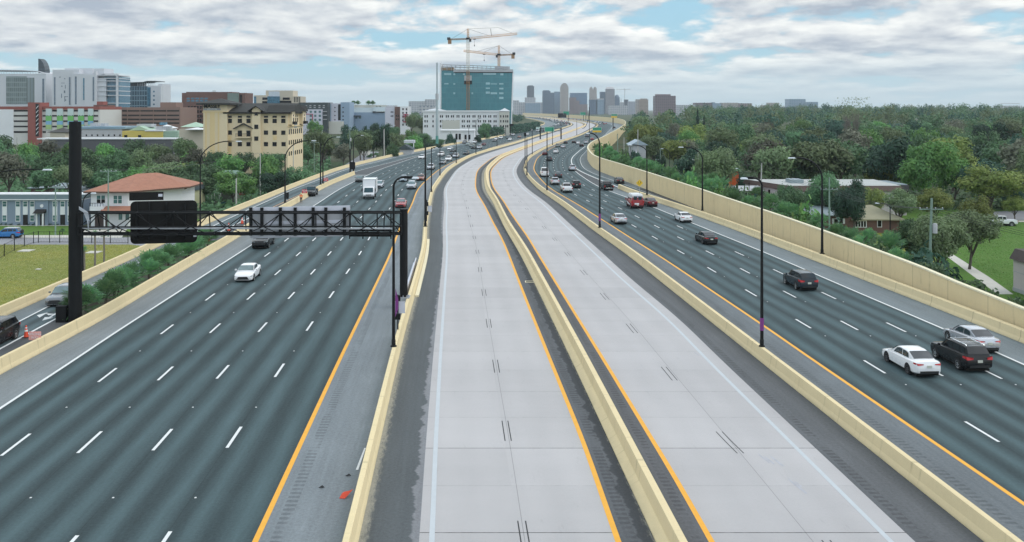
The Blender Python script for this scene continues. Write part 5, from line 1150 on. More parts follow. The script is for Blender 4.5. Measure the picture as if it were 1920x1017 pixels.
q.bar((x(444), -1.35, z(251)), (x(471), -1.35, z(251)), .06, 4); q.build('railing', m_eave, o.t)
q = MB(); q.prism([(x(438.5), z(241)), (x(457), z(231)), (x(476.5), z(241)), (x(476), z(242.6)), (x(457), z(233)), (x(439), z(242.6))], 1, -1.0, .1); q.build('canopy_roof', m_tile, o.t)
for a, c in ((428, 434), (512, 519)): o.box('wall_panel', a, c, 255, 263 if a > 500 else 300, m_tan2, -.05, .1)
MB().b2(x(540) - .05, x(540) + .3, -.3, D, z(238), z(236.5)).build('string_course', m_tan2, o.t)
xl = x(539.5)
for d0 in (.8, 15.8):
    MB().b2(xl - .2, xl + 1.1, d0, d0 + 4.4, z(234), z(209)).build('bay', m_tan, o.t); gable(xl - 6, xl + 1.1, d0, d0 + 4.4, z(209.5), z(197.5), 'x', .7).build('bay_roof', m_tile, o.t)
    o.side(xl + 1.1, d0 + 1.6, d0 + 2.8, 221, 231, m_dg); o.side(xl + 1.1, d0 + 1.7, d0 + 2.7, 215, 218.5, m_dg); MB().b2(xl + 1.1, xl + 2.0, d0 + .7, d0 + 3.7, z(234), z(228.5)).build('balcony', m_eave, o.t)
for j in range(3): o.side(xl, 7.4 + j * 2.6, 8.6 + j * 2.6, 222, 230, m_dg); o.side(xl, 7.4 + j * 2.6, 8.6 + j * 2.6, 217, 219.6, m_dg)
for row in ((243, 252.5), (264, 272), (285, 293)):
    for j in range(7): o.side(xl, 1.2 + j * 2.8, 2.5 + j * 2.8, row[0], row[1], m_dg)
o.side(xl, 8.4, 12.4, 232, 241, mat('grey_plaque', (.30, .34, .37), .6), 'wall_sign', .1)
# --- white four storey building in front of the teal tower
o = Bld('apartment_building', 'long white four storey building with paired dark windows below the teal tower', 590, 875); x = o.x; z = o.z
m_cream = mat('cream_stucco', (0.56, 0.55, 0.50), .9, var=.06, scale=.1)
o.box('wall', 793, 945, 209, None, m_wht, 0, 25); o.box('wall', 936, 955, 208.5, None, m_cream, -1.5, 25); o.box('wall', 829, 862, 226, None, m_cream, -.1, 1); o.box('cornice', 792, 946, 207.5, 210.2, m_wht, -.5, 25.5)
hip(x(937), x(955), -1.5, 20, z(208.5), z(203), .4).build('roof', mat('pale_metal_roof', (.5, .53, .56), .5), o.t); hip(x(793), x(835), 2, 22, z(208), z(203.5), .2).build('roof', MATS['pale_metal_roof'], o.t)
cx = [797, 801, 812, 826, 829.5, 837, 840.5, 846.5, 850, 857, 860.5, 867, 870.5, 876.5, 880, 887, 890.5, 897, 900.5, 907, 910.5, 916.5, 920, 926.5, 930]
o.wins(cx, (218.5, 227.7, 237.0), 2.1, 4.4, m_dg); o.wins((939, 944, 948.5, 952), (218.5, 227.7, 237), 2.1, 4.4, m_dg, off=-1.5)
# --- teal glass tower under construction
o = Bld('glass_tower', 'teal glass tower under construction with an open steel roof frame', 700, 895); x = o.x; z = o.z
m, k = new_mat('teal_curtain_wall'); oc = k.n('TexCoord').outputs['Object']; sp = k.n('SeparateXYZ', Vector=oc)
gx = k.m('LESS_THAN', k.m('FRACT', k.m('MULTIPLY', sp.outputs[0], 1 / 1.5)), .1); gzz = k.m('LESS_THAN', k.m('FRACT', k.m('MULTIPLY', sp.outputs[2], 1 / 3.9)), .09); grd = k.m('MAXIMUM', gx, gzz)
wn = k.n('TexWhiteNoise', _noise_dimensions='2D', Vector=k.comb(k.m('FLOOR', k.m('MULTIPLY', sp.outputs[0], 1 / 1.5)), k.m('FLOOR', k.m('MULTIPLY', sp.outputs[2], 1 / 3.9))))
c = k.mix(wn.outputs[0], (0.042, 0.185, 0.225), (0.052, 0.22, 0.26)); c = k.mix(k.m('MULTIPLY', grd, .35), c, (0.12, 0.28, 0.31)); finish(k, c, .12, spec=.6); m_teal = m
wl = MB(); wl.prism([(x(826.5), 0), (x(958), 0), (x(961), z(136)), (x(826), z(132))], 1, 0, 22); wl.build('wall', m_teal, o.t)
o.box('side_wall', 824.5, 827.5, 118.5, None, m_wht, -.3, 22); q = MB(); q.prism([(x(957), 0), (x(959.5), 0), (x(963.3), z(134)), (x(961), z(134))], 1, -.3, 22); q.build('side_wall', m_wht, o.t)
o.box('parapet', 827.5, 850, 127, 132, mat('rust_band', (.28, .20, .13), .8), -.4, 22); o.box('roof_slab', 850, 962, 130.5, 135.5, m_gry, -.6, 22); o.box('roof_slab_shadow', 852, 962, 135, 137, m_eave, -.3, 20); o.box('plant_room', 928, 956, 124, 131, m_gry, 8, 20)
q = MB(); zz = [z(121.5), z(125)]
for zq, sl in ((121.5, 4.0), (125.5, 4.0)): q.bar((x(828), -.6, z(zq)), (x(952), -.6, z(zq + sl)), .3, 4)
for j in range(15): xx = x(830 + j * 8.2); q.bar((xx, -.6, z(133)), (xx, -.6, z(121.8 + j * .27)), .22, 4); q.bar((xx, -.6, z(123.5 + j * .27)), (xx, 16, z(123.5 + j * .27)), .2, 4)
q.build('steel_frame', m_galv, o.t)
m_lit = mat('covered_glazing', (.32, .50, .55), .4, var=.3, scale=.5)
for a, c, y0, y1 in ((833, 846, 137.5, 141), (850, 853.5, 138, 141), (868, 872, 138, 141), (906, 930, 137.5, 140.5), (938, 944, 138, 141.5), (833, 841, 156.5, 158.5), (850, 853.5, 156.5, 159), (911, 918.5, 155, 159), (920, 932, 157, 158.5), (936, 944, 156.5, 158.8), (911, 918.5, 164.5, 167), (936, 944, 165, 168), (911, 918.5, 172, 176), (920, 932, 173.5, 177), (936, 944, 173.5, 177), (936, 944, 182, 186), (850, 853.5, 173.5, 177), (884, 887, 173.5, 177)): o.box('covered_panel', a, c, y0, y1, m_lit, -.12, .1)
for a, c, y0, y1, mm in ((870, 885, 152, 158.5, m_eave), (870.5, 884.5, 142, 151.5, m_gry)): o.box('unglazed_bay', a, c, y0, y1, mm, -.15, .2)
# --- cranes
m_cy = mat('crane_yellow', (0.58, 0.27, 0.06), .55, var=.15, scale=.1); m_crs = mat('crane_rust', (0.30, 0.17, 0.08), .6, var=.15, scale=.1); m_cw = mat('crane_pale', (.60, .55, .45), .5)
def crane(px, Y, label, ytop, yslew, ybase, jib, cj, jy, w=1.9, apex=None):
    X = at(px, Y); g0 = gz(Y); t = thing('tower_crane', label, 'crane', (X, Y, g0), 0, 'tower cranes at the glass tower'); lz = lambda py: zat(py, Y) - g0; lx = lambda p: at(p, Y) - X; h = w / 2
    def lattice(p0, p1, w_, hgt, n, r=.13, tri=False):
        b = MB(); p0, p1 = Vector(p0), Vector(p1); d = (p1 - p0).normalized(); up = Vector((0, 0, 1)) if abs(d.z) < .5 else Vector((0, 1, 0)); sd_ = d.cross(up).normalized(); up = sd_.cross(d).normalized()
        cs = [sd_ * w_ / 2 - up * hgt / 2, -sd_ * w_ / 2 - up * hgt / 2] + ([up * hgt / 2] if tri else [-sd_ * w_ / 2 + up * hgt / 2, sd_ * w_ / 2 + up * hgt / 2]); k_ = len(cs)
        for c_ in cs: b.bar(p0 + c_, p1 + c_, r, 4)
        for i in range(n):
            a, e = p0 + (p1 - p0) * i / n, p0 + (p1 - p0) * (i + 1) / n
            for j in range(k_): b.bar(a + cs[j], e + cs[(j + 1) % k_], r * .7, 4); b.bar(e + cs[j], e + cs[(j + 1) % k_], r * .7, 4)
        return b
    m1 = lz(133); lattice((0, 0, 0), (0, 0, m1), w, w, 22, .17).build('mast', m_crs, t); lattice((0, 0, m1), (0, 0, lz(yslew) - 1), w, w, 12, .12).build('mast', m_cw if jib > 0 else m_cy, t)
    MB().box((0, 0, lz(yslew) - .3), (w * 1.5, w * 1.5, 1.4)).build('slewing_ring', m_eave, t); MB().box((w * .9 * (1 if lx(jib + px) > 0 else -1), -.8, lz(yslew) - 1.6), (1.6, 1.6, 2.2)).build('operator_cab', m_trim, t)
    lattice((0, 0, lz(yslew)), (0, 0, lz(ytop)), w * .7, w * .7, 5, .12).build('tower_head', m_cy, t)
    J = Vector((lx(px + jib), 0, lz(jy[1]))); C = Vector((lx(px + cj), 0, lz(jy[2]))); lattice((0, 0, lz(jy[0])), J, 1.5, 1.5, 30, .09, True).build('jib', m_cy, t); lattice((0, 0, lz(jy[0]) - .3), C, 1.4, .9, 9, .15).build('counter_jib', m_crs, t)
    MB().box(C + Vector((-.7 if cj > 0 else .7, 0, -1.5)), (2.6, 1.8, 3.6)).build('counterweight', m_crs, t); MB().box(C + Vector((0, 0, .6)), (2.4, 1.8, 2.0)).build('winch', m_trim, t)
    cb = MB(); top = Vector((0, 0, lz(ytop))); cb.bar(top, C * .9 + Vector((0, 0, lz(jy[0]) * .1)), .09, 4); cb.bar(top, J * .42 + Vector((0, 0, lz(jy[0]) * .58 + .8)), .08, 4); cb.bar(top, J * .62 + Vector((0, 0, lz(jy[0]) * .38 + (6 if jib > 0 else .8))), .08, 4); cb.bar(J * .62 + Vector((0, 0, lz(jy[0]) * .38 + (6 if jib > 0 else .8))), J * .9 + Vector((0, 0, lz(jy[0]) * .1 + .8)), .08, 4)
    if jib > 0: cb.bar(J * .46 + Vector((0, 0, lz(jy[0]) * .54 + 5.8)), J * .48 + Vector((0, 0, lz(jy[0]) * .52)), .16, 4)
    cb.build('tie_cable', m_trim, t); tr = J * (.13 if jib > 0 else .42) + Vector((0, 0, lz(jy[0]) * (1 - (.13 if jib > 0 else .42)) - 1.0)); hk = MB(); hk.box(tr, (2.2, 1.2, .6)); hk.bar(tr, tr - Vector((0, 0, 4.5)), .07, 4); hk.box(tr - Vector((0, 0, 4.8)), (.6, .6, 1.1)); hk.build('hook_trolley', m_trim, t)
    return t
crane(877.5, 694, 'taller yellow tower crane rising in front of the teal glass tower', 54.5, 72, 206, 92, -36, (72.5, 63.5, 74.5))
crane(935.5, 732, 'shorter yellow tower crane standing behind the teal glass tower', 86, 102, 206, -66, 28, (103, 95.5, 102.5))
# --- monopole
Ym = 450; t = thing('monopole', 'tall slim grey green monopole left of the teal tower', 'mast', (at(819.5, Ym), Ym, gz(Ym))); h = zat(118, Ym) - gz(Ym); zz = lambda py: zat(py, Ym) - gz(Ym)
MB().tube([(0, 0, 0), (0, 0, zz(185)), (0, 0, zz(182)), (0, 0, h)], [.65, .62, .42, .36], 12).build('pole', mat('pole_grey_green', (.34, .40, .42), .5, metal=.2, var=.1, scale=.2), t, smooth=40); MB().tube([(0, 0, zz(187)), (0, 0, zz(176))], .82, 12).build('antenna_shroud', m_gry, t, smooth=40); MB().tube([(0, 0, zz(275)), (0, 0, zz(255))], .7, 12).build('base_section', mat('teal_paint', (.10, .30, .27), .5), t, smooth=40)
# --- apartments in white, dark and blue
o = Bld('apartment_building', 'white and dark grey apartment block with a red frame beside the tan building', 690, 590); x = o.x
m_dk = mat('dark_cladding', (.045, .060, .062), .7, var=.1, scale=.1); m_lav = mat('pale_lavender_stucco', (.56, .56, .64), .85, var=.05, scale=.1); m_bls = mat('blue_stucco', (.27, .36, .47), .85, var=.08, scale=.1); m_slt = mat('grey_metal_roof', (.27, .33, .36), .6, var=.1, scale=.1)
o.box('wall', 560, 614.5, 192.5, None, m_dk, 0, 20); o.box('wall', 563, 605, 205.5, None, m_lav, -1.5, 0); o.wins((571, 583.5, 592, 600.5), (210, 217.5, 225), 4.2, 4.0, m_tg, off=-1.5); o.wins((574, 582, 590, 599, 607), (198.5, 202), 3.6, 1.6, m_gry)
o.box('red_frame', 560, 587.5, 213.8, 215, mat('red_trim', (.33, .03, .07), .6), -1.8, -1.3); o.box('red_frame', 586, 587.5, 215, 228, MATS['red_trim'], -1.8, -1.3)
for y in (209, 216, 223.5): o.box('balcony', 606, 613, y, y + 1.3, m_gry, -1.6, 0)
o = Bld('apartment_building', 'lavender and blue apartment block with a dark glazed slot', 700, 635); o.box('wall', 613, 640, 194, None, m_lav, 0, 20); o.box('wall', 613, 621, 196, None, m_tg if False else m_bls, -.4, 1); o.box('wall', 639, 655.5, 192, None, m_bls, -.5, 20); o.box('glazed_slot', 634, 639, 196, 226, m_dg, -.2, 1)
o.wins((628,), (202, 209.5, 217, 225), 2.2, 2.2, m_dg); o.wins((643.5,), (202, 210.5, 218, 225), 2.4, 2.2, m_dg, off=-.5); o.wins((617,), (201, 210, 218), 3.4, 4, m_tg, off=-.4)
o.box('podium', 604, 645, 228, None, m_cream, -6, 0)
o = Bld('hall', 'blue hall with a sloped grey roof and rooftop terrace', 720, 690); x = o.x; z = o.z; o.box('wall', 655.5, 725, 211, None, m_bls, 0, 20)
q = MB(); q.prism([(0, z(211.5)), (10, z(202)), (20, z(202)), (20, z(211.5))], 0, x(655.5), x(698)); q.build('roof', m_slt, o.t); q = MB(); q.prism([(-.5, z(209)), (8, z(201)), (20, z(201)), (20, z(209))], 0, x(698.5), x(723)); q.build('roof', m_slt, o.t); o.box('canopy', 654, 677, 217, 218.7, m_eave, -2.5, 0); o.box('canopy', 699, 721, 210, 211.6, m_eave, -1, 0); o.box('terrace_wall', 656, 720, 197, 202, m_cream, 12, 20); o.wins((660, 668, 675), (221,), 4, 3.6, m_tg)
o = Bld('apartment_building', 'white and brown apartment block at the right end of the blue hall', 690, 745); o.box('wall', 722, 740, 202.5, None, m_lav, 0, 18); o.box('wall', 740, 751, 200.5, None, m_brick, -.6, 18); o.box('wall', 750.5, 766, 200, None, m_wht, -1.2, 18); o.box('penthouse', 722, 740, 198, 202.5, m_gry, 5, 16)
o.wins((733.5, 736.5), (210.5, 218), 1.6, 3.4, m_dg); o.wins((743.5, 747), (217.5, 224), 2.0, 3.0, m_dg, off=-.6); o.wins((756, 762.5), (205, 212, 219, 226, 234), 2.6, 3.6, m_dg, off=-1.2)
for y in (214.5, 218.5, 228): o.box('balcony', 756, 766.5, y, y + 1.4, MATS['red_trim'], -3, -1.2)
o.box('balcony_frame', 760, 762, 214, 230, MATS['red_trim'], -3.1, -1.2)
m_hg = glass('hospital_glass', (.10, .13, .17), .15)
# --- left hospital group
o = Bld('hospital_tower', 'white hospital tower with a big glass wall and a dark roof fin, far left', 760, 40); x = o.x; z = o.z
m_gw = facade('glass_wall_green', (.24, .29, .29), (.17, .21, .21), 1.6, 4.1, .82, .8, .3, .6); m_pan = mat('white_panel', (.56, .575, .61), .7, var=.08, scale=.06)
o.box('wall', -40, 86, 139, None, m_pan, 0, 30); o.box('glass_wall', 12, 50, 143.5, 195, m_gw, -.4, 1); o.box('glass_wall', 50, 64.5, 146, 195, facade('glass_wall_bars', (.14, .17, .17), (.24, .29, .30), 2.6, 60, .6, .95), -.35, 1); o.box('glass_strip', 79.5, 83, 148, 195, m_hg, -.2, 1)
q = MB(); q.prism([(x(-40), z(131)), (x(40), z(131.5)), (x(70), z(133.5)), (x(86), z(138)), (x(86), z(139)), (x(70), z(134.6)), (x(40), z(132.8)), (x(-40), z(132.2))], 1, -.6, 28); q.build('roof_canopy', m_pan, o.t)
q = MB()
for j in range(17): q.b2(x(2 + j * 5), x(2.6 + j * 5), -.4, 0, z(139.2), z(132 + max(0, j - 8) * .6))
q.build('trellis', m_pan, o.t)
q = MB(); q.prism([(x(67), z(137)), (x(67), z(110)), (x(69.5), z(110)), (x(74), z(114.5)), (x(77.5), z(121)), (x(79.5), z(129)), (x(80.2), z(137))], 1, 4, 12); q.build('roof_fin', facade('fin_glass', (.03, .04, .05), (.08, .10, .12), 2, 3, .6, .6), o.t)
o = Bld('hospital_tower', 'white hospital tower with scattered slit windows and balconies on its right side', 740, 160); x = o.x; z = o.z
o.box('wall', 98.5, 148, 131, None, m_pan, 0, 30); o.box('wall', 112, 165, 127.5, 140, m_pan, 8, 25); o.box('wall', 138, 183, 139, None, m_pan, -3, 25); o.box('wall', 161, 181, 141, None, m_pan, -3.3, 0); o.box('stair_tower', 175, 193, 128.5, None, m_pan, 2, 20)
o.box('glass_strip', 101.5, 104, 145, 197, m_hg, -.2, 1); o.box('glass_strip', 129.5, 132, 145, 197, m_hg, -.2, 1); o.box('glass_strip', 144, 147, 144, 196, m_hg, -3.2, -2); o.box('glass_strip', 159.5, 162, 147, 188, m_bg, -3.5, -2); o.box('glass_strip', 177.5, 180, 145, 190, m_hg, -3.6, -2)
for a, y, w_, h_ in ((112.5, 145, 2, 2), (121.5, 148, 2, 2), (118, 156, 7, .8), (122.5, 163, 1, 7), (116, 162, 2, 2), (121, 172.5, 2.4, 5), (115.5, 180, 1.4, 8), (124, 181.5, 7, 1), (121.5, 186, 1, 10), (123, 188, 2, 2)): o.box('slit_window', a - w_ / 2, a + w_ / 2, y - h_ / 2, y + h_ / 2, m_hg, -.12, .2)
o.box('wall', 181, 221, 144, None, m_bg, 2, 24)
for y in (141, 146.5, 151.5, 161, 170, 178.5, 193): o.box('floor_slab', 181, 221.5, y, y + 1.3, m_pan, -1, 24)
for y in (138.5, 142): o.box('roof_beam', 190, 221.5, y, y + .8, m_pan, -1, 3)
o.box('column', 218.5, 221.5, 140, None, m_pan, -1.2, .5); o.box('column', 180.5, 183.5, 134, None, m_pan, -3.4, 0); o.box('spandrel', 182, 199, 147, 200, m_pan, -.4, 2)
for j in range(8): q = o.box('column', 191 + j * 4, 191.5 + j * 4, 138.5, 144, m_pan, -1, -.6)
o = Bld('glass_building', 'blue glass building with a raised flat canopy roof, right of the hospital towers', 800, 262); x = o.x; z = o.z
o.box('wall', 221, 277, 162, None, facade('blue_grid_glass', (.20, .30, .36), (.05, .10, .14), 2.2, 4.3, .8, .82, .25, .7), 0, 20); o.box('wall', 277, 302, 161, None, m_pan, -.5, 20); o.box('corner_tower', 294, 302.5, 157.5, None, m_pan, 3, 22); o.box('glass_bay', 277, 283, 164, 200, m_bg, -.7, 0); o.wins((289,), (172, 180, 188, 196), 3, 3, m_bg, off=-.5)
o.box('plant_screen', 222, 258, 155, 161, m_dk, 4, 18); q = MB(); q.prism([(x(222), z(155.5)), (x(270), z(154)), (x(277), z(152)), (x(293), z(152)), (x(293), z(153)), (x(277), z(153.3)), (x(270), z(155.4)), (x(222), z(156.8))], 1, -2, 20); q.build('canopy_roof', m_dk, o.t)
for j in range(9): o.box('column', 258 + j * 4, 258.7 + j * 4, 154, 162, m_pan, 0, .5)
# --- parking garages
o = Bld('parking_garage', 'white parking garage with green and blue mural banners and a red stair tower', 530, 80); x = o.x; z = o.z
o.box('wall', -70, 187, 206, None, mat('cream_concrete', (.60, .59, .56), .85, var=.06, scale=.08), 0, 30); o.box('parapet', -70, 187, 200, 206, m_rbrick, -.3, 30); o.box('wall', -3, 26, 205.5, None, m_wht, -.5, 1)
for a, c in ((-30, -3), (26, 56), (80, 86), (98, 107), (119, 127), (138, 146.5), (158, 165), (176, 184)):
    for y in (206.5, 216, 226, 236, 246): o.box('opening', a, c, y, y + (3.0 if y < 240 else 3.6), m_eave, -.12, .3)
mg = mat('mural_green', (.16, .48, .12), .7, var=.25, scale=.2); mb_ = mat('mural_blue', (.20, .40, .58), .7, var=.2, scale=.2); mw_ = mat('mural_pale', (.52, .63, .62), .7, var=.1, scale=.2)
for a in (86.5, 107.5, 127.5, 147, 165.5):
    w_ = 11 if a != 165.5 else 10
    pn = o.box('mural_banner', a, a + w_, 204, 244, mw_, -.5, -.15); o.box('mural_band', a, a + w_, 217.5, 227, mg, -.53, -.2, parent=pn); o.box('mural_band', a, a + w_, 227, 234, mb_, -.53, -.2, parent=pn); o.box('mural_band', a, a + w_, 234, 243, mat('mural_lime', (.34, .50, .22), .7, var=.2, scale=.2), -.53, -.2, parent=pn); q = MB()
    for j in range(3): q.prism([(x(a + 1 + j * 3.2), z(218)), (x(a + 2.6 + j * 3.2), z(215.5 + (j % 2))), (x(a + 4.2 + j * 3.2), z(218))], 1, -.54, -.2)
    q.build('mural_trees', mat('mural_dark_green', (.05, .16, .06), .7), pn)
o.box('stair_tower', 55.5, 79, 192.5, None, m_rbrick, -2, 8); q = MB()
for j in range(7): yy = 197 + j * 8; q.add([(x(71), -2.1, z(yy + 6)), (x(75.5), -2.1, z(yy + 1)), (x(75.5), -2.1, z(yy + 2.6)), (x(71), -2.1, z(yy + 7.6))], [(0, 1, 2, 3)])
q.build('stair_flight', m_wht, o.t, fixn=False); o.box('stair_glazing', 70, 76, 195, 256, m_dg, -2.05, -1.5)
o = Bld('parking_garage', 'brown parking garage with long dark openings', 560, 265); x = o.x
m_bcon = mat('brown_concrete', (.24, .155, .125), .85, var=.1, scale=.08); o.box('wall', 186, 338, 201.5, None, m_bcon, 0, 30); o.box('stair_tower', 178, 205.5, 197, None, m_brick, -2, 8); o.box('penthouse', 176, 188, 190.5, 198, m_rbrick, 4, 10); o.box('penthouse', 291, 321, 192, 202, m_bcon, 8, 20)
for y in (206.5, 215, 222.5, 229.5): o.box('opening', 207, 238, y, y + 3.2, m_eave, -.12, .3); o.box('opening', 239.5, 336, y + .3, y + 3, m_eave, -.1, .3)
for a in (217, 228, 238.5, 262, 287, 312): o.box('column', a, a + 1.2, 202, None, m_bcon, -.25, .4)
o = Bld('brick_office', 'dark brown brick office block behind the tan building tower', 600, 395); x = o.x; o.box('wall', 341, 428, 174.5, None, m_brick, 0, 22); o.box('side_wing', 338.5, 343, 178, None, m_gry, 3, 20); o.box('parapet', 345, 432, 172.5, 176, m_brick, 4, 20); o.box('green_block', 427, 448, 175, None, mat('grey_green_panel', (.17, .22, .20), .7, var=.1, scale=.1), -.5, 18); o.box('end_wall', 448, 460, 174.5, None, m_brick, 0, 18); o.box('dark_slot', 449.5, 454, 178, 200, m_eave, -.2, 1)
o.wins([353 + j * 8.4 for j in range(5)], (185, 189.5), 6, 3.0, m_bg); o.wins([354 + j * 5.6 for j in range(6)], (201.5, 209.5, 218, 226), 3.6, 4.6, m_dg)
q = MB()
for j, p_ in enumerate((390, 392, 394)): q.bar((x(p_), 10, o.z(174)), (x(p_), 10, o.z(169)), .12, 4)
q.build('roof_aerial', m_trim, o.t)
o = Bld('office_building', 'beige stepped office block with a blue glass bay, rising behind the tan building', 700, 520); m_bei = mat('beige_panel', (.52, .46, .37), .85, var=.07, scale=.08)
o.box('wall', 476, 503, 179, None, m_bei, 0, 20); o.box('wall', 497, 548, 170, None, m_bei, 2, 18); o.box('wall', 546, 563.5, 181, None, m_bei, 1, 18); o.box('glass_bay', 502, 524, 181, None, m_bg, -1, 3); o.box('glass_bay', 502.5, 523, 171.5, 181, mat('pale_panel', (.50, .55, .60), .5), 1.8, 3); o.box('glass_end', 476, 480.5, 181, None, m_bg, -.1, 19)
for a, c, y in ((492, 501.5, 183), (492, 501.5, 190), (529, 542, 183), (515, 545, 189)): o.box('opening', a, c, y, y + 4.5, m_dg, -.1 if a < 510 else 1.9, 3)
for j in range(4): o.box('louvre', 551 + j * 3, 552.3 + j * 3, 182, 192, m_dg, .9, 2)
# --- low colourful school buildings
o = Bld('school_building', 'low white building with a blue roof edge and a row of small windows', 430, 190); x = o.x; m_pl = mat('pale_grey_wall', (.47, .47, .49), .85, var=.06, scale=.1); o.box('wall', 138, 229, 240, None, m_pl, 0, 18); o.box('roof_edge', 138, 236, 237.5, 242, mat('blue_metal', (.22, .33, .42), .6, var=.1, scale=.1), -.5, 18.5); o.wins([162 + j * 10.5 for j in range(7)], (254,), 2.6, 3.2, m_dg); o.box('roof_unit', 158, 170, 231.5, 238, m_gry, 6, 10); o.box('roof_unit', 178, 186, 232, 238, m_gry, 6, 10)
o = Bld('school_building', 'yellow and green low building with pale green gabled roofs', 425, 270); x = o.x; z = o.z; m_yl = mat('yellow_wall', (.60, .47, .12), .85, var=.07, scale=.1); o.box('wall', 229, 274, 246, None, m_yl, 0, 16); o.box('wall', 274, 307, 245, None, m_yl, -1.2, 16); o.box('wall', 306, 334, 246.5, None, mat('sage_wall', (.30, .42, .33), .85, var=.08, scale=.1), -.6, 16); o.box('roof_edge', 274, 308, 244, 246.3, m_wht, -1.6, 16)
gable(x(240), x(276), 2, 16, z(245), z(236.5), 'y').build('roof', mat('pale_green_roof', (.36, .50, .38), .6, var=.08, scale=.1), o.t); o.wins((236, 262, 299), (256,), 6, 5, m_dg, off=-.02); o.box('penthouse', 243, 271, 233.5, 239, m_gry, 8, 14); o.box('roof_unit', 280, 291, 230.5, 236, m_bg, 12, 15)
hip(x(288), x(312), 4, 14, z(241), z(234.5), .2).build('roof', m_wht, o.t)
q = MB()
for j in range(7): q.box((x(290 + j * 4.2), 3, z(240.5)), (1.2, 1.2, 1.6))
q.build('roof_vents', m_gry, o.t)
o = Bld('warehouse', 'dark long low wall with a white top edge in front of the school', 360, 220); o.box('wall', 92, 330, 261, None, mat('dark_grey_wall', (.10, .10, .11), .85, var=.1, scale=.1), 0, 8); o.box('roof_edge', 70, 330, 259.5, 261.5, m_wht, -.4, 8)
o = Bld('house', 'small pavilion with a dark hipped roof left of the thick gantry post', 400, 105); hip(o.x(92), o.x(124), 0, 10, o.z(248), o.z(240), .5).build('roof', mat('dark_shingle', (.06, .058, .055), .9, var=.2, scale=.5), o.t); o.box('wall', 94, 122, 248, None, m_bei, 0, 10)
o = Bld('house', 'house with a green gable beside the tan building tower', 400, 360); o.box('wall', 336, 384, 242, None, m_bei, 0, 12); hip(o.x(340), o.x(376), 0, 12, o.z(238), o.z(229.5), .3).build('roof', MATS['pale_green_roof'], o.t); hip(o.x(355), o.x(386), -4, 4, o.z(242.5), o.z(239), .3).build('porch_roof', m_wht, o.t)
# --- grey blue two storey apartment house
o = Bld('apartment_house', 'grey blue two storey apartment house with white window panels and dark doors', 173.6, 40); x = o.x; z = o.z; m_gb = mat('grey_blue_stucco', (.215, .27, .345), .85, var=.08, scale=.3); m_grf = mat('teal_grey_shingle', (.085, .125, .135), .85, var=.18, scale=1.0); m_wf = mat('white_frame', (.72, .73, .75), .6, var=.05)
o.box('wall', -130, 66, 374, None, m_gb, .25, 4); o.box('wall', 66, 90, 374, None, m_gb, 0, 4); o.box('wall', 90, 154, 374, None, m_gb, .25, 4); q = MB(); q.prism([(-.25, z(374.2)), (.5, z(366)), (4.2, z(366)), (4.4, z(374.2))], 0, x(-131), x(155)); q.build('roof', m_grf, o.t); o.box('fascia', -131, 155, 373.8, 375.2, m_wf, -.35, 4.5); o.box('parapet', -131, 155, 364.0, 366.2, m_wf, .5, 3.6)
for wx in (-52, -36, -24, -10, 7.5, 32.5, 46.5, 59.5, 102, 116.5, 130, 145):
    door = wx in (46.5, 116.5, -24); dd = .25
    o.box('white_panel', wx - 4.4, wx + 4.4, 377, 416, m_wf, .16, .3) if not door else o.box('white_panel', wx - 4.4, wx + 4.4, 377, 403, m_wf, .16, .3)
    for y0, y1 in ((378.5, 387.5),) + (() if door else ((404.5, 414.5),)):
        p_ = o.box('window', wx - 3.3, wx + 3.3, y0, y1, m_tg, .12, .2); o.box('sash', wx - 3.3, wx + 3.3, (y0 + y1) / 2 - .5, (y0 + y1) / 2 + .1, m_wf, .10, .2, parent=p_)
    if door: o.box('door', wx - 4.2, wx + 4.2, 403.5, None, m_eave, .14, .3)
o.box('door', 75.5, 83.5, 402, None, m_eave, -.08, .1); 
for a in (73, 84.5): o.box('porch_post', a, a + 2, 399, None, m_wf, -1.2, -.9)
q = MB(); q.prism([(-1.5, z(399.2)), (.02, z(392.5)), (.02, z(399.2))], 0, x(68), x(87)); q.build('porch_roof', m_eave, o.t); q = MB(); q.lathe([(0, -.12), (.32, -.10), (.32, .05)], 20, (x(78.5), 0, z(386.5)), 1); q.build('round_medallion', m_wf, o.t)
# --- white house with terracotta roof
o = Bld('townhouse', 'white two storey townhouse with a terracotta hip roof behind the gantry sign', 171, 235); x = o.x; z = o.z; m_terr = mat('terracotta_tiles', (.35, .16, .105), .85, var=.3, scale=1.2, bump=.5); m_hw = mat('white_house_wall', (.68, .69, .72), .85, var=.05, scale=.3)
o.box('wall', 170.5, 240, 358, None, m_hw, 0, 18); q = MB(); xr = x(240); xe = x(317) - 0; 
q.add([(xr, 0, 0), (xr + 6.2, 10.5, 0), (xr + 6.2, 18, 0), (xr, 18, 0), (xr, 0, z(360)), (xr + 6.2, 10.5, z(360)), (xr + 6.2, 18, z(360)), (xr, 18, z(360))], [(0, 1, 5, 4), (1, 2, 6, 5), (2, 3, 7, 6), (4, 5, 6, 7)]); q.build('wall', m_hw, o.t)
q = MB(); e0 = z(358.5); ap = z(332); v = [(x(161.5), -1.2, e0), (x(241) + .3, -1.2, e0), (xr + 8.0, 10.0, e0), (xr + 7.6, 19, e0), (x(161.5), 19, e0), (x(222), 8.5, ap), (x(250), 11.5, ap)]; q.add(v, [(0, 1, 5), (1, 2, 6, 5), (2, 3, 6), (3, 4, 5, 6), (4, 0, 5), (0, 4, 3, 2, 1)]); q.build('roof', m_terr, o.t)
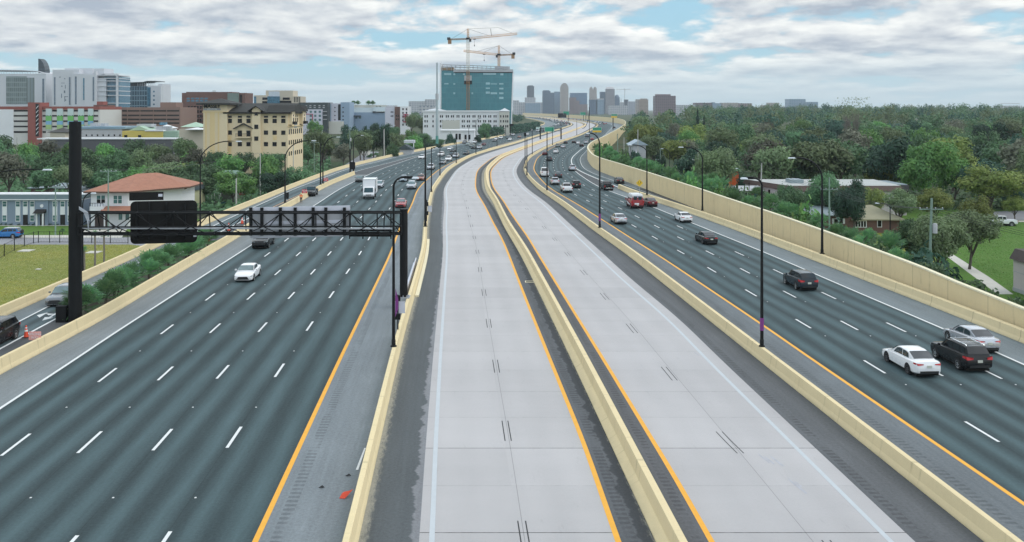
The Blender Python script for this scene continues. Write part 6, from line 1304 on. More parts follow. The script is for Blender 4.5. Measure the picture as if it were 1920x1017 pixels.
q = MB(); q.add([(a[0], a[1], a[2] - .02) for a in v[:5]] + [(a[0], a[1], a[2] - .30) for a in v[:5]], [(i, (i + 1) % 5, 5 + (i + 1) % 5, 5 + i) for i in range(5)] + [(9, 8, 7, 6, 5)]); q.build('eave', mat('brown_eave', (.10, .055, .04), .8), o.t)
for a, y0, y1 in ((189.5, 366, 381.5), (221, 366.5, 382.5)):
    f = o.box('window', a - 8.6, a + 8.6, y0, y1, m_wf, -.06, .1); 
    for s in (-1, 1):
        for yy in ((y0 + .9, (y0 + y1) / 2 - .3), ((y0 + y1) / 2 + .3, y1 - .9)): o.box('pane', a + s * 4.2 - 3.4, a + s * 4.2 + 3.4, yy[0], yy[1], m_tg if yy[0] < 370 or a > 200 else m_dg, -.09, 0, parent=f)
q = MB(); q.prism([(-2.2, z(395)), (.05, z(386.5)), (.05, z(395))], 0, x(196), x(262)); q.build('porch_roof', m_terr, o.t); o.box('garage_door', 178, 203, 402, None, mat('brown_garage_door', (.055, .035, .032), .7, var=.1), -.06, .1); o.box('balcony', 174, 199, 386, 394, m_hw, -1.3, 0); q = MB(); q.bar((x(174), -1.3, z(380)), (x(199), -1.3, z(380)), .05, 4)
for j in range(6): q.bar((x(174 + j * 5), -1.3, z(386)), (x(174 + j * 5), -1.3, z(380)), .04, 4)
q.build('railing', m_trim, o.t); o.wins((226, 239), (407,), 9, 13, m_tg, fm=m_wf); o.box('porch_post', 203.5, 205, 395, None, m_wf, -2, -1.7)
o.side(xr + 6.2, 12, 13.4, 362, 366, m_dg); q = MB(); q.b2(x(258), x(270), -1, .05, z(380), z(365)) if False else None
o = Bld('house', 'dark roofed small house with yellow siding right of the terracotta roof', 196, 337); x = o.x; z = o.z; q = MB(); q.prism([(-.8, z(360)), (5, z(345)), (11, z(360))], 0, x(314), x(358)); q.build('roof', mat('slate_shingle', (.055, .075, .082), .9, var=.15, scale=1.), o.t); o.box('wall', 318, 355, 360, None, mat('pale_yellow_siding', (.42, .42, .26), .85, var=.08, scale=.6), 0, 10); o.wins((339, 347), (367,), 6, 7, m_dg, fm=m_wf)
o = Bld('house', 'long white shed roof between the two left apartment houses', 215, 170); o.box('wall', 140, 196, 358, None, m_gry, 0, 8); q = MB(); q.prism([(-1, o.z(359)), (-1, o.z(358)), (9, o.z(346)), (9, o.z(359))], 0, o.x(138), o.x(188)); q.build('roof', m_slt, o.t)
o = Bld('house', 'low house with a pale roof under the trees, above the grey blue apartment house', 235, 70); o.box('wall', 58, 118, 352, None, m_brick, 0, 10); hip(o.x(56), o.x(120), 0, 10, o.z(352), o.z(345), .5).build('roof', m_slt, o.t)
o = Bld('house', 'small green roofed house in the trees far left', 300, 40); o.box('wall', 26, 70, 318, None, m_wht, 0, 9); hip(o.x(24), o.x(62), 0, 12, o.z(318), o.z(307), .4).build('roof', mat('mossy_roof', (.12, .17, .15), .9, var=.2, scale=.6), o.t)
o = Bld('house', 'small house with a green roof in the hedge trees right of the left gantry sign', 215, 430); o.box('wall', 414, 436, 328, None, mat('dark_green_siding', (.10, .12, .09), .9), 0, 6); gable(o.x(414), o.x(436), 0, 6, o.z(328), o.z(321), 'x', .5).build('roof', mat('green_metal_roof', (.12, .20, .15), .6, var=.1, scale=.3), o.t)
o = Bld('house', 'small grey gabled house with a white flat shed by the round tree', 345, 758); o.box('wall', 745, 772, 281, None, m_gry, 0, 8); gable(o.x(745), o.x(773), 0, 8, o.z(281), o.z(271.5), 'y', .4).build('roof', MATS['slate_shingle'], o.t); o.box('shed', 752, 771.5, 265, 270.5, mat('pale_shed_roof', (.55, .57, .60), .5), 9, 14); o.box('shed_post', 770, 771.5, 270, None, m_wht, 9, 9.4)
o = Bld('shop', 'low white shop with dark openings beside the dark round tree, below the white building', 470, 870); o.box('wall', 826, 889, 246, None, m_wht, 0, 12); o.box('roof', 824, 890, 243.5, 246.5, m_wht, -.6, 12.5)
for a in (856, 862, 873, 880): o.box('opening', a - 2, a + 2, 251 if a < 870 else 253, 262, m_dg, -.1, .3)
o = Bld('house', 'small brown roof among the trees beyond the frontage street', 420, 685); o.box('wall', 676, 690, 263, None, m_cream, 0, 7); gable(o.x(674), o.x(692), 0, 7, o.z(263), o.z(258.5), 'x', .4).build('roof', mat('brown_roof', (.22, .14, .11), .9), o.t)
# --- far columns of the highway interchange
for p_ in (1003, 1012, 1014.5):
    pass
# --- right side houses
o = Bld('apartment_house', 'pale pink two storey flat roofed apartment house behind the oak trees', 182, 1530); x = o.x; z = o.z; m_pk = mat('pale_pink_stucco', (.56, .50, .51), .85, var=.06, scale=.3); m_mans = mat('brown_mansard', (.11, .075, .065), .9, var=.15, scale=.8)
xa = x(1478); w1 = MB(); w1.add([(x(1431), 14, 0), (xa, 0, 0), (x(1690), 0, 0), (x(1690), 14, 0), (x(1431), 14, z(352)), (xa, 0, z(352)), (x(1690), 0, z(352)), (x(1690), 14, z(352))], [(0, 1, 5, 4), (1, 2, 6, 5), (2, 3, 7, 6), (3, 0, 4, 7), (4, 5, 6, 7)]); w1.build('wall', m_pk, o.t)
q = MB(); q.add([(x(1430) - .4, 14.4, z(355)), (xa - .1, -.6, z(358)), (x(1691), -.6, z(358)), (x(1691), 14.4, z(355)), (x(1430), 14.2, z(347)), (xa + .1, 0, z(349)), (x(1690), 0, z(349)), (x(1690), 14, z(347))], [(0, 1, 5, 4), (1, 2, 6, 5), (2, 3, 7, 6), (3, 0, 4, 7), (0, 3, 2, 1)]); q.build('mansard', m_mans, o.t); q = MB(); q.add([(x(1430), 14.1, z(346.6)), (xa + .2, .1, z(348.6)), (x(1690), .1, z(348.6)), (x(1690), 14, z(346.6))], [(0, 1, 2, 3)]); q.build('roof', mat('pale_flat_roof', (.42, .43, .42), .8, var=.15, scale=.4), o.t, fixn=False)
o.box('roof_unit', 1498, 1522, 341, 348, m_slt, 5, 9); o.wins((1480.5 + 0, 1496), (383,), 6, 20, m_brick, 'window_panel'); o.wins((1475.5 + 5, 1488), (386,), 5.5, 9, m_dg, fm=m_wf); o.wins((1552, 1562), (388,), 6, 9, m_dg, fm=m_wf); o.wins((1552, 1562), (372,), 6, 10, m_brick, 'window_panel'); o.wins((1528,), (388,), 14, 22, m_eave, 'entrance'); o.wins((1610, 1640, 1670), (388, 366), 7, 9, m_bg, fm=m_wf)
for a in (1509, 1538, 1578): o.box('pilaster', a, a + 5, 362, None, m_pk, -.3, .2)
wv = Vector((xa - x(1431), -14, 0)).normalized(); q = MB(); nv = Vector((-abs(wv.y), -abs(wv.x), 0))
for tpos in (5.5, 8.2): c0 = Vector((x(1431), 14, 0)) + wv * tpos + nv * .02; q.add([c0 + Vector((0, 0, z(370))), c0 + wv * .7 + Vector((0, 0, z(370))), c0 + wv * .7 + Vector((0, 0, z(361))), c0 + Vector((0, 0, z(361)))], [(0, 1, 2, 3)])
q.build('window', m_dg, o.t, fixn=False)
o = Bld('house', 'brick house with a tan hip roof and white windows, right of the round tree', 163, 1645); x = o.x; z = o.z; o.box('wall', 1603, 1668, 411, None, m_brick, 0, 10); hip(x(1601), x(1690), 0, 12, z(411), z(391), .5, inset=3.4).build('roof', mat('tan_shingle', (.30, .28, .19), .9, var=.12, scale=1.2), o.t); o.box('wall', 1667, 1690, 411, None, m_brick, 1, 10)
for a in (1607, 1614, 1621):
    pass
f = o.box('window', 1602.5, 1625, 413.5, 427, m_wf, -.07, .1)
for j in range(4): o.box('pane', 1604 + j * 5.2, 1607.6 + j * 5.2, 415, 425.6, m_dg, -.09, 0, parent=f)
o.wins((1649,), (419,), 9, 15, m_dg, fm=m_wf)
o = Bld('house', 'low brown brick house with a flat grey roof beside the near arched lamp post', 163, 1565); x = o.x; z = o.z; o.box('wall', 1533, 1602, 403, None, m_brick, 0, 9); q = MB(); q.add([(x(1519), -.6, z(402)), (x(1592), -.6, z(404.5)), (x(1585), 10, z(396)), (x(1521), 10, z(394.5)), (x(1519), -.6, z(403.5)), (x(1592), -.6, z(406)), (x(1585), 10, z(397.5)), (x(1521), 10, z(396))], [(0, 1, 2, 3), (4, 5, 6, 7), (0, 1, 5, 4), (1, 2, 6, 5), (2, 3, 7, 6), (3, 0, 4, 7)]); q.build('roof', m_slt, o.t); f = o.box('window', 1560, 1584, 410, 420, m_wf, -.08, .1); o.box('pane', 1564, 1571, 411, 419.5, m_dg, -.1, 0, parent=f); o.box('pane', 1573, 1580, 411, 419.5, m_dg, -.1, 0, parent=f); o.wins((1536, 1541, 1546), (411,), 3.4, 9, m_wf, 'porch_post', d=.3)
o = Bld('house', 'small brick house with a grey roof at the left end of the pale apartment house', 185, 1405); x = o.x; z = o.z; o.box('wall', 1386, 1431, 357, None, m_brick, 0, 8); q = MB(); q.prism([(-.8, z(357.5)), (4, z(351.5)), (9, z(357.5))], 0, x(1384), x(1432)); q.build('roof', m_gry, o.t); o.wins((1391, 1399), (364,), 5, 9, m_dg, fm=m_wf); o.wins((1418,), (368,), 7, 12, m_bg)
o = Bld('house', 'house with a bright orange wall and a green roof among dark trees', 255, 1380); o.box('wall', 1357, 1386, 321, None, mat('bright_orange_wall', (.72, .13, .03), .8, var=.12, scale=.4), 0, 9); q = MB(); q.prism([(-1.2, o.z(320.5)), (4.5, o.z(313)), (10, o.z(320.5))], 0, o.x(1362), o.x(1388)); q.build('roof', mat('bright_green_roof', (.07, .20, .075), .7, var=.12, scale=.3), o.t)
o = Bld('house', 'small pale blue gabled roof house deep in the trees by a white utility pole', 300, 1196); o.box('wall', 1186, 1211, 272, None, m_gry, 0, 10); gable(o.x(1184), o.x(1213), 0, 10, o.z(272.5), o.z(263), 'y', .5).build('roof', mat('pale_blue_roof', (.33, .40, .46), .6), o.t); o.box('porch', 1190, 1196, 285, None, m_wht, -1.5, 0)
o = Bld('house', 'yellow walled house glimpsed through the trees', 235, 1505); o.box('wall', 1488, 1524, 325, None, mat('mustard_wall', (.45, .38, .14), .85), 0, 8); q = MB(); q.prism([(-.7, o.z(325.3)), (4, o.z(319)), (9, o.z(325.3))], 0, o.x(1486), o.x(1526)); q.build('roof', m_slt, o.t)
o = Bld('house', 'house with a dark flat roof edge right of the pale apartment house, behind yellowish oaks', 190, 1660); o.box('wall', 1632, 1700, 358, None, m_pk, 0, 10); o.box('roof_edge', 1628, 1702, 347, 358, mat('dark_fascia', (.06, .055, .06), .8), -.6, 10); o.box('roof', 1630, 1700, 345.6, 347, m_slt, -.3, 10); o.wins((1665,), (366,), 9, 12, m_bg, fm=m_wf)
o = thing('house', 'pink walled house with a dark mansard roof cut by the right photo edge', 'building', (at(1900, 111), 111, -5)); zt_, zr_ = zat(484, 111) + 5, zat(467, 111) + 5
MB().b2(0, 9, -12, 0, 0, zt_).build('wall', m_pk, o); q = MB(); q.prism([(-.35, zt_ - .1), (9.3, zt_ - .1), (9.3, zr_), (.35, zr_)], 1, -12.3, .3); q.build('mansard', mat('brown_shingle_mansard', (.085, .065, .062), .9, var=.25, scale=2.), o); MB().b2(-.03, 9.03, -12.03, .03, 2.4, 2.48).build('string_course', m_gry, o); MB().b2(-.06, 9.06, -12.06, .06, 0, .5).build('base', m_gry, o)
o = Bld('house', 'small pale roofs glimpsed in the wood right of the bare twig tree', 340, 1568); o.box('wall', 1555, 1592, 288, None, m_wht, 0, 10); gable(o.x(1558), o.x(1580), 0, 10, o.z(288), o.z(281), 'y', .4).build('roof', m_slt, o.t)
# --- downtown skyline
SK = 'towers of the distant downtown skyline'
def tower(px0, px1, py, Y, label, m, top=None, base=0, extra=()):
    o = Bld('skyscraper', label, Y, (px0 + px1) / 2, 'skyscraper', SK, base); o.box('wall', px0, px1, py, None, m, 0, (px1 - px0) * Y / F * .8)
    if top: top(o)
    for e in extra: o.box(*e)
    return o
SKY = 3400
fs_blue = facade('sky_blue_glass', (.10, .16, .24), (.05, .085, .14), 4, 4, .7, .7, .3); fs_lblue = facade('sky_light_blue', (.24, .33, .42), (.17, .26, .36), 5, 4, .7, .6, .3); fs_dk = facade('sky_dark', (.10, .12, .15), (.045, .055, .07), 5, 4, .6, .6); fs_bei = facade('sky_beige', (.40, .35, .32), (.20, .19, .20), 4.4, 4.2, .5, .6); fs_brn = facade('sky_brown', (.24, .17, .17), (.10, .075, .085), 5, 4.5, .55, .5); fs_pale = facade('sky_pale', (.48, .48, .50), (.20, .24, .30), 6, 5, .55, .5); fs_pur = facade('sky_purple', (.17, .115, .125), (.07, .05, .065), 5, 4.0, .7, .5)
tower(988, 1001.5, 162, SKY, 'dark slender tower standing alone left of the skyline cluster', fs_dk, None, 0, (('crown', 990, 999.5, 160.5, 162.2, fs_dk, 2, 15), ('podium', 984, 1004, 183, 194, fs_pale, -3, 25)))
tower(964, 1017, 192, 3000, 'pale low slab below the lone dark tower', fs_pale, None, 0, (('wing', 962, 973, 188.5, None, fs_pale, -5, 20), ('wing', 985, 1013, 194, None, fs_lblue, -9, 0)))
tower(1017, 1032, 171, SKY, 'dark blue stepped tower at the left end of the skyline cluster', fs_blue, None, 0, (('upper_wing', 1026, 1039.5, 174, None, fs_blue, -6, 20), ('crown', 1019, 1030, 169.5, 171.2, fs_blue, 5, 20)))
tower(1039, 1051.5, 172, SKY + 80, 'light blue tower between the dark blue and the round topped towers', fs_lblue)
def roundtop(o):
    q = MB(); x0, x1 = o.x(1050.5), o.x(1066); zb_ = o.z(167); c = (x0 + x1) / 2; r_ = (x1 - x0) / 2
    q.prism([(c + r_ * math.cos(math.pi * j / 12), zb_ + (o.z(156) - zb_) * math.sin(math.pi * j / 12)) for j in range(13)], 1, 0, 24); q.build('round_crown', fs_bei, o.t)
tower(1050.5, 1066, 167, SKY - 60, 'beige tower with a rounded top, tallest of the skyline', fs_bei, roundtop)
def slope(o): q = MB(); q.prism([(o.x(1084), o.z(205)), (o.x(1101.5), o.z(205)), (o.x(1101.5), o.z(175)), (o.x(1071), o.z(175)), (o.x(1069), o.z(178)), (o.x(1069), o.z(186))], 1, -8, -1); q.build('sloped_glass', fs_lblue, o.t)
tower(1069, 1101, 174.5, SKY, 'wide blue glass block with a stepped brown front', facade('sky_mid_blue', (.13, .22, .34), (.09, .17, .29), 5, 4, .8, .8, .2), None, 0, (('stepped_front', 1067, 1080, 183, None, fs_brn, -14, -1), ('stepped_front', 1080, 1086, 189, None, fs_brn, -14, -1), ('stepped_front', 1086, 1101, 196, None, fs_brn, -14, -1)))
def twin(o):
    for a, c in ((1105.5, 1111.5), (1112.5, 1119)): q = MB(); q.prism([(o.x(a), o.z(168)), (o.x(c), o.z(168)), (o.x(c) - 1.5, o.z(165.2)), (o.x((a + c) / 2), o.z(162.6)), (o.x(a) + 1.5, o.z(165.2))], 1, 0, 20); q.build('peaked_crown', fs_bei, o.t)
tower(1105.5, 1119, 168, SKY, 'beige tower with a twin peaked crown', fs_bei, twin)
tower(1105, 1120, 187, SKY - 500, 'dark blue glass block in front of the twin peaked tower', fs_blue); tower(1118, 1132, 186, SKY - 500, 'light blue glass block beside the dark blue block', fs_lblue, None, 0, (('parapet', 1118, 1132, 185, 187, fs_pale, -1, 10),))
tower(1125, 1137, 172.5, SKY + 60, 'grey blue tower behind the flat crowned tower', fs_blue); tower(1136, 1152.5, 167, SKY, 'grey tower with a flat pale crown', facade('sky_grey', (.27, .26, .28), (.14, .14, .17), 4.5, 4.2, .6, .6), lambda o: (hip(o.x(1136), o.x(1152.5), 0, 26, o.z(167), o.z(163), .2, inset=6).build('crown', mat('pale_crown', (.42, .41, .42), .6), o.t)))
def dome(o): q = MB(); q.lathe([(0, o.z(177.5)), (o.x(1160) - o.x(1157.5), o.z(178)), (o.x(1161.5) - o.x(1157.5), o.z(181)), (o.x(1161.8) - o.x(1157.5), o.z(184))], 14, (o.x(1157.5), 10, 0)); q.build('dome', fs_blue, o.t, smooth=60)
tower(1153, 1162, 183, SKY, 'small dark tower with a blue dome', fs_blue, dome); tower(1118, 1162, 185, SKY + 120, 'long brown block linking the towers', fs_brn)
o = tower(1163, 1172, 192, 3000, 'bare concrete frame of a tower under construction', fs_pale, None, 0, (('frame', 1164, 1165, 185, None, m_gry, -2, 0), ('frame', 1170.5, 1178, 187, None, fs_dk, -2, 12)))
o = Bld('tower_crane', 'distant pale tower crane over the downtown frame', 3000, 1171.5, 'crane', None, 0); q = MB(); q.bar((0, 0, 0), (0, 0, o.z(166)), .9, 4); q.build('mast', m_gry, o.t); q = MB(); q.bar((o.x(1155), 0, o.z(168.3)), (o.x(1182), 0, o.z(167.7)), .7, 4); q.build('jib', m_gry, o.t)
tower(1143, 1177, 198, 2700, 'long white low frame building below the crane', fs_pale); tower(1178, 1193, 190.5, 2800, 'pale blue grey block right of the distant crane', facade('sky_haze', (.36, .38, .43), (.28, .31, .37), 5, 4, .6, .5))
tower(1193.5, 1215.5, 187, 2500, 'tan office block right of the crane', facade('sky_tan', (.36, .29, .24), (.17, .14, .13), 3.5, 3.8, .6, .5), None, 0, (('penthouse', 1201, 1214, 185, 187.2, fs_bei, 3, 15), ('end_wall', 1193, 1198, 186.5, None, fs_bei, -.5, 14)))
tower(1229, 1267, 180, 2300, 'wide purple brown office block standing alone', fs_pur, None, 0, (('penthouse', 1231, 1258, 177, 180.2, mat('purple_brown', (.16, .11, .12), .8), 4, 25),))
for a, c, y, la, m_ in ((1267, 1305, 197, 'long pale low block beside the purple office block', fs_pale), (1304, 1336, 193, 'purple block with a red low roof on the treeline', fs_pur), (1334, 1341, 192, 'narrow blue grey block next to the red roofed one', fs_lblue), (1341, 1352, 194, 'grey low block on the treeline left of the beige pair', fs_haze if False else fs_lblue), (1354, 1384, 193, 'beige long block with stepped roof on the treeline', fs_bei), (1383, 1410, 194, 'brown grey block right of the beige long block', fs_brn), (1429, 1443, 197.5, 'small tan block on the treeline', fs_bei), (1441, 1461, 193, 'beige square block on the treeline', fs_bei), (1462, 1481, 201, 'low dark blue block on the treeline', fs_blue), (1479, 1510.5, 186, 'tall blue white block at the right end of the treeline', fs_lblue), (1511, 1534, 191.5, 'lower blue white block at the right end of the treeline', fs_lblue)): tower(a, c, y, 2600, la, m_)
o = Bld('stadium_roof', 'faint grey stadium roof at the far right horizon', 3200, 1890, 'building', None, 0); o.box('wall', 1874, 1913, 198.5, None, m_gry, 0, 40); q = MB(); q.bar((o.x(1877), 0, o.z(194.5)), (o.x(1912), 0, o.z(194.5)), 1, 4); q.build('roof_truss', m_gry, o.t)
for a, c, y, la in ((766, 798, 190, 'pale far block left of the slim monopole'), (797, 817, 186.5, 'pale far tower right behind the slim monopole')): tower(a, c, y, 2200, la, fs_pale)
tower(785, 815, 199, 1500, 'white low frame block below the pale far tower', fs_pale)
# ------------------------------------------------------------------ vegetation
def leaf_mat(name, a, b, c, trans=0.25):
    m, k = new_mat(name); oi = k.n('ObjectInfo'); g = k.n('NewGeometry'); o = k.n('TexCoord').outputs['Object']
    n = k.noise(o, 5.0, 2); col = k.mix(k.m('MULTIPLY', g.outputs['Random Per Island'], .8), (*a, 1), (*b, 1)); col = k.mix(k.mr(n, .42, .62, 0, .75), col, (*c, 1))
    hs = k.n('HueSaturation', Color=col, Hue=k.m('ADD', .497, k.m('MULTIPLY', oi.outputs['Random'], .035)), Value=k.m('ADD', .95, k.m('MULTIPLY', oi.outputs['Random'], 1.25)), Saturation=.92)
    p = k.n('BsdfPrincipled'); k.put(p.inputs['Base Color'], hs.outputs[0]); k.put(p.inputs['Roughness'], .65); k.put(p.inputs['Specular IOR Level'], .25)
    tr = k.n('BsdfTranslucent', Color=hs.outputs[0]); mx = k.n('MixShader', Fac=trans); k.put(mx.inputs[1], p); k.put(mx.inputs[2], tr); k.n('OutputMaterial', Surface=mx); MATS[name] = m; return m
LM = {'oak': leaf_mat('leaves_green', (.052, .105, .045), (.092, .155, .066), (.062, .112, .055)), 'olive': leaf_mat('leaves_olive', (.085, .118, .050), (.13, .16, .072), (.09, .115, .058)), 'yellow': leaf_mat('leaves_yellow_green', (.135, .165, .035), (.20, .215, .05), (.105, .14, .035)),
      'dark': leaf_mat('leaves_dark', (.020, .056, .036), (.042, .092, .050), (.028, .064, .038)), 'grey': leaf_mat('leaves_grey_green', (.085, .088, .062), (.125, .122, .088), (.078, .085, .055)), 'bright': leaf_mat('leaves_bright', (.075, .165, .035), (.13, .21, .05), (.06, .13, .04)), 'conifer': leaf_mat('needles', (.012, .030, .020), (.025, .045, .028), (.015, .03, .02), .1), 'palm': leaf_mat('palm_fronds', (.060, .15, .055), (.13, .23, .08), (.06, .13, .06), .35), 'hedge': leaf_mat('hedge_leaves', (.045, .085, .038), (.085, .115, .05), (.06, .075, .045))}
m_bark = mat('bark', (.095, .08, .068), .95, var=.3, scale=3, bump=.5); m_bark2 = mat('pale_bark', (.19, .17, .15), .95, var=.25, scale=3)
def leaf_arrays(P, N_, size, rng, asp=.62):
    """one small bent leaf-clump quad per point"""
    n = len(P); t = rng.normal(size=(n, 3)); t -= (t * N_).sum(1, keepdims=True) * N_; t /= np.linalg.norm(t, axis=1, keepdims=True) + 1e-9; b_ = np.cross(N_, t)
    s = size * (0.6 + 0.8 * rng.random((n, 1))); a = t * s * .5; c = b_ * s * asp * .5
    V = np.stack([P - a - c, P + a - c * .6, P + a * 1.1 + c, P - a * .8 + c], 1).reshape(-1, 3); return V
def crown_points(rng, kind, n, z0=.26):
    """points spread through uneven lobes of a unit crown (height 1, width 1)"""
    nl = {'dark': 12, 'conifer': 1}.get(kind, 19); P = []; NN = []
    cs = []
    for i in range(nl):
        a = rng.random() * 6.28; h = rng.random(); r = (.30 * math.sqrt(1 - (2 * h - 1) ** 2 * .75)) * (.55 + .6 * rng.random()); cs.append((r * math.cos(a), r * math.sin(a), z0 + .12 + (.98 - z0 - .26) * h, .085 + .115 * rng.random() ** 1.5))
    cs.append((0, 0, .60, .22)); w_ = np.array([c[3] ** 2 for c in cs]); w_ /= w_.sum()
    idx = rng.choice(len(cs), n, p=w_); d = rng.normal(size=(n, 3)); d /= np.linalg.norm(d, axis=1, keepdims=True); C = np.array(cs)
    rad = C[idx, 3:4] * (.45 + .62 * rng.random((n, 1)) ** .45); P = C[idx, :3] + d * rad * np.array([1.05, 1.05, .82]); P += rng.normal(size=(n, 3)) * np.where(rng.random((n, 1)) < .12, .045, .014)
    NN = d * 1.0 + rng.normal(size=(n, 3)) * .38 + np.array([0, 0, .35]); NN /= np.linalg.norm(NN, axis=1, keepdims=True); P[:, 2] = np.clip(P[:, 2], z0 * .7, 1.06); return P, NN
def mesh_from(V, name, m):
    n = len(V) // 4; me = bpy.data.meshes.new(name); me.vertices.add(len(V)); me.vertices.foreach_set('co', V.astype(np.float32).ravel()); me.loops.add(4 * n); me.polygons.add(n)
    me.loops.foreach_set('vertex_index', np.arange(4 * n, dtype=np.int32)); me.polygons.foreach_set('loop_start', np.arange(0, 4 * n, 4, dtype=np.int32)); me.polygons.foreach_set('loop_total', np.full(n, 4, dtype=np.int32)); me.materials.append(m); me.update(); me.validate(); return me
def crown_mesh(kind, n, size, seed):
    rng = np.random.default_rng(seed)
    if kind == 'conifer':
        z = rng.random(n) ** .8; r = (.5 * (1 - z) + .03) * np.sqrt(rng.random(n)) * (.8 + .35 * np.sin(z * 42)); a = rng.random(n) * 6.28; P = np.stack([r * np.cos(a), r * np.sin(a), .06 + z * .94], 1); N_ = rng.normal(size=(n, 3)) + np.stack([np.cos(a), np.sin(a), .4 * np.ones(n)], 1); N_ /= np.linalg.norm(N_, axis=1, keepdims=True)
    else: P, N_ = crown_points(rng, kind, n, .40 if kind in ('olive', 'yellow') else .26)
    return mesh_from(leaf_arrays(P, N_, size, rng), 'crown', LM[kind])
def trunk_mesh(seed, m, lean=.05, split=.2, limbs=6, thick=.022, reach=.3):
    rng = random.Random(seed); b = MB(); lx_, ly = rng.uniform(-lean, lean), rng.uniform(-lean, lean); top = (lx_, ly, split + .08)
    b.tube([(0, 0, -.03), (0, 0, .02), (lx_ * .5, ly * .5, split * .6), top], [thick * 1.5, thick * 1.1, thick, thick * .85], 8)
    for i in range(limbs):
        a = i * 6.28 / limbs + rng.uniform(-.4, .4); r = reach * rng.uniform(.6, 1.0); h = rng.uniform(.55, .82); st = (lx_, ly, split + rng.uniform(-.03, .1)); md = (lx_ + r * .45 * math.cos(a), ly + r * .45 * math.sin(a), split + (h - split) * .55); en = (lx_ + r * math.cos(a + .2), ly + r * math.sin(a + .2), h)
        b.tube([st, md, en], [thick * .62, thick * .42, thick * .12], 5)
        for s in (-1, 1): b.tube([md, (md[0] + r * .5 * math.cos(a + s * .8), md[1] + r * .5 * math.sin(a + s * .8), md[2] + .16)], [thick * .32, thick * .1], 4)
    b.tube([top, (lx_ * 1.3, ly, .6), (lx_, ly * 1.4, .86)], [thick * .8, thick * .45, thick * .1], 5); o = b.build('trunk', m, smooth=60); me = o.data; bpy.data.objects.remove(o); return me
KINDS = ('oak', 'olive', 'yellow', 'dark', 'grey', 'bright')
CR = {}; TR = {}
for i, kd in enumerate(KINDS):
    CR[kd, 0] = [crown_mesh(kd, 9000 if kd != 'grey' else 5000, .028, 10 * i + j) for j in range(2)]; CR[kd, 1] = [crown_mesh(kd, 4200 if kd != 'grey' else 2600, .040, 100 + 10 * i + j) for j in range(3)]
CR['conifer', 0] = CR['conifer', 1] = [crown_mesh('conifer', 2600, .06, 77)]
TR[0] = [trunk_mesh(j, m_bark) for j in range(4)]; TR[1] = [trunk_mesh(20 + j, m_bark, limbs=4) for j in range(3)]
tr_r = random.Random(11)
KL = {'oak': 'green leafy', 'olive': 'olive tinted', 'yellow': 'yellowish green', 'dark': 'dark green dense', 'grey': 'thin grey brown', 'bright': 'bright green', 'conifer': 'dark pointed'}
def tree(kind, X, Y, h, w_, label, group=None, lod=None, name='tree', z=None, trunk=True):
    lod = (0 if Y < 205 else 1) if lod is None else lod; z = gz(Y) if z is None else z
    t = thing(name, label, 'tree', (X, Y, z), tr_r.uniform(0, 6.28), group); sc_ = (w_, w_, h)
    c = bpy.data.objects.new('crown', tr_r.choice(CR[kind, lod])); COL.objects.link(c); c.parent = t; c.scale = sc_
    if trunk: q = bpy.data.objects.new('trunk', tr_r.choice(TR[lod])); COL.objects.link(q); q.parent = t; q.scale = (min(w_, h) * 1.0, min(w_, h) * 1.0, h)
    return t
def ptree(kind, px, ytop, Y, wpx, label, group=None, **kw):
    X = at(px, Y); h = zat(ytop, Y) - gz(Y); return tree(kind, X, Y, h * .97, wpx * Y / F * 1.08, label, group, **kw)
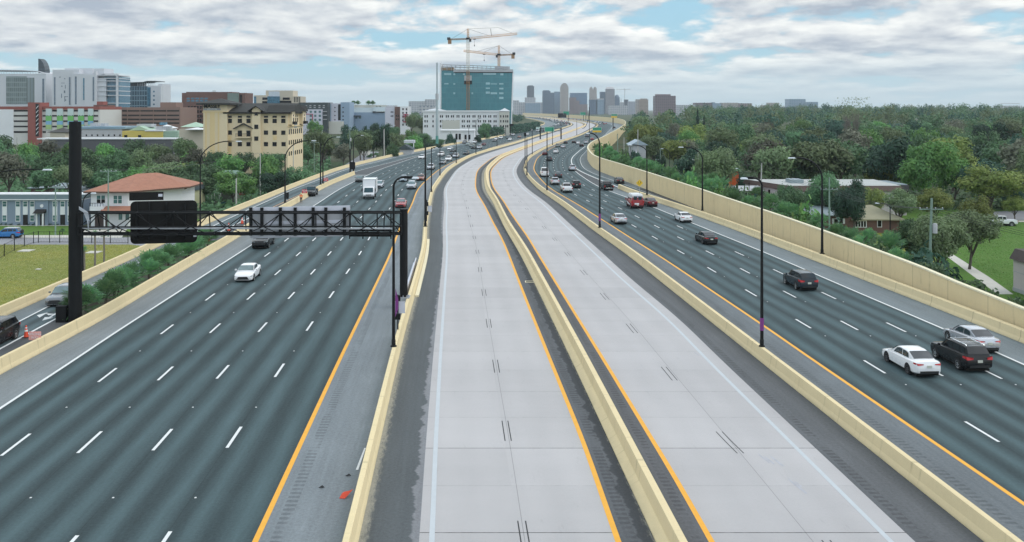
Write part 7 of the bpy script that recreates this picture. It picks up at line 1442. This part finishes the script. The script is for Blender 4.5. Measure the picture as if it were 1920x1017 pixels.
# --- trees that stand out
for a in [('dark', 1600, 322, 158, 84, 'dark round dense tree beside the brick house'), ('yellow', 1850, 296, 185, 150, 'broad yellowish oak at the top of the right lawn'), ('yellow', 1752, 345, 172, 80, 'yellowish oak right of the flat roofed house'), ('olive', 1690, 348, 165, 78, 'olive oak partly hiding the pale house right of the brick house'),
          ('olive', 1762, 392, 112, 124, 'spreading oak beside the green utility pole with a transformer'), ('olive', 1818, 388, 126, 120, 'spreading oak above the footpath on the right lawn'), ('oak', 1712, 400, 124, 78, 'low green oak left of the green utility pole'), ('yellow', 1838, 356, 150, 70, 'yellow green tree at the middle of the right lawn'),
          ('yellow', 1903, 362, 180, 56, 'small yellow crowned tree by the parked white pickup'), ('dark', 1880, 330, 200, 90, 'dark tree behind the parked white pickup'), ('oak', 1548, 318, 172, 76, 'green tree in front of the pale pink apartment house'), ('oak', 1490, 348, 165, 66, 'green tree at the left corner of the pale pink apartment house'),
          ('olive', 1452, 268, 215, 92, 'large olive tree behind the tall black lamp post'), ('oak', 1500, 268, 220, 110, 'large green tree behind the pale pink apartment house'), ('oak', 1472, 338, 172, 46, 'green tree before the left wall of the pale pink apartment house'), ('olive', 1578, 342, 169, 40, 'olive tree left of the dark round tree'), ('yellow', 1640, 343, 173, 56, 'yellowish oak over the right end of the flat roof'), ('oak', 1520, 352, 176, 40, 'green tree in the middle of the pale apartment house front'), ('grey', 1290, 258, 300, 70, 'thin grey tree left of the arched lamp post'), ('dark', 1400, 322, 205, 40, 'dark tree in front of the orange wall'), ('dark', 1326, 318, 208, 50, 'dark tree left of the orange house'),
          ('dark', 1238, 282, 262, 24, 'small round tree standing in the grass clearing'), ('yellow', 1650, 300, 215, 70, 'yellowish tree above the flat roofed house'), ('conifer', 1308, 203, 430, 17, 'tall dark conifer rising above the wood'), ('conifer', 1320, 216, 440, 14, 'shorter dark conifer right of the tall one'),
          ('dark', 722, 226, 400, 34, 'dark round crowned tree by the white shop'), ('oak', 738, 262, 330, 32, 'round olive tree on the frontage street beside the grey gabled house'), ('dark', 846, 246, 440, 22, 'dark round tree touching the white shop'), ('oak', 910, 225, 520, 28, 'tall green tree in front of the white four storey building'), ('dark', 896, 246, 470, 16, 'dark palm like tree right of the white shop'),
          ('dark', 655, 226, 400, 40, 'dark glossy tree below the blue apartment block'), ('dark', 683, 222, 420, 22, 'narrow dark tree under the blue hall'), ('olive', 600, 238, 330, 60, 'big olive tree just right of the tan building'), ('bright', 590, 220, 520, 30, 'bright green tree below the red framed apartments')]: ptree(*a)
for a in [('dark', 1190, 277, 268, 30, 'bushy tree below the pale blue gabled roof'), ('oak', 1212, 288, 262, 22, 'small tree right of the pale blue gabled roof'), ('oak', 1172, 276, 290, 26, 'tree left of the pale blue gabled roof'), ('oak', 1224, 258, 330, 40, 'tree behind the pale blue gabled house')]: ptree(*a)
# bare twig tree on the horizon
def twig_mesh(seed, depth=5):
    rng = random.Random(seed); b = MB()
    def grow(p, d, L, r, k):
        e = p + d * L; b.tube([p, (p + e) / 2 + Vector((rng.uniform(-.04, .04), rng.uniform(-.04, .04), 0)) * L, e], [r, r * .9, r * .75], 4 if k < 4 else 5, cap=False)
        if k: 
            for i in range(3 if k < 4 else 4):
                dd = (d + Vector((rng.uniform(-.8, .8), rng.uniform(-.8, .8), rng.uniform(-.1, .5)))).normalized(); grow(p + d * L * rng.uniform(.6, 1), dd, L * rng.uniform(.62, .8), r * .62, k - 1)
    grow(Vector((0, 0, 0)), Vector((0, 0, 1)), .30, .018, depth); o = b.build('trunk', m_bark2); me = o.data; bpy.data.objects.remove(o); return me
tw = thing('tree', 'tall thin tree with bare twigs standing up above the horizon', 'tree', (at(1600, 330), 330, gz(330))); q = bpy.data.objects.new('trunk', twig_mesh(3)); COL.objects.link(q); q.parent = tw; q.scale = (17, 17, 28.5); rng = np.random.default_rng(5)
q = bpy.data.objects.new('crown', mesh_from(leaf_arrays(np.stack([rng.normal(size=300) * .16, rng.normal(size=300) * .16, .62 + .3 * rng.random(300)], 1), np.tile(np.array([[0, -.6, .8]]), (300, 1)), .02, rng), 'crown', LM['olive'])); COL.objects.link(q); q.parent = tw; q.scale = (17, 17, 28.5)
# --- the wood right of the highway, tree by tree
n = 0; Y = 178.0; KW = (28, 20, 14, 16, 12, 10)
while Y < 520 and n < 150:
    x0 = float(WFb(Y)) + 13; x1 = .585 * Y; st = 10.5 + Y * .020; X = x0 + tr_r.random() * st
    while X < x1:
        px, py = pxof(X, Y, gz(Y))
        hole = (1425 < px < 1700 and Y < 200) or (px > 1560 and Y < 196) or (1350 < px < 1440 and Y < 196) or (1340 < px < 1425 and 196 <= Y < 272) or (1170 < px < 1262 and Y < 300) or (1480 < px < 1530 and 196 <= Y < 240)
        if not hole:
            kd = tr_r.choices(KINDS, KW)[0]; h = tr_r.uniform(9, 16) + Y * .006; n += 1
            tree(kd, X, Y + tr_r.uniform(-4, 4), h, h * tr_r.uniform(.75, 1.1), KL[kd] + ' tree in the wood right of the highway', 'trees of the wood right of the highway')
        X += st * tr_r.uniform(.75, 1.25)
    Y += 12 + Y * .035
# --- trees left of the highway
def zone(px0, px1, Ys, top, kinds, label, group, step=1.0, hmax=17):
    for Yq, drop in Ys:
        px = px0 + tr_r.random() * 10
        while px < px1:
            w_ = tr_r.uniform(8.5, 13); yt = top(px) + drop + tr_r.uniform(-4, 7); kd = tr_r.choice(kinds); Yt = Yq + tr_r.uniform(-6, 6); h = max(4, min(hmax, zat(yt, Yt) - gz(Yt)))
            tree(kd, at(px, Yt), Yt, h, max(w_, h * .72), KL[kd] + label, group); px += w_ * F / Yt * .78 * step
topL = lambda p: float(np.interp(p, [-60, 0, 30, 45, 70, 100, 150, 172, 200, 240, 280, 320, 350, 390], [235, 238, 240, 268, 264, 258, 262, 272, 262, 256, 264, 262, 252, 262]))
zone(-60, 388, ((292, 0), (252, 14), (216, 40)), topL, ('oak', 'oak', 'olive', 'bright', 'oak', 'grey'), ' tree in the grove behind the left houses', 'trees of the grove behind the left houses', .95)
topM = lambda p: float(np.interp(p, [350, 400, 440, 470, 500, 520, 560], [285, 275, 277, 282, 268, 285, 290]))
zone(352, 560, ((272, 0), (240, 14), (208, 36)), topM, ('oak', 'yellow', 'olive', 'dark', 'bright', 'oak'), ' tree in front of the tan office building', 'trees in front of the tan office building', 1.05, 12)
topR = lambda p: float(np.interp(p, [570, 600, 640, 700, 740, 770, 800, 830], [258, 252, 258, 226, 232, 244, 250, 256]))
zone(572, 700, ((385, 0), (350, 12)), topR, ('olive', 'grey', 'oak', 'dark', 'olive'), ' tree between the frontage street and the blue apartments', 'trees between the frontage street and the blue apartments')
zone(700, 835, ((470, 0), (405, 10)), topR, ('oak', 'olive', 'bright', 'dark'), ' tree between the blue hall and the highway', 'trees between the blue hall and the highway')
zone(855, 960, ((545, 45),), topR, ('oak', 'dark'), ' tree below the white four storey building', 'trees below the white four storey building', 1.2, 7)
zone(770, 830, ((640, -35),), topR, ('oak', 'olive'), ' tree left of the white four storey building', 'trees left of the white four storey building', 1.0, 16)
# --- low bushes along the sound wall and the frontage wall
def bush_mesh(kind, n, size, seed):
    rng = np.random.default_rng(seed); d = rng.normal(size=(n, 3)); d[:, 2] = np.abs(d[:, 2]); d /= np.linalg.norm(d, axis=1, keepdims=True); r = .5 * (.5 + .5 * rng.random((n, 1)) ** .5) * (1 + .22 * np.sin(d[:, :1] * 9 + seed) * np.cos(d[:, 1:2] * 7)); P = d * r * np.array([1, 1, 1.9]); N_ = d + rng.normal(size=(n, 3)) * .5; N_ /= np.linalg.norm(N_, axis=1, keepdims=True); return mesh_from(leaf_arrays(P, N_, size, rng), 'bush', LM[kind])
BM = [bush_mesh('bright', 1500, .09, 1), bush_mesh('dark', 1500, .09, 2), bush_mesh('palm', 1500, .10, 3), bush_mesh('oak', 1500, .09, 4)]
def bush(X, Y, z, w_, h, label, group, k=None):
    o = bpy.data.objects.new('bush', tr_r.choice(BM) if k is None else BM[k]); COL.objects.link(o); o.location = (X, Y, z); o.scale = (w_, w_, h); o.rotation_euler.z = tr_r.uniform(0, 6.28); return tag(o, label, 'bush', group)
# --- fan palms
def palm_mesh(seed, nf, L, m=None, droop=.5, stem=.0):
    rng = random.Random(seed); b = MB()
    for i in range(nf):
        a = rng.uniform(0, 6.28); el = rng.uniform(-.15, 1.35); d = Vector((math.cos(a) * math.cos(el), math.sin(a) * math.cos(el), math.sin(el))); P = L * rng.uniform(.45, .62); c = d * P + Vector((0, 0, stem)); s = d.cross(Vector((0, 0, 1))); s = s.normalized() if s.length > .05 else Vector((1, 0, 0)); u = s.cross(d).normalized(); b.tube([(0, 0, stem), tuple(c)], [.018 * L, .010 * L], 3, cap=False); nb = 11
        for j in range(nb):
            q = (j / (nb - 1) - .5) * 3.3; dr = d * math.cos(q) + s * math.sin(q); l = L * rng.uniform(.42, .56) * (1 - .18 * abs(q)); t = (u * math.cos(q * .5) * .2 + dr).normalized(); wd = dr.cross(u).normalized() * L * .030; m1 = c + t * l * .6; e = c + t * l + Vector((0, 0, -droop * l * .45)); b.add([tuple(c), tuple(m1 + wd), tuple(e), tuple(m1 - wd)], [(0, 1, 2, 3)])
    o = b.build('fronds', m or LM['palm'], fixn=False); me = o.data; bpy.data.objects.remove(o); return me
PM = [palm_mesh(j, 34, 1.0) for j in range(3)]
def palm(X, Y, z, s, label, group, trunk_h=.5, name='palm'):
    t = thing(name, label, 'palm', (X, Y, z), tr_r.uniform(0, 6.28), group); c = bpy.data.objects.new('fronds', tr_r.choice(PM)); COL.objects.link(c); c.parent = t; c.location.z = trunk_h; c.scale = (s, s, s)
    tb = MB(); tb.tube([(0, 0, -.1), (0, 0, trunk_h)], [.13 * max(.6, s * .5), .10 * max(.6, s * .5)], 8); tb.build('trunk', m_bark, t); return t
# median palms in the bed between ramp and barrier
ib = 0
for Yp in np.arange(75.5, 116, 2.15):
    a, c = float(RRl(Yp)) + .7, float(L1b(Yp)) - 1.5
    for f in ((.25, .75) if c - a > 2.2 else (.55,)):
        X = a + (c - a) * f + tr_r.uniform(-.35, .35); Yq = Yp + tr_r.uniform(-.6, .6); s = tr_r.uniform(1.7, 2.3); palm(X, Yq, 0, s, 'bushy green fan palm in the bed between ramp and left barrier', 'fan palms in the bed beside the left barrier', tr_r.uniform(.4, .9)); ib += 1
ribbon('planting_bed', lambda Y: RRl(Y) + .35, lambda Y: L1b(Y) - .62, m_bed, 74, 118, .012)
# bushes and palms on the far side of the sound wall
Yb = 92.0
while Yb < 330:
    for k in range(2):
        X = float(WFb(Yb)) + 3.7 + k * 3.2 + tr_r.uniform(-.6, .6); tz = 17 - (17 - wtop(Yb)) * (Yb + 4) / Yb; h = tz + 5 + tr_r.uniform(.2, 1.6) - k * .4
        if Yb < 125: h -= .5
        if tr_r.random() < .42: palm(X, Yb, gz(Yb), tr_r.uniform(1.9, 2.6), 'fan palm growing behind the sound wall', 'palms and bushes behind the sound wall', max(1, h - 1.4))
        else: bush(X, Yb, gz(Yb), tr_r.uniform(3.8, 5.2), h, 'leafy bush growing behind the sound wall', 'palms and bushes behind the sound wall')
    Yb += 3.6 + Yb * .008
# hedge along the near stretch of the sound wall
def hedge(name, pts, wd, h, z, label, m, dens=60, size=.34, seed=1):
    rng = np.random.default_rng(seed); Ps = []
    for (x0, y0), (x1, y1) in zip(pts[:-1], pts[1:]):
        L = math.dist((x0, y0), (x1, y1)); n = int(L * dens); t = rng.random(n); f = rng.random((n, 3)); f -= .5; top = rng.random(n) < .55
        lump = 1 + .13 * np.sin((t * L + x0) * 1.9) + .10 * np.sin((t * L) * .7 + 1); zz = np.where(top, h * lump * (.86 + .16 * rng.random(n)), h * lump * rng.random(n)); side = np.where(top, f[:, 0] * wd, np.sign(f[:, 0]) * wd * (.42 + .12 * rng.random(n))); nx, ny = (y1 - y0) / L, -(x1 - x0) / L
        Ps.append(np.stack([x0 + (x1 - x0) * t + nx * side, y0 + (y1 - y0) * t + ny * side, z + zz], 1))
    P = np.concatenate(Ps); N_ = rng.normal(size=P.shape) + np.array([0, -.3, .6]); N_ /= np.linalg.norm(N_, axis=1, keepdims=True); o = bpy.data.objects.new(name, mesh_from(leaf_arrays(P, N_, size, rng), name, m)); COL.objects.link(o); return tag(o, label, 'hedge')
hp = [(float(WFb(y)) + 3.6, y) for y in (64, 72, 80, 90, 100, 110, 118)]
hedge('hedge', hp, 2.6, 5.6, -5, 'dark overgrown hedge along the near stretch of the sound wall', LM['hedge'], 420, .30)
hp = [tuple(GL(px, py)[:2]) for px, py in ((424, 372), (455, 366), (490, 358), (522, 349))]
hedge('hedge', hp, 3.0, 4.2, -4.7, 'thick green hedge in front of the parked white suv, left of the frontage wall', LM['oak'], 260, .36, 2)
hp = [(at(px, Y_), Y_) for px, Y_ in ((905, 545), (930, 575), (960, 640), (990, 720), (1006, 800))]
hedge('hedge', hp, 6, 6.5, -2.0, 'long dark hedge outside the left wall far up the bend', LM['dark'], 30, 1.2, 3)
for px, py in ((697, 292), (705, 290), (640, 313), (692, 295)): p = GL(px, py + 2); bush(p.x, p.y, p.z, 2.4, 1.5, 'low reddish bush by the frontage street', 'bushes by the frontage street', 3)
for px in (4, 14, 24, 38, 55, 66, 92, 98, 108, 122): p = G(px, 422, -5); bush(p.x, p.y, -5, 1.5, .62, 'small clipped shrub at the foot of the grey blue apartment house', 'shrubs at the grey blue apartment house', 1)
p = G(117, 440, -5); palm(p.x, p.y, -5, .7, 'small sago palm on the verge before the grey blue apartment house', None, .5)
# young bare palms on the dry lawn
for px, py, yt in ((178, 500, 440), (195, 497, 443), (158, 520, 470)):
    p = G(px, py, -5); h = zat(yt, p.y) + 5; t = thing('young_palm', 'thin bare palm trunk staked on the dry lawn behind the gantry', 'palm', p, 0, 'thin bare palms on the dry lawn'); MB().tube([(0, 0, -.1), (.03, 0, h * .5), (0, 0, h)], [.16, .12, .13], 8).build('trunk', m_bark2, t); c = bpy.data.objects.new('fronds', PM[0]); COL.objects.link(c); c.parent = t; c.location.z = h; c.scale = (.55, .55, .7)
# rooftop palms on the blue hall
for px in (663, 671, 691, 699): t = palm(at(px, 733), 733, zat(202, 733), 3.4, 'palm like tree on the roof terrace of the blue hall', 'palms on the roof terrace of the blue hall', 2.6)
for px in (707, 713): bush(at(px, 733), 733, zat(201.5, 733), 3, 1.6, 'rounded shrub on the roof terrace of the blue hall', 'shrubs on the roof terrace', 1)
# --- far woods, read as one mass
def woods(name, spots, per, size, m, label, seed):
    rng = np.random.default_rng(seed); Vs = []
    for X, Y, h, w_ in spots:
        P, N_ = crown_points(rng, 'oak', per, .18); P = P * np.array([w_, w_, h]) + np.array([X, Y, gz(Y)]); Vs.append(leaf_arrays(P, N_, size, rng))
    o = bpy.data.objects.new(name, mesh_from(np.concatenate(Vs), name, m)); COL.objects.link(o); return stuff(o, label, 'woods')
rw = random.Random(3); sp_ = {0: [], 1: [], 2: []}
Y = 500.0
while Y < 2600:
    st = 13 + Y * .012
    for side in (0, 1):
        X, xe = (float(WFb(Y)) + 14, .62 * Y) if side == 0 else (-.64 * Y, float(W0b(Y)) - 26)
        if side == 1 and Y < 820: continue
        while X < xe:
            h = (rw.choice((rw.uniform(13, 18), rw.uniform(17, 24))) + min(6, max(0, (Y - 600) * .006))) if side == 0 else rw.uniform(9, 14)
            if side == 0 and Y < 700: h -= 2
            px = 960 + X * F / Y
            if not (side == 0 and px < 1290 and Y > 900 and h > 17): sp_[rw.choice((0, 0, 1, 2))].append((X, Y + rw.uniform(-6, 6), h, rw.uniform(12, 24)))
            X += st * rw.uniform(.75, 1.25)
    Y += 20 + Y * .03
for i, (kd, la) in enumerate((('oak', 'green far woods running to the horizon'), ('olive', 'olive tinted patches of the far woods'), ('dark', 'darker patches of the far woods'))): woods('far_woods', sp_[i], 260, 1.35, LM[kd], la, 40 + i)
# undergrowth between the trees
def scatter(name, n, fn, size, m, label, seed):
    rng = np.random.default_rng(seed); P = []
    while len(P) < n:
        q = fn(rng)
        if q is not None: P.append(q)
    P = np.array(P); N_ = rng.normal(size=P.shape) * .6 + np.array([0, -.3, 1]); N_ /= np.linalg.norm(N_, axis=1, keepdims=True); o = bpy.data.objects.new(name, mesh_from(leaf_arrays(P, N_, size, rng), name, m)); COL.objects.link(o); return stuff(o, label, 'undergrowth')
def ur(rng):
    Y = 190 + 330 * rng.random() ** 1.4; X = float(WFb(Y)) + 8 + rng.random() * (.6 * Y - float(WFb(Y)) - 8); px, py = pxof(X, Y, -5)
    if (px > 1560 and Y < 200) or (1425 < px < 1700 and Y < 200) or (1172 < px < 1265 and 290 < py < 325): return None
    return (X, Y, gz(Y) + .2 + 1.6 * rng.random() ** 2)
scatter('undergrowth', 16000, ur, 1.1, LM['hedge'], 'dark undergrowth between the trees right of the highway', 8)
def ul(rng):
    Y = 190 + 260 * rng.random(); x1 = float(W0b(Y)) - 11; X = -.6 * Y + rng.random() * (x1 + .6 * Y); px, py = pxof(X, Y, -5)
    if (px < 330 and Y < 206) or (380 < px < 575 and 284 < Y < 315) or (620 < px < 730 and py > 258): return None
    return (X, Y, gz(Y) + .2 + 1.5 * rng.random() ** 2)
scatter('undergrowth', 14000, ul, 1.1, LM['oak'], 'green undergrowth between the trees left of the highway', 9)
# grass tufts give the lawns a nap
def tufts(name, n, poly, m, label, seed, z=-4.99, hh=.08):
    rng = np.random.default_rng(seed); P = np.array([G(x, y, z)[:2] for x, y in poly]); lo, hi = P.min(0), P.max(0); q = lo + (hi - lo) * rng.random((n * 2, 2)); ins = np.zeros(len(q), bool); j = len(P) - 1
    for i in range(len(P)):
        c = ((P[i, 1] > q[:, 1]) != (P[j, 1] > q[:, 1])) & (q[:, 0] < (P[j, 0] - P[i, 0]) * (q[:, 1] - P[i, 1]) / (P[j, 1] - P[i, 1] + 1e-9) + P[i, 0]); ins ^= c; j = i
    q = q[ins][:n]; p3 = np.concatenate([q, np.full((len(q), 1), z + hh * .4)], 1); N_ = rng.normal(size=p3.shape) * .7 + np.array([0, -.25, 1.2]); N_ /= np.linalg.norm(N_, axis=1, keepdims=True); o = bpy.data.objects.new(name, mesh_from(leaf_arrays(p3, N_, hh * 1.5, rng), name, m)); COL.objects.link(o); return stuff(o, label, 'grass')
m_tuft = leaf_mat('dry_grass_tufts', (.20, .195, .05), (.14, .16, .05), (.26, .22, .10)); m_tuft2 = leaf_mat('green_grass_tufts', (.085, .17, .03), (.12, .20, .045), (.14, .17, .06))
tufts('grass', 26000, [(-20, 459), (245, 459), (330, 470), (240, 520), (130, 590), (0, 670)], m_tuft, 'short dry grass on the left lawn', 21); tufts('grass', 30000, [(1765, 458), (1790, 415), (1925, 417), (1925, 590), (1905, 552), (1862, 518)], m_tuft2, 'short green grass on the right lawn', 22)
# --- utility poles and wires
m_upole = mat('utility_pole_wood', (.22, .21, .19), .9, var=.2, scale=1.5); m_gpole = mat('greenish_pole', (.20, .28, .24), .85, var=.2, scale=1.5); m_cpole = mat('concrete_pole', (.42, .42, .40), .85, var=.1, scale=1)
def upole(px, ytop, Y, label, cross=None, tr=None, m=None, r=.16, lean=0.0):
    z0 = gz(Y); X = at(px, Y); t = thing('utility_pole', label, 'utility pole', (X, Y, z0), 0, 'utility poles'); h = zat(ytop, Y) - z0; m = m or m_upole; MB().tube([(-lean * h, 0, -.2), (0, 0, h)], [r, r * .7], 8).build('pole', m, t, smooth=50)
    if cross:
        zc = zat(cross, Y) - z0; c = MB(); c.box((0, .1, zc), (2.8, .12, .13)); c.build('crossarm', m, t); q = MB()
        for xx in (-1.3, -.5, .5, 1.3): q.lathe([(.0, zc + .06), (.05, zc + .07), (.06, zc + .2), (0, zc + .24)], 8, (xx, .1, 0))
        q.build('insulator', m_alu2, t)
    if tr: zc = zat(tr, Y) - z0; MB().lathe([(0, zc - .6), (.27, zc - .58), (.27, zc + .45), (.2, zc + .55), (0, zc + .58)], 14, (.32, -.1, 0)).build('transformer', m_gry, t, smooth=40)
    return (X, Y, zat(cross or ytop, Y) + .2)
u1 = upole(1744 + 3, 372, 106, 'green utility pole with a white transformer before the oaks', 393, 428, m_gpole, .19, .03); u2 = upole(1555, 333, 148, 'greenish utility pole with a crossarm by the near arched lamp post', 356, None, m_gpole, .17); u3 = upole(1428, 306, 172, 'grey utility pole behind the tallest lamp post at the pale house corner', None, None, m_cpole, .16, .02); u4 = upole(1353, 300, 205, 'utility pole with a pale transformer left of the orange house', 302, 319, m_gpole, .17); u5 = upole(1309, 284, 225, 'utility pole with a crossarm beside an arched lamp post', 300, None, m_cpole, .17)
u6 = upole(1196, 243, 292, 'white utility pole in front of the pale blue gabled house', None, None, m_cpole, .2); upole(1238, 278, 262, 'thin pole at the edge of the grass clearing', 300, None, m_gpole, .14); upole(1158, 251, 340, 'tall grey pole in the trees behind the sound wall corner', None, None, m_gpole, .2); upole(1170, 258, 330, 'grey pole right of another in the trees by the sound wall', None, None, m_cpole, .18)
v1 = upole(203, 318, 158, 'utility pole in front of the white townhouse', 322, None, m_gpole, .15); v2 = upole(104, 350, 160, 'utility pole in front of the grey blue apartment house', 352, None, m_gpole, .14); v3 = upole(488, 288, 232, 'pale utility pole behind the hedge under the tan building', None, None, m_cpole, .17); v4 = upole(443, 335, 200, 'pale wooden pole on the gravel strip by the hedge', None, None, m_cpole, .2); v5 = upole(550, 272, 262, 'thin pale pole before the tan building corner', None, None, m_cpole, .15); v6 = upole(656, 238, 330, 'green utility pole with a transformer by the frontage street', 244, 262, m_gpole, .2); v7 = upole(720, 242, 370, 'tall pale concrete pole beside an arched lamp post', None, None, m_cpole, .3); upole(589, 262, 300, 'thin green pole right of the tan building', 268, None, m_gpole, .15); upole(32, 258, 300, 'pale pole with a small green street sign far left', None, None, m_cpole, .2)
def wires(a, c, label, k=3, sag=.9):
    b = MB()
    for j in range(k):
        o_ = (j - (k - 1) / 2) * .9; pts = []
        for i in range(9): t = i / 8; pts.append((a[0] + (c[0] - a[0]) * t + o_, a[1] + (c[1] - a[1]) * t, a[2] + (c[2] - a[2]) * t - sag * 4 * t * (1 - t)))
        b.tube(pts, .018, 4)
    tag(b.build('power_line', m_trim), label, 'wires', 'overhead wires')
wires(u1, u2, 'wires between the green transformer pole and the next greenish pole'); wires(u2, u3, 'wires between the greenish pole and the pole at the pale house'); wires(u3, u4, 'wires between the pale house pole and the transformer pole at the orange house'); wires(u4, u5, 'wires between the last two poles by the arched lamp post'); wires(u1, (62, 82, 3.4), 'wires running from the green transformer pole out of the photo right'); wires((u1[0], u1[1], -.5), (u2[0], u2[1], -.8), 'low sagging cable between the green transformer pole and the greenish pole', 1, .8); wires(v1, v2, 'wires between the two poles before the left houses'); wires(v1, v3, 'wires from the townhouse pole to the hedge pole', 2)
# --- chain link fence on the left lawn
fe = thing('chain_link_fence', 'dark chain link fence with a gate along the street side of the dry lawn', 'fence', (0, 0, 0)); fp = [G(px, py, -5) for px, py in ((-20, 496), (8, 481), (27, 470.5), (46, 462.5), (63, 456.5), (72, 455.5), (93, 455.5), (112, 455.5), (132, 455.8), (152, 456), (172, 456), (207, 456.5), (240, 457))]
for p in fp: MB().tube([(p.x, p.y, -5.1), (p.x, p.y, -3.1)], .06, 6).build('post', m_blk, fe)
q = MB(); 
for a, c in zip(fp[:-1], fp[1:]):
    for z in (-3.2, -4.85): q.bar((a.x, a.y, z), (c.x, c.y, z), .03, 4)
    L = (c - a).length; k_ = int(L / .45)
    for j in range(k_):
        u = a + (c - a) * (j / k_); v = a + (c - a) * ((j + 1) / k_); q.bar((u.x, u.y, -4.85), (v.x, v.y, -3.2), .006, 3); q.bar((u.x, u.y, -3.2), (v.x, v.y, -4.85), .006, 3)
q.build('mesh', m_blk, fe)
for px, py, la in ((49, 471, 'white concrete manhole pad on the dry lawn, left one'), (176, 474, 'white concrete manhole pad on the dry lawn behind the bare palms'), (72, 506, 'tiny white marker slab on the dry lawn')):
    p = G(px, py, -5); q = MB(); s = .95 if py < 490 else .3; q.b2(-s, s, -s, s, 0, .12); o = q.build('manhole_pad', m_walk); o.location = p; tag(o, la, 'manhole')
# wheelie bin and white posts on the gravel
p = G(419, 388, -4.8); t = thing('wheelie_bin', 'dark teal wheelie bin on the gravel beside the frontage wall', 'bin', p); MB().box((0, 0, .55), (.75, .8, 1.1), 0, 0, 1.15).build('bin', mat('teal_plastic', (.02, .10, .10), .5), t, bevel=.04); MB().box((0, 0, 1.14), (.95, 1.0, .08)).build('lid', m_trim, t, bevel=.02)
for i, px in enumerate((390, 397, 402, 411, 414)): p = G(px, 380 + (i % 2) * 3, -4.8); b = MB(); b.tube([(0, 0, 0), (0, 0, 2.1)], .06, 6); o = b.build('white_post', m_wht); o.location = p; tag(o, 'thin white post in the cluster left of the wheelie bin', 'post', 'white posts near the wheelie bin')
# --- haze
hz_ = MB(); hz_.b2(-9000, 9000, -60, 6500, -7.0, 150.0); ho = hz_.build('haze', new_mat('haze')[0]); k = NT(ho.data.materials[0].node_tree); vol = k.n('VolumePrincipled'); vol.inputs['Color'].default_value = (.86, .93, 1.0, 1); vol.inputs['Density'].default_value = 0.00009; vol.inputs['Anisotropy'].default_value = .2; k.n('OutputMaterial', Volume=vol); ho['kind'] = 'stuff'
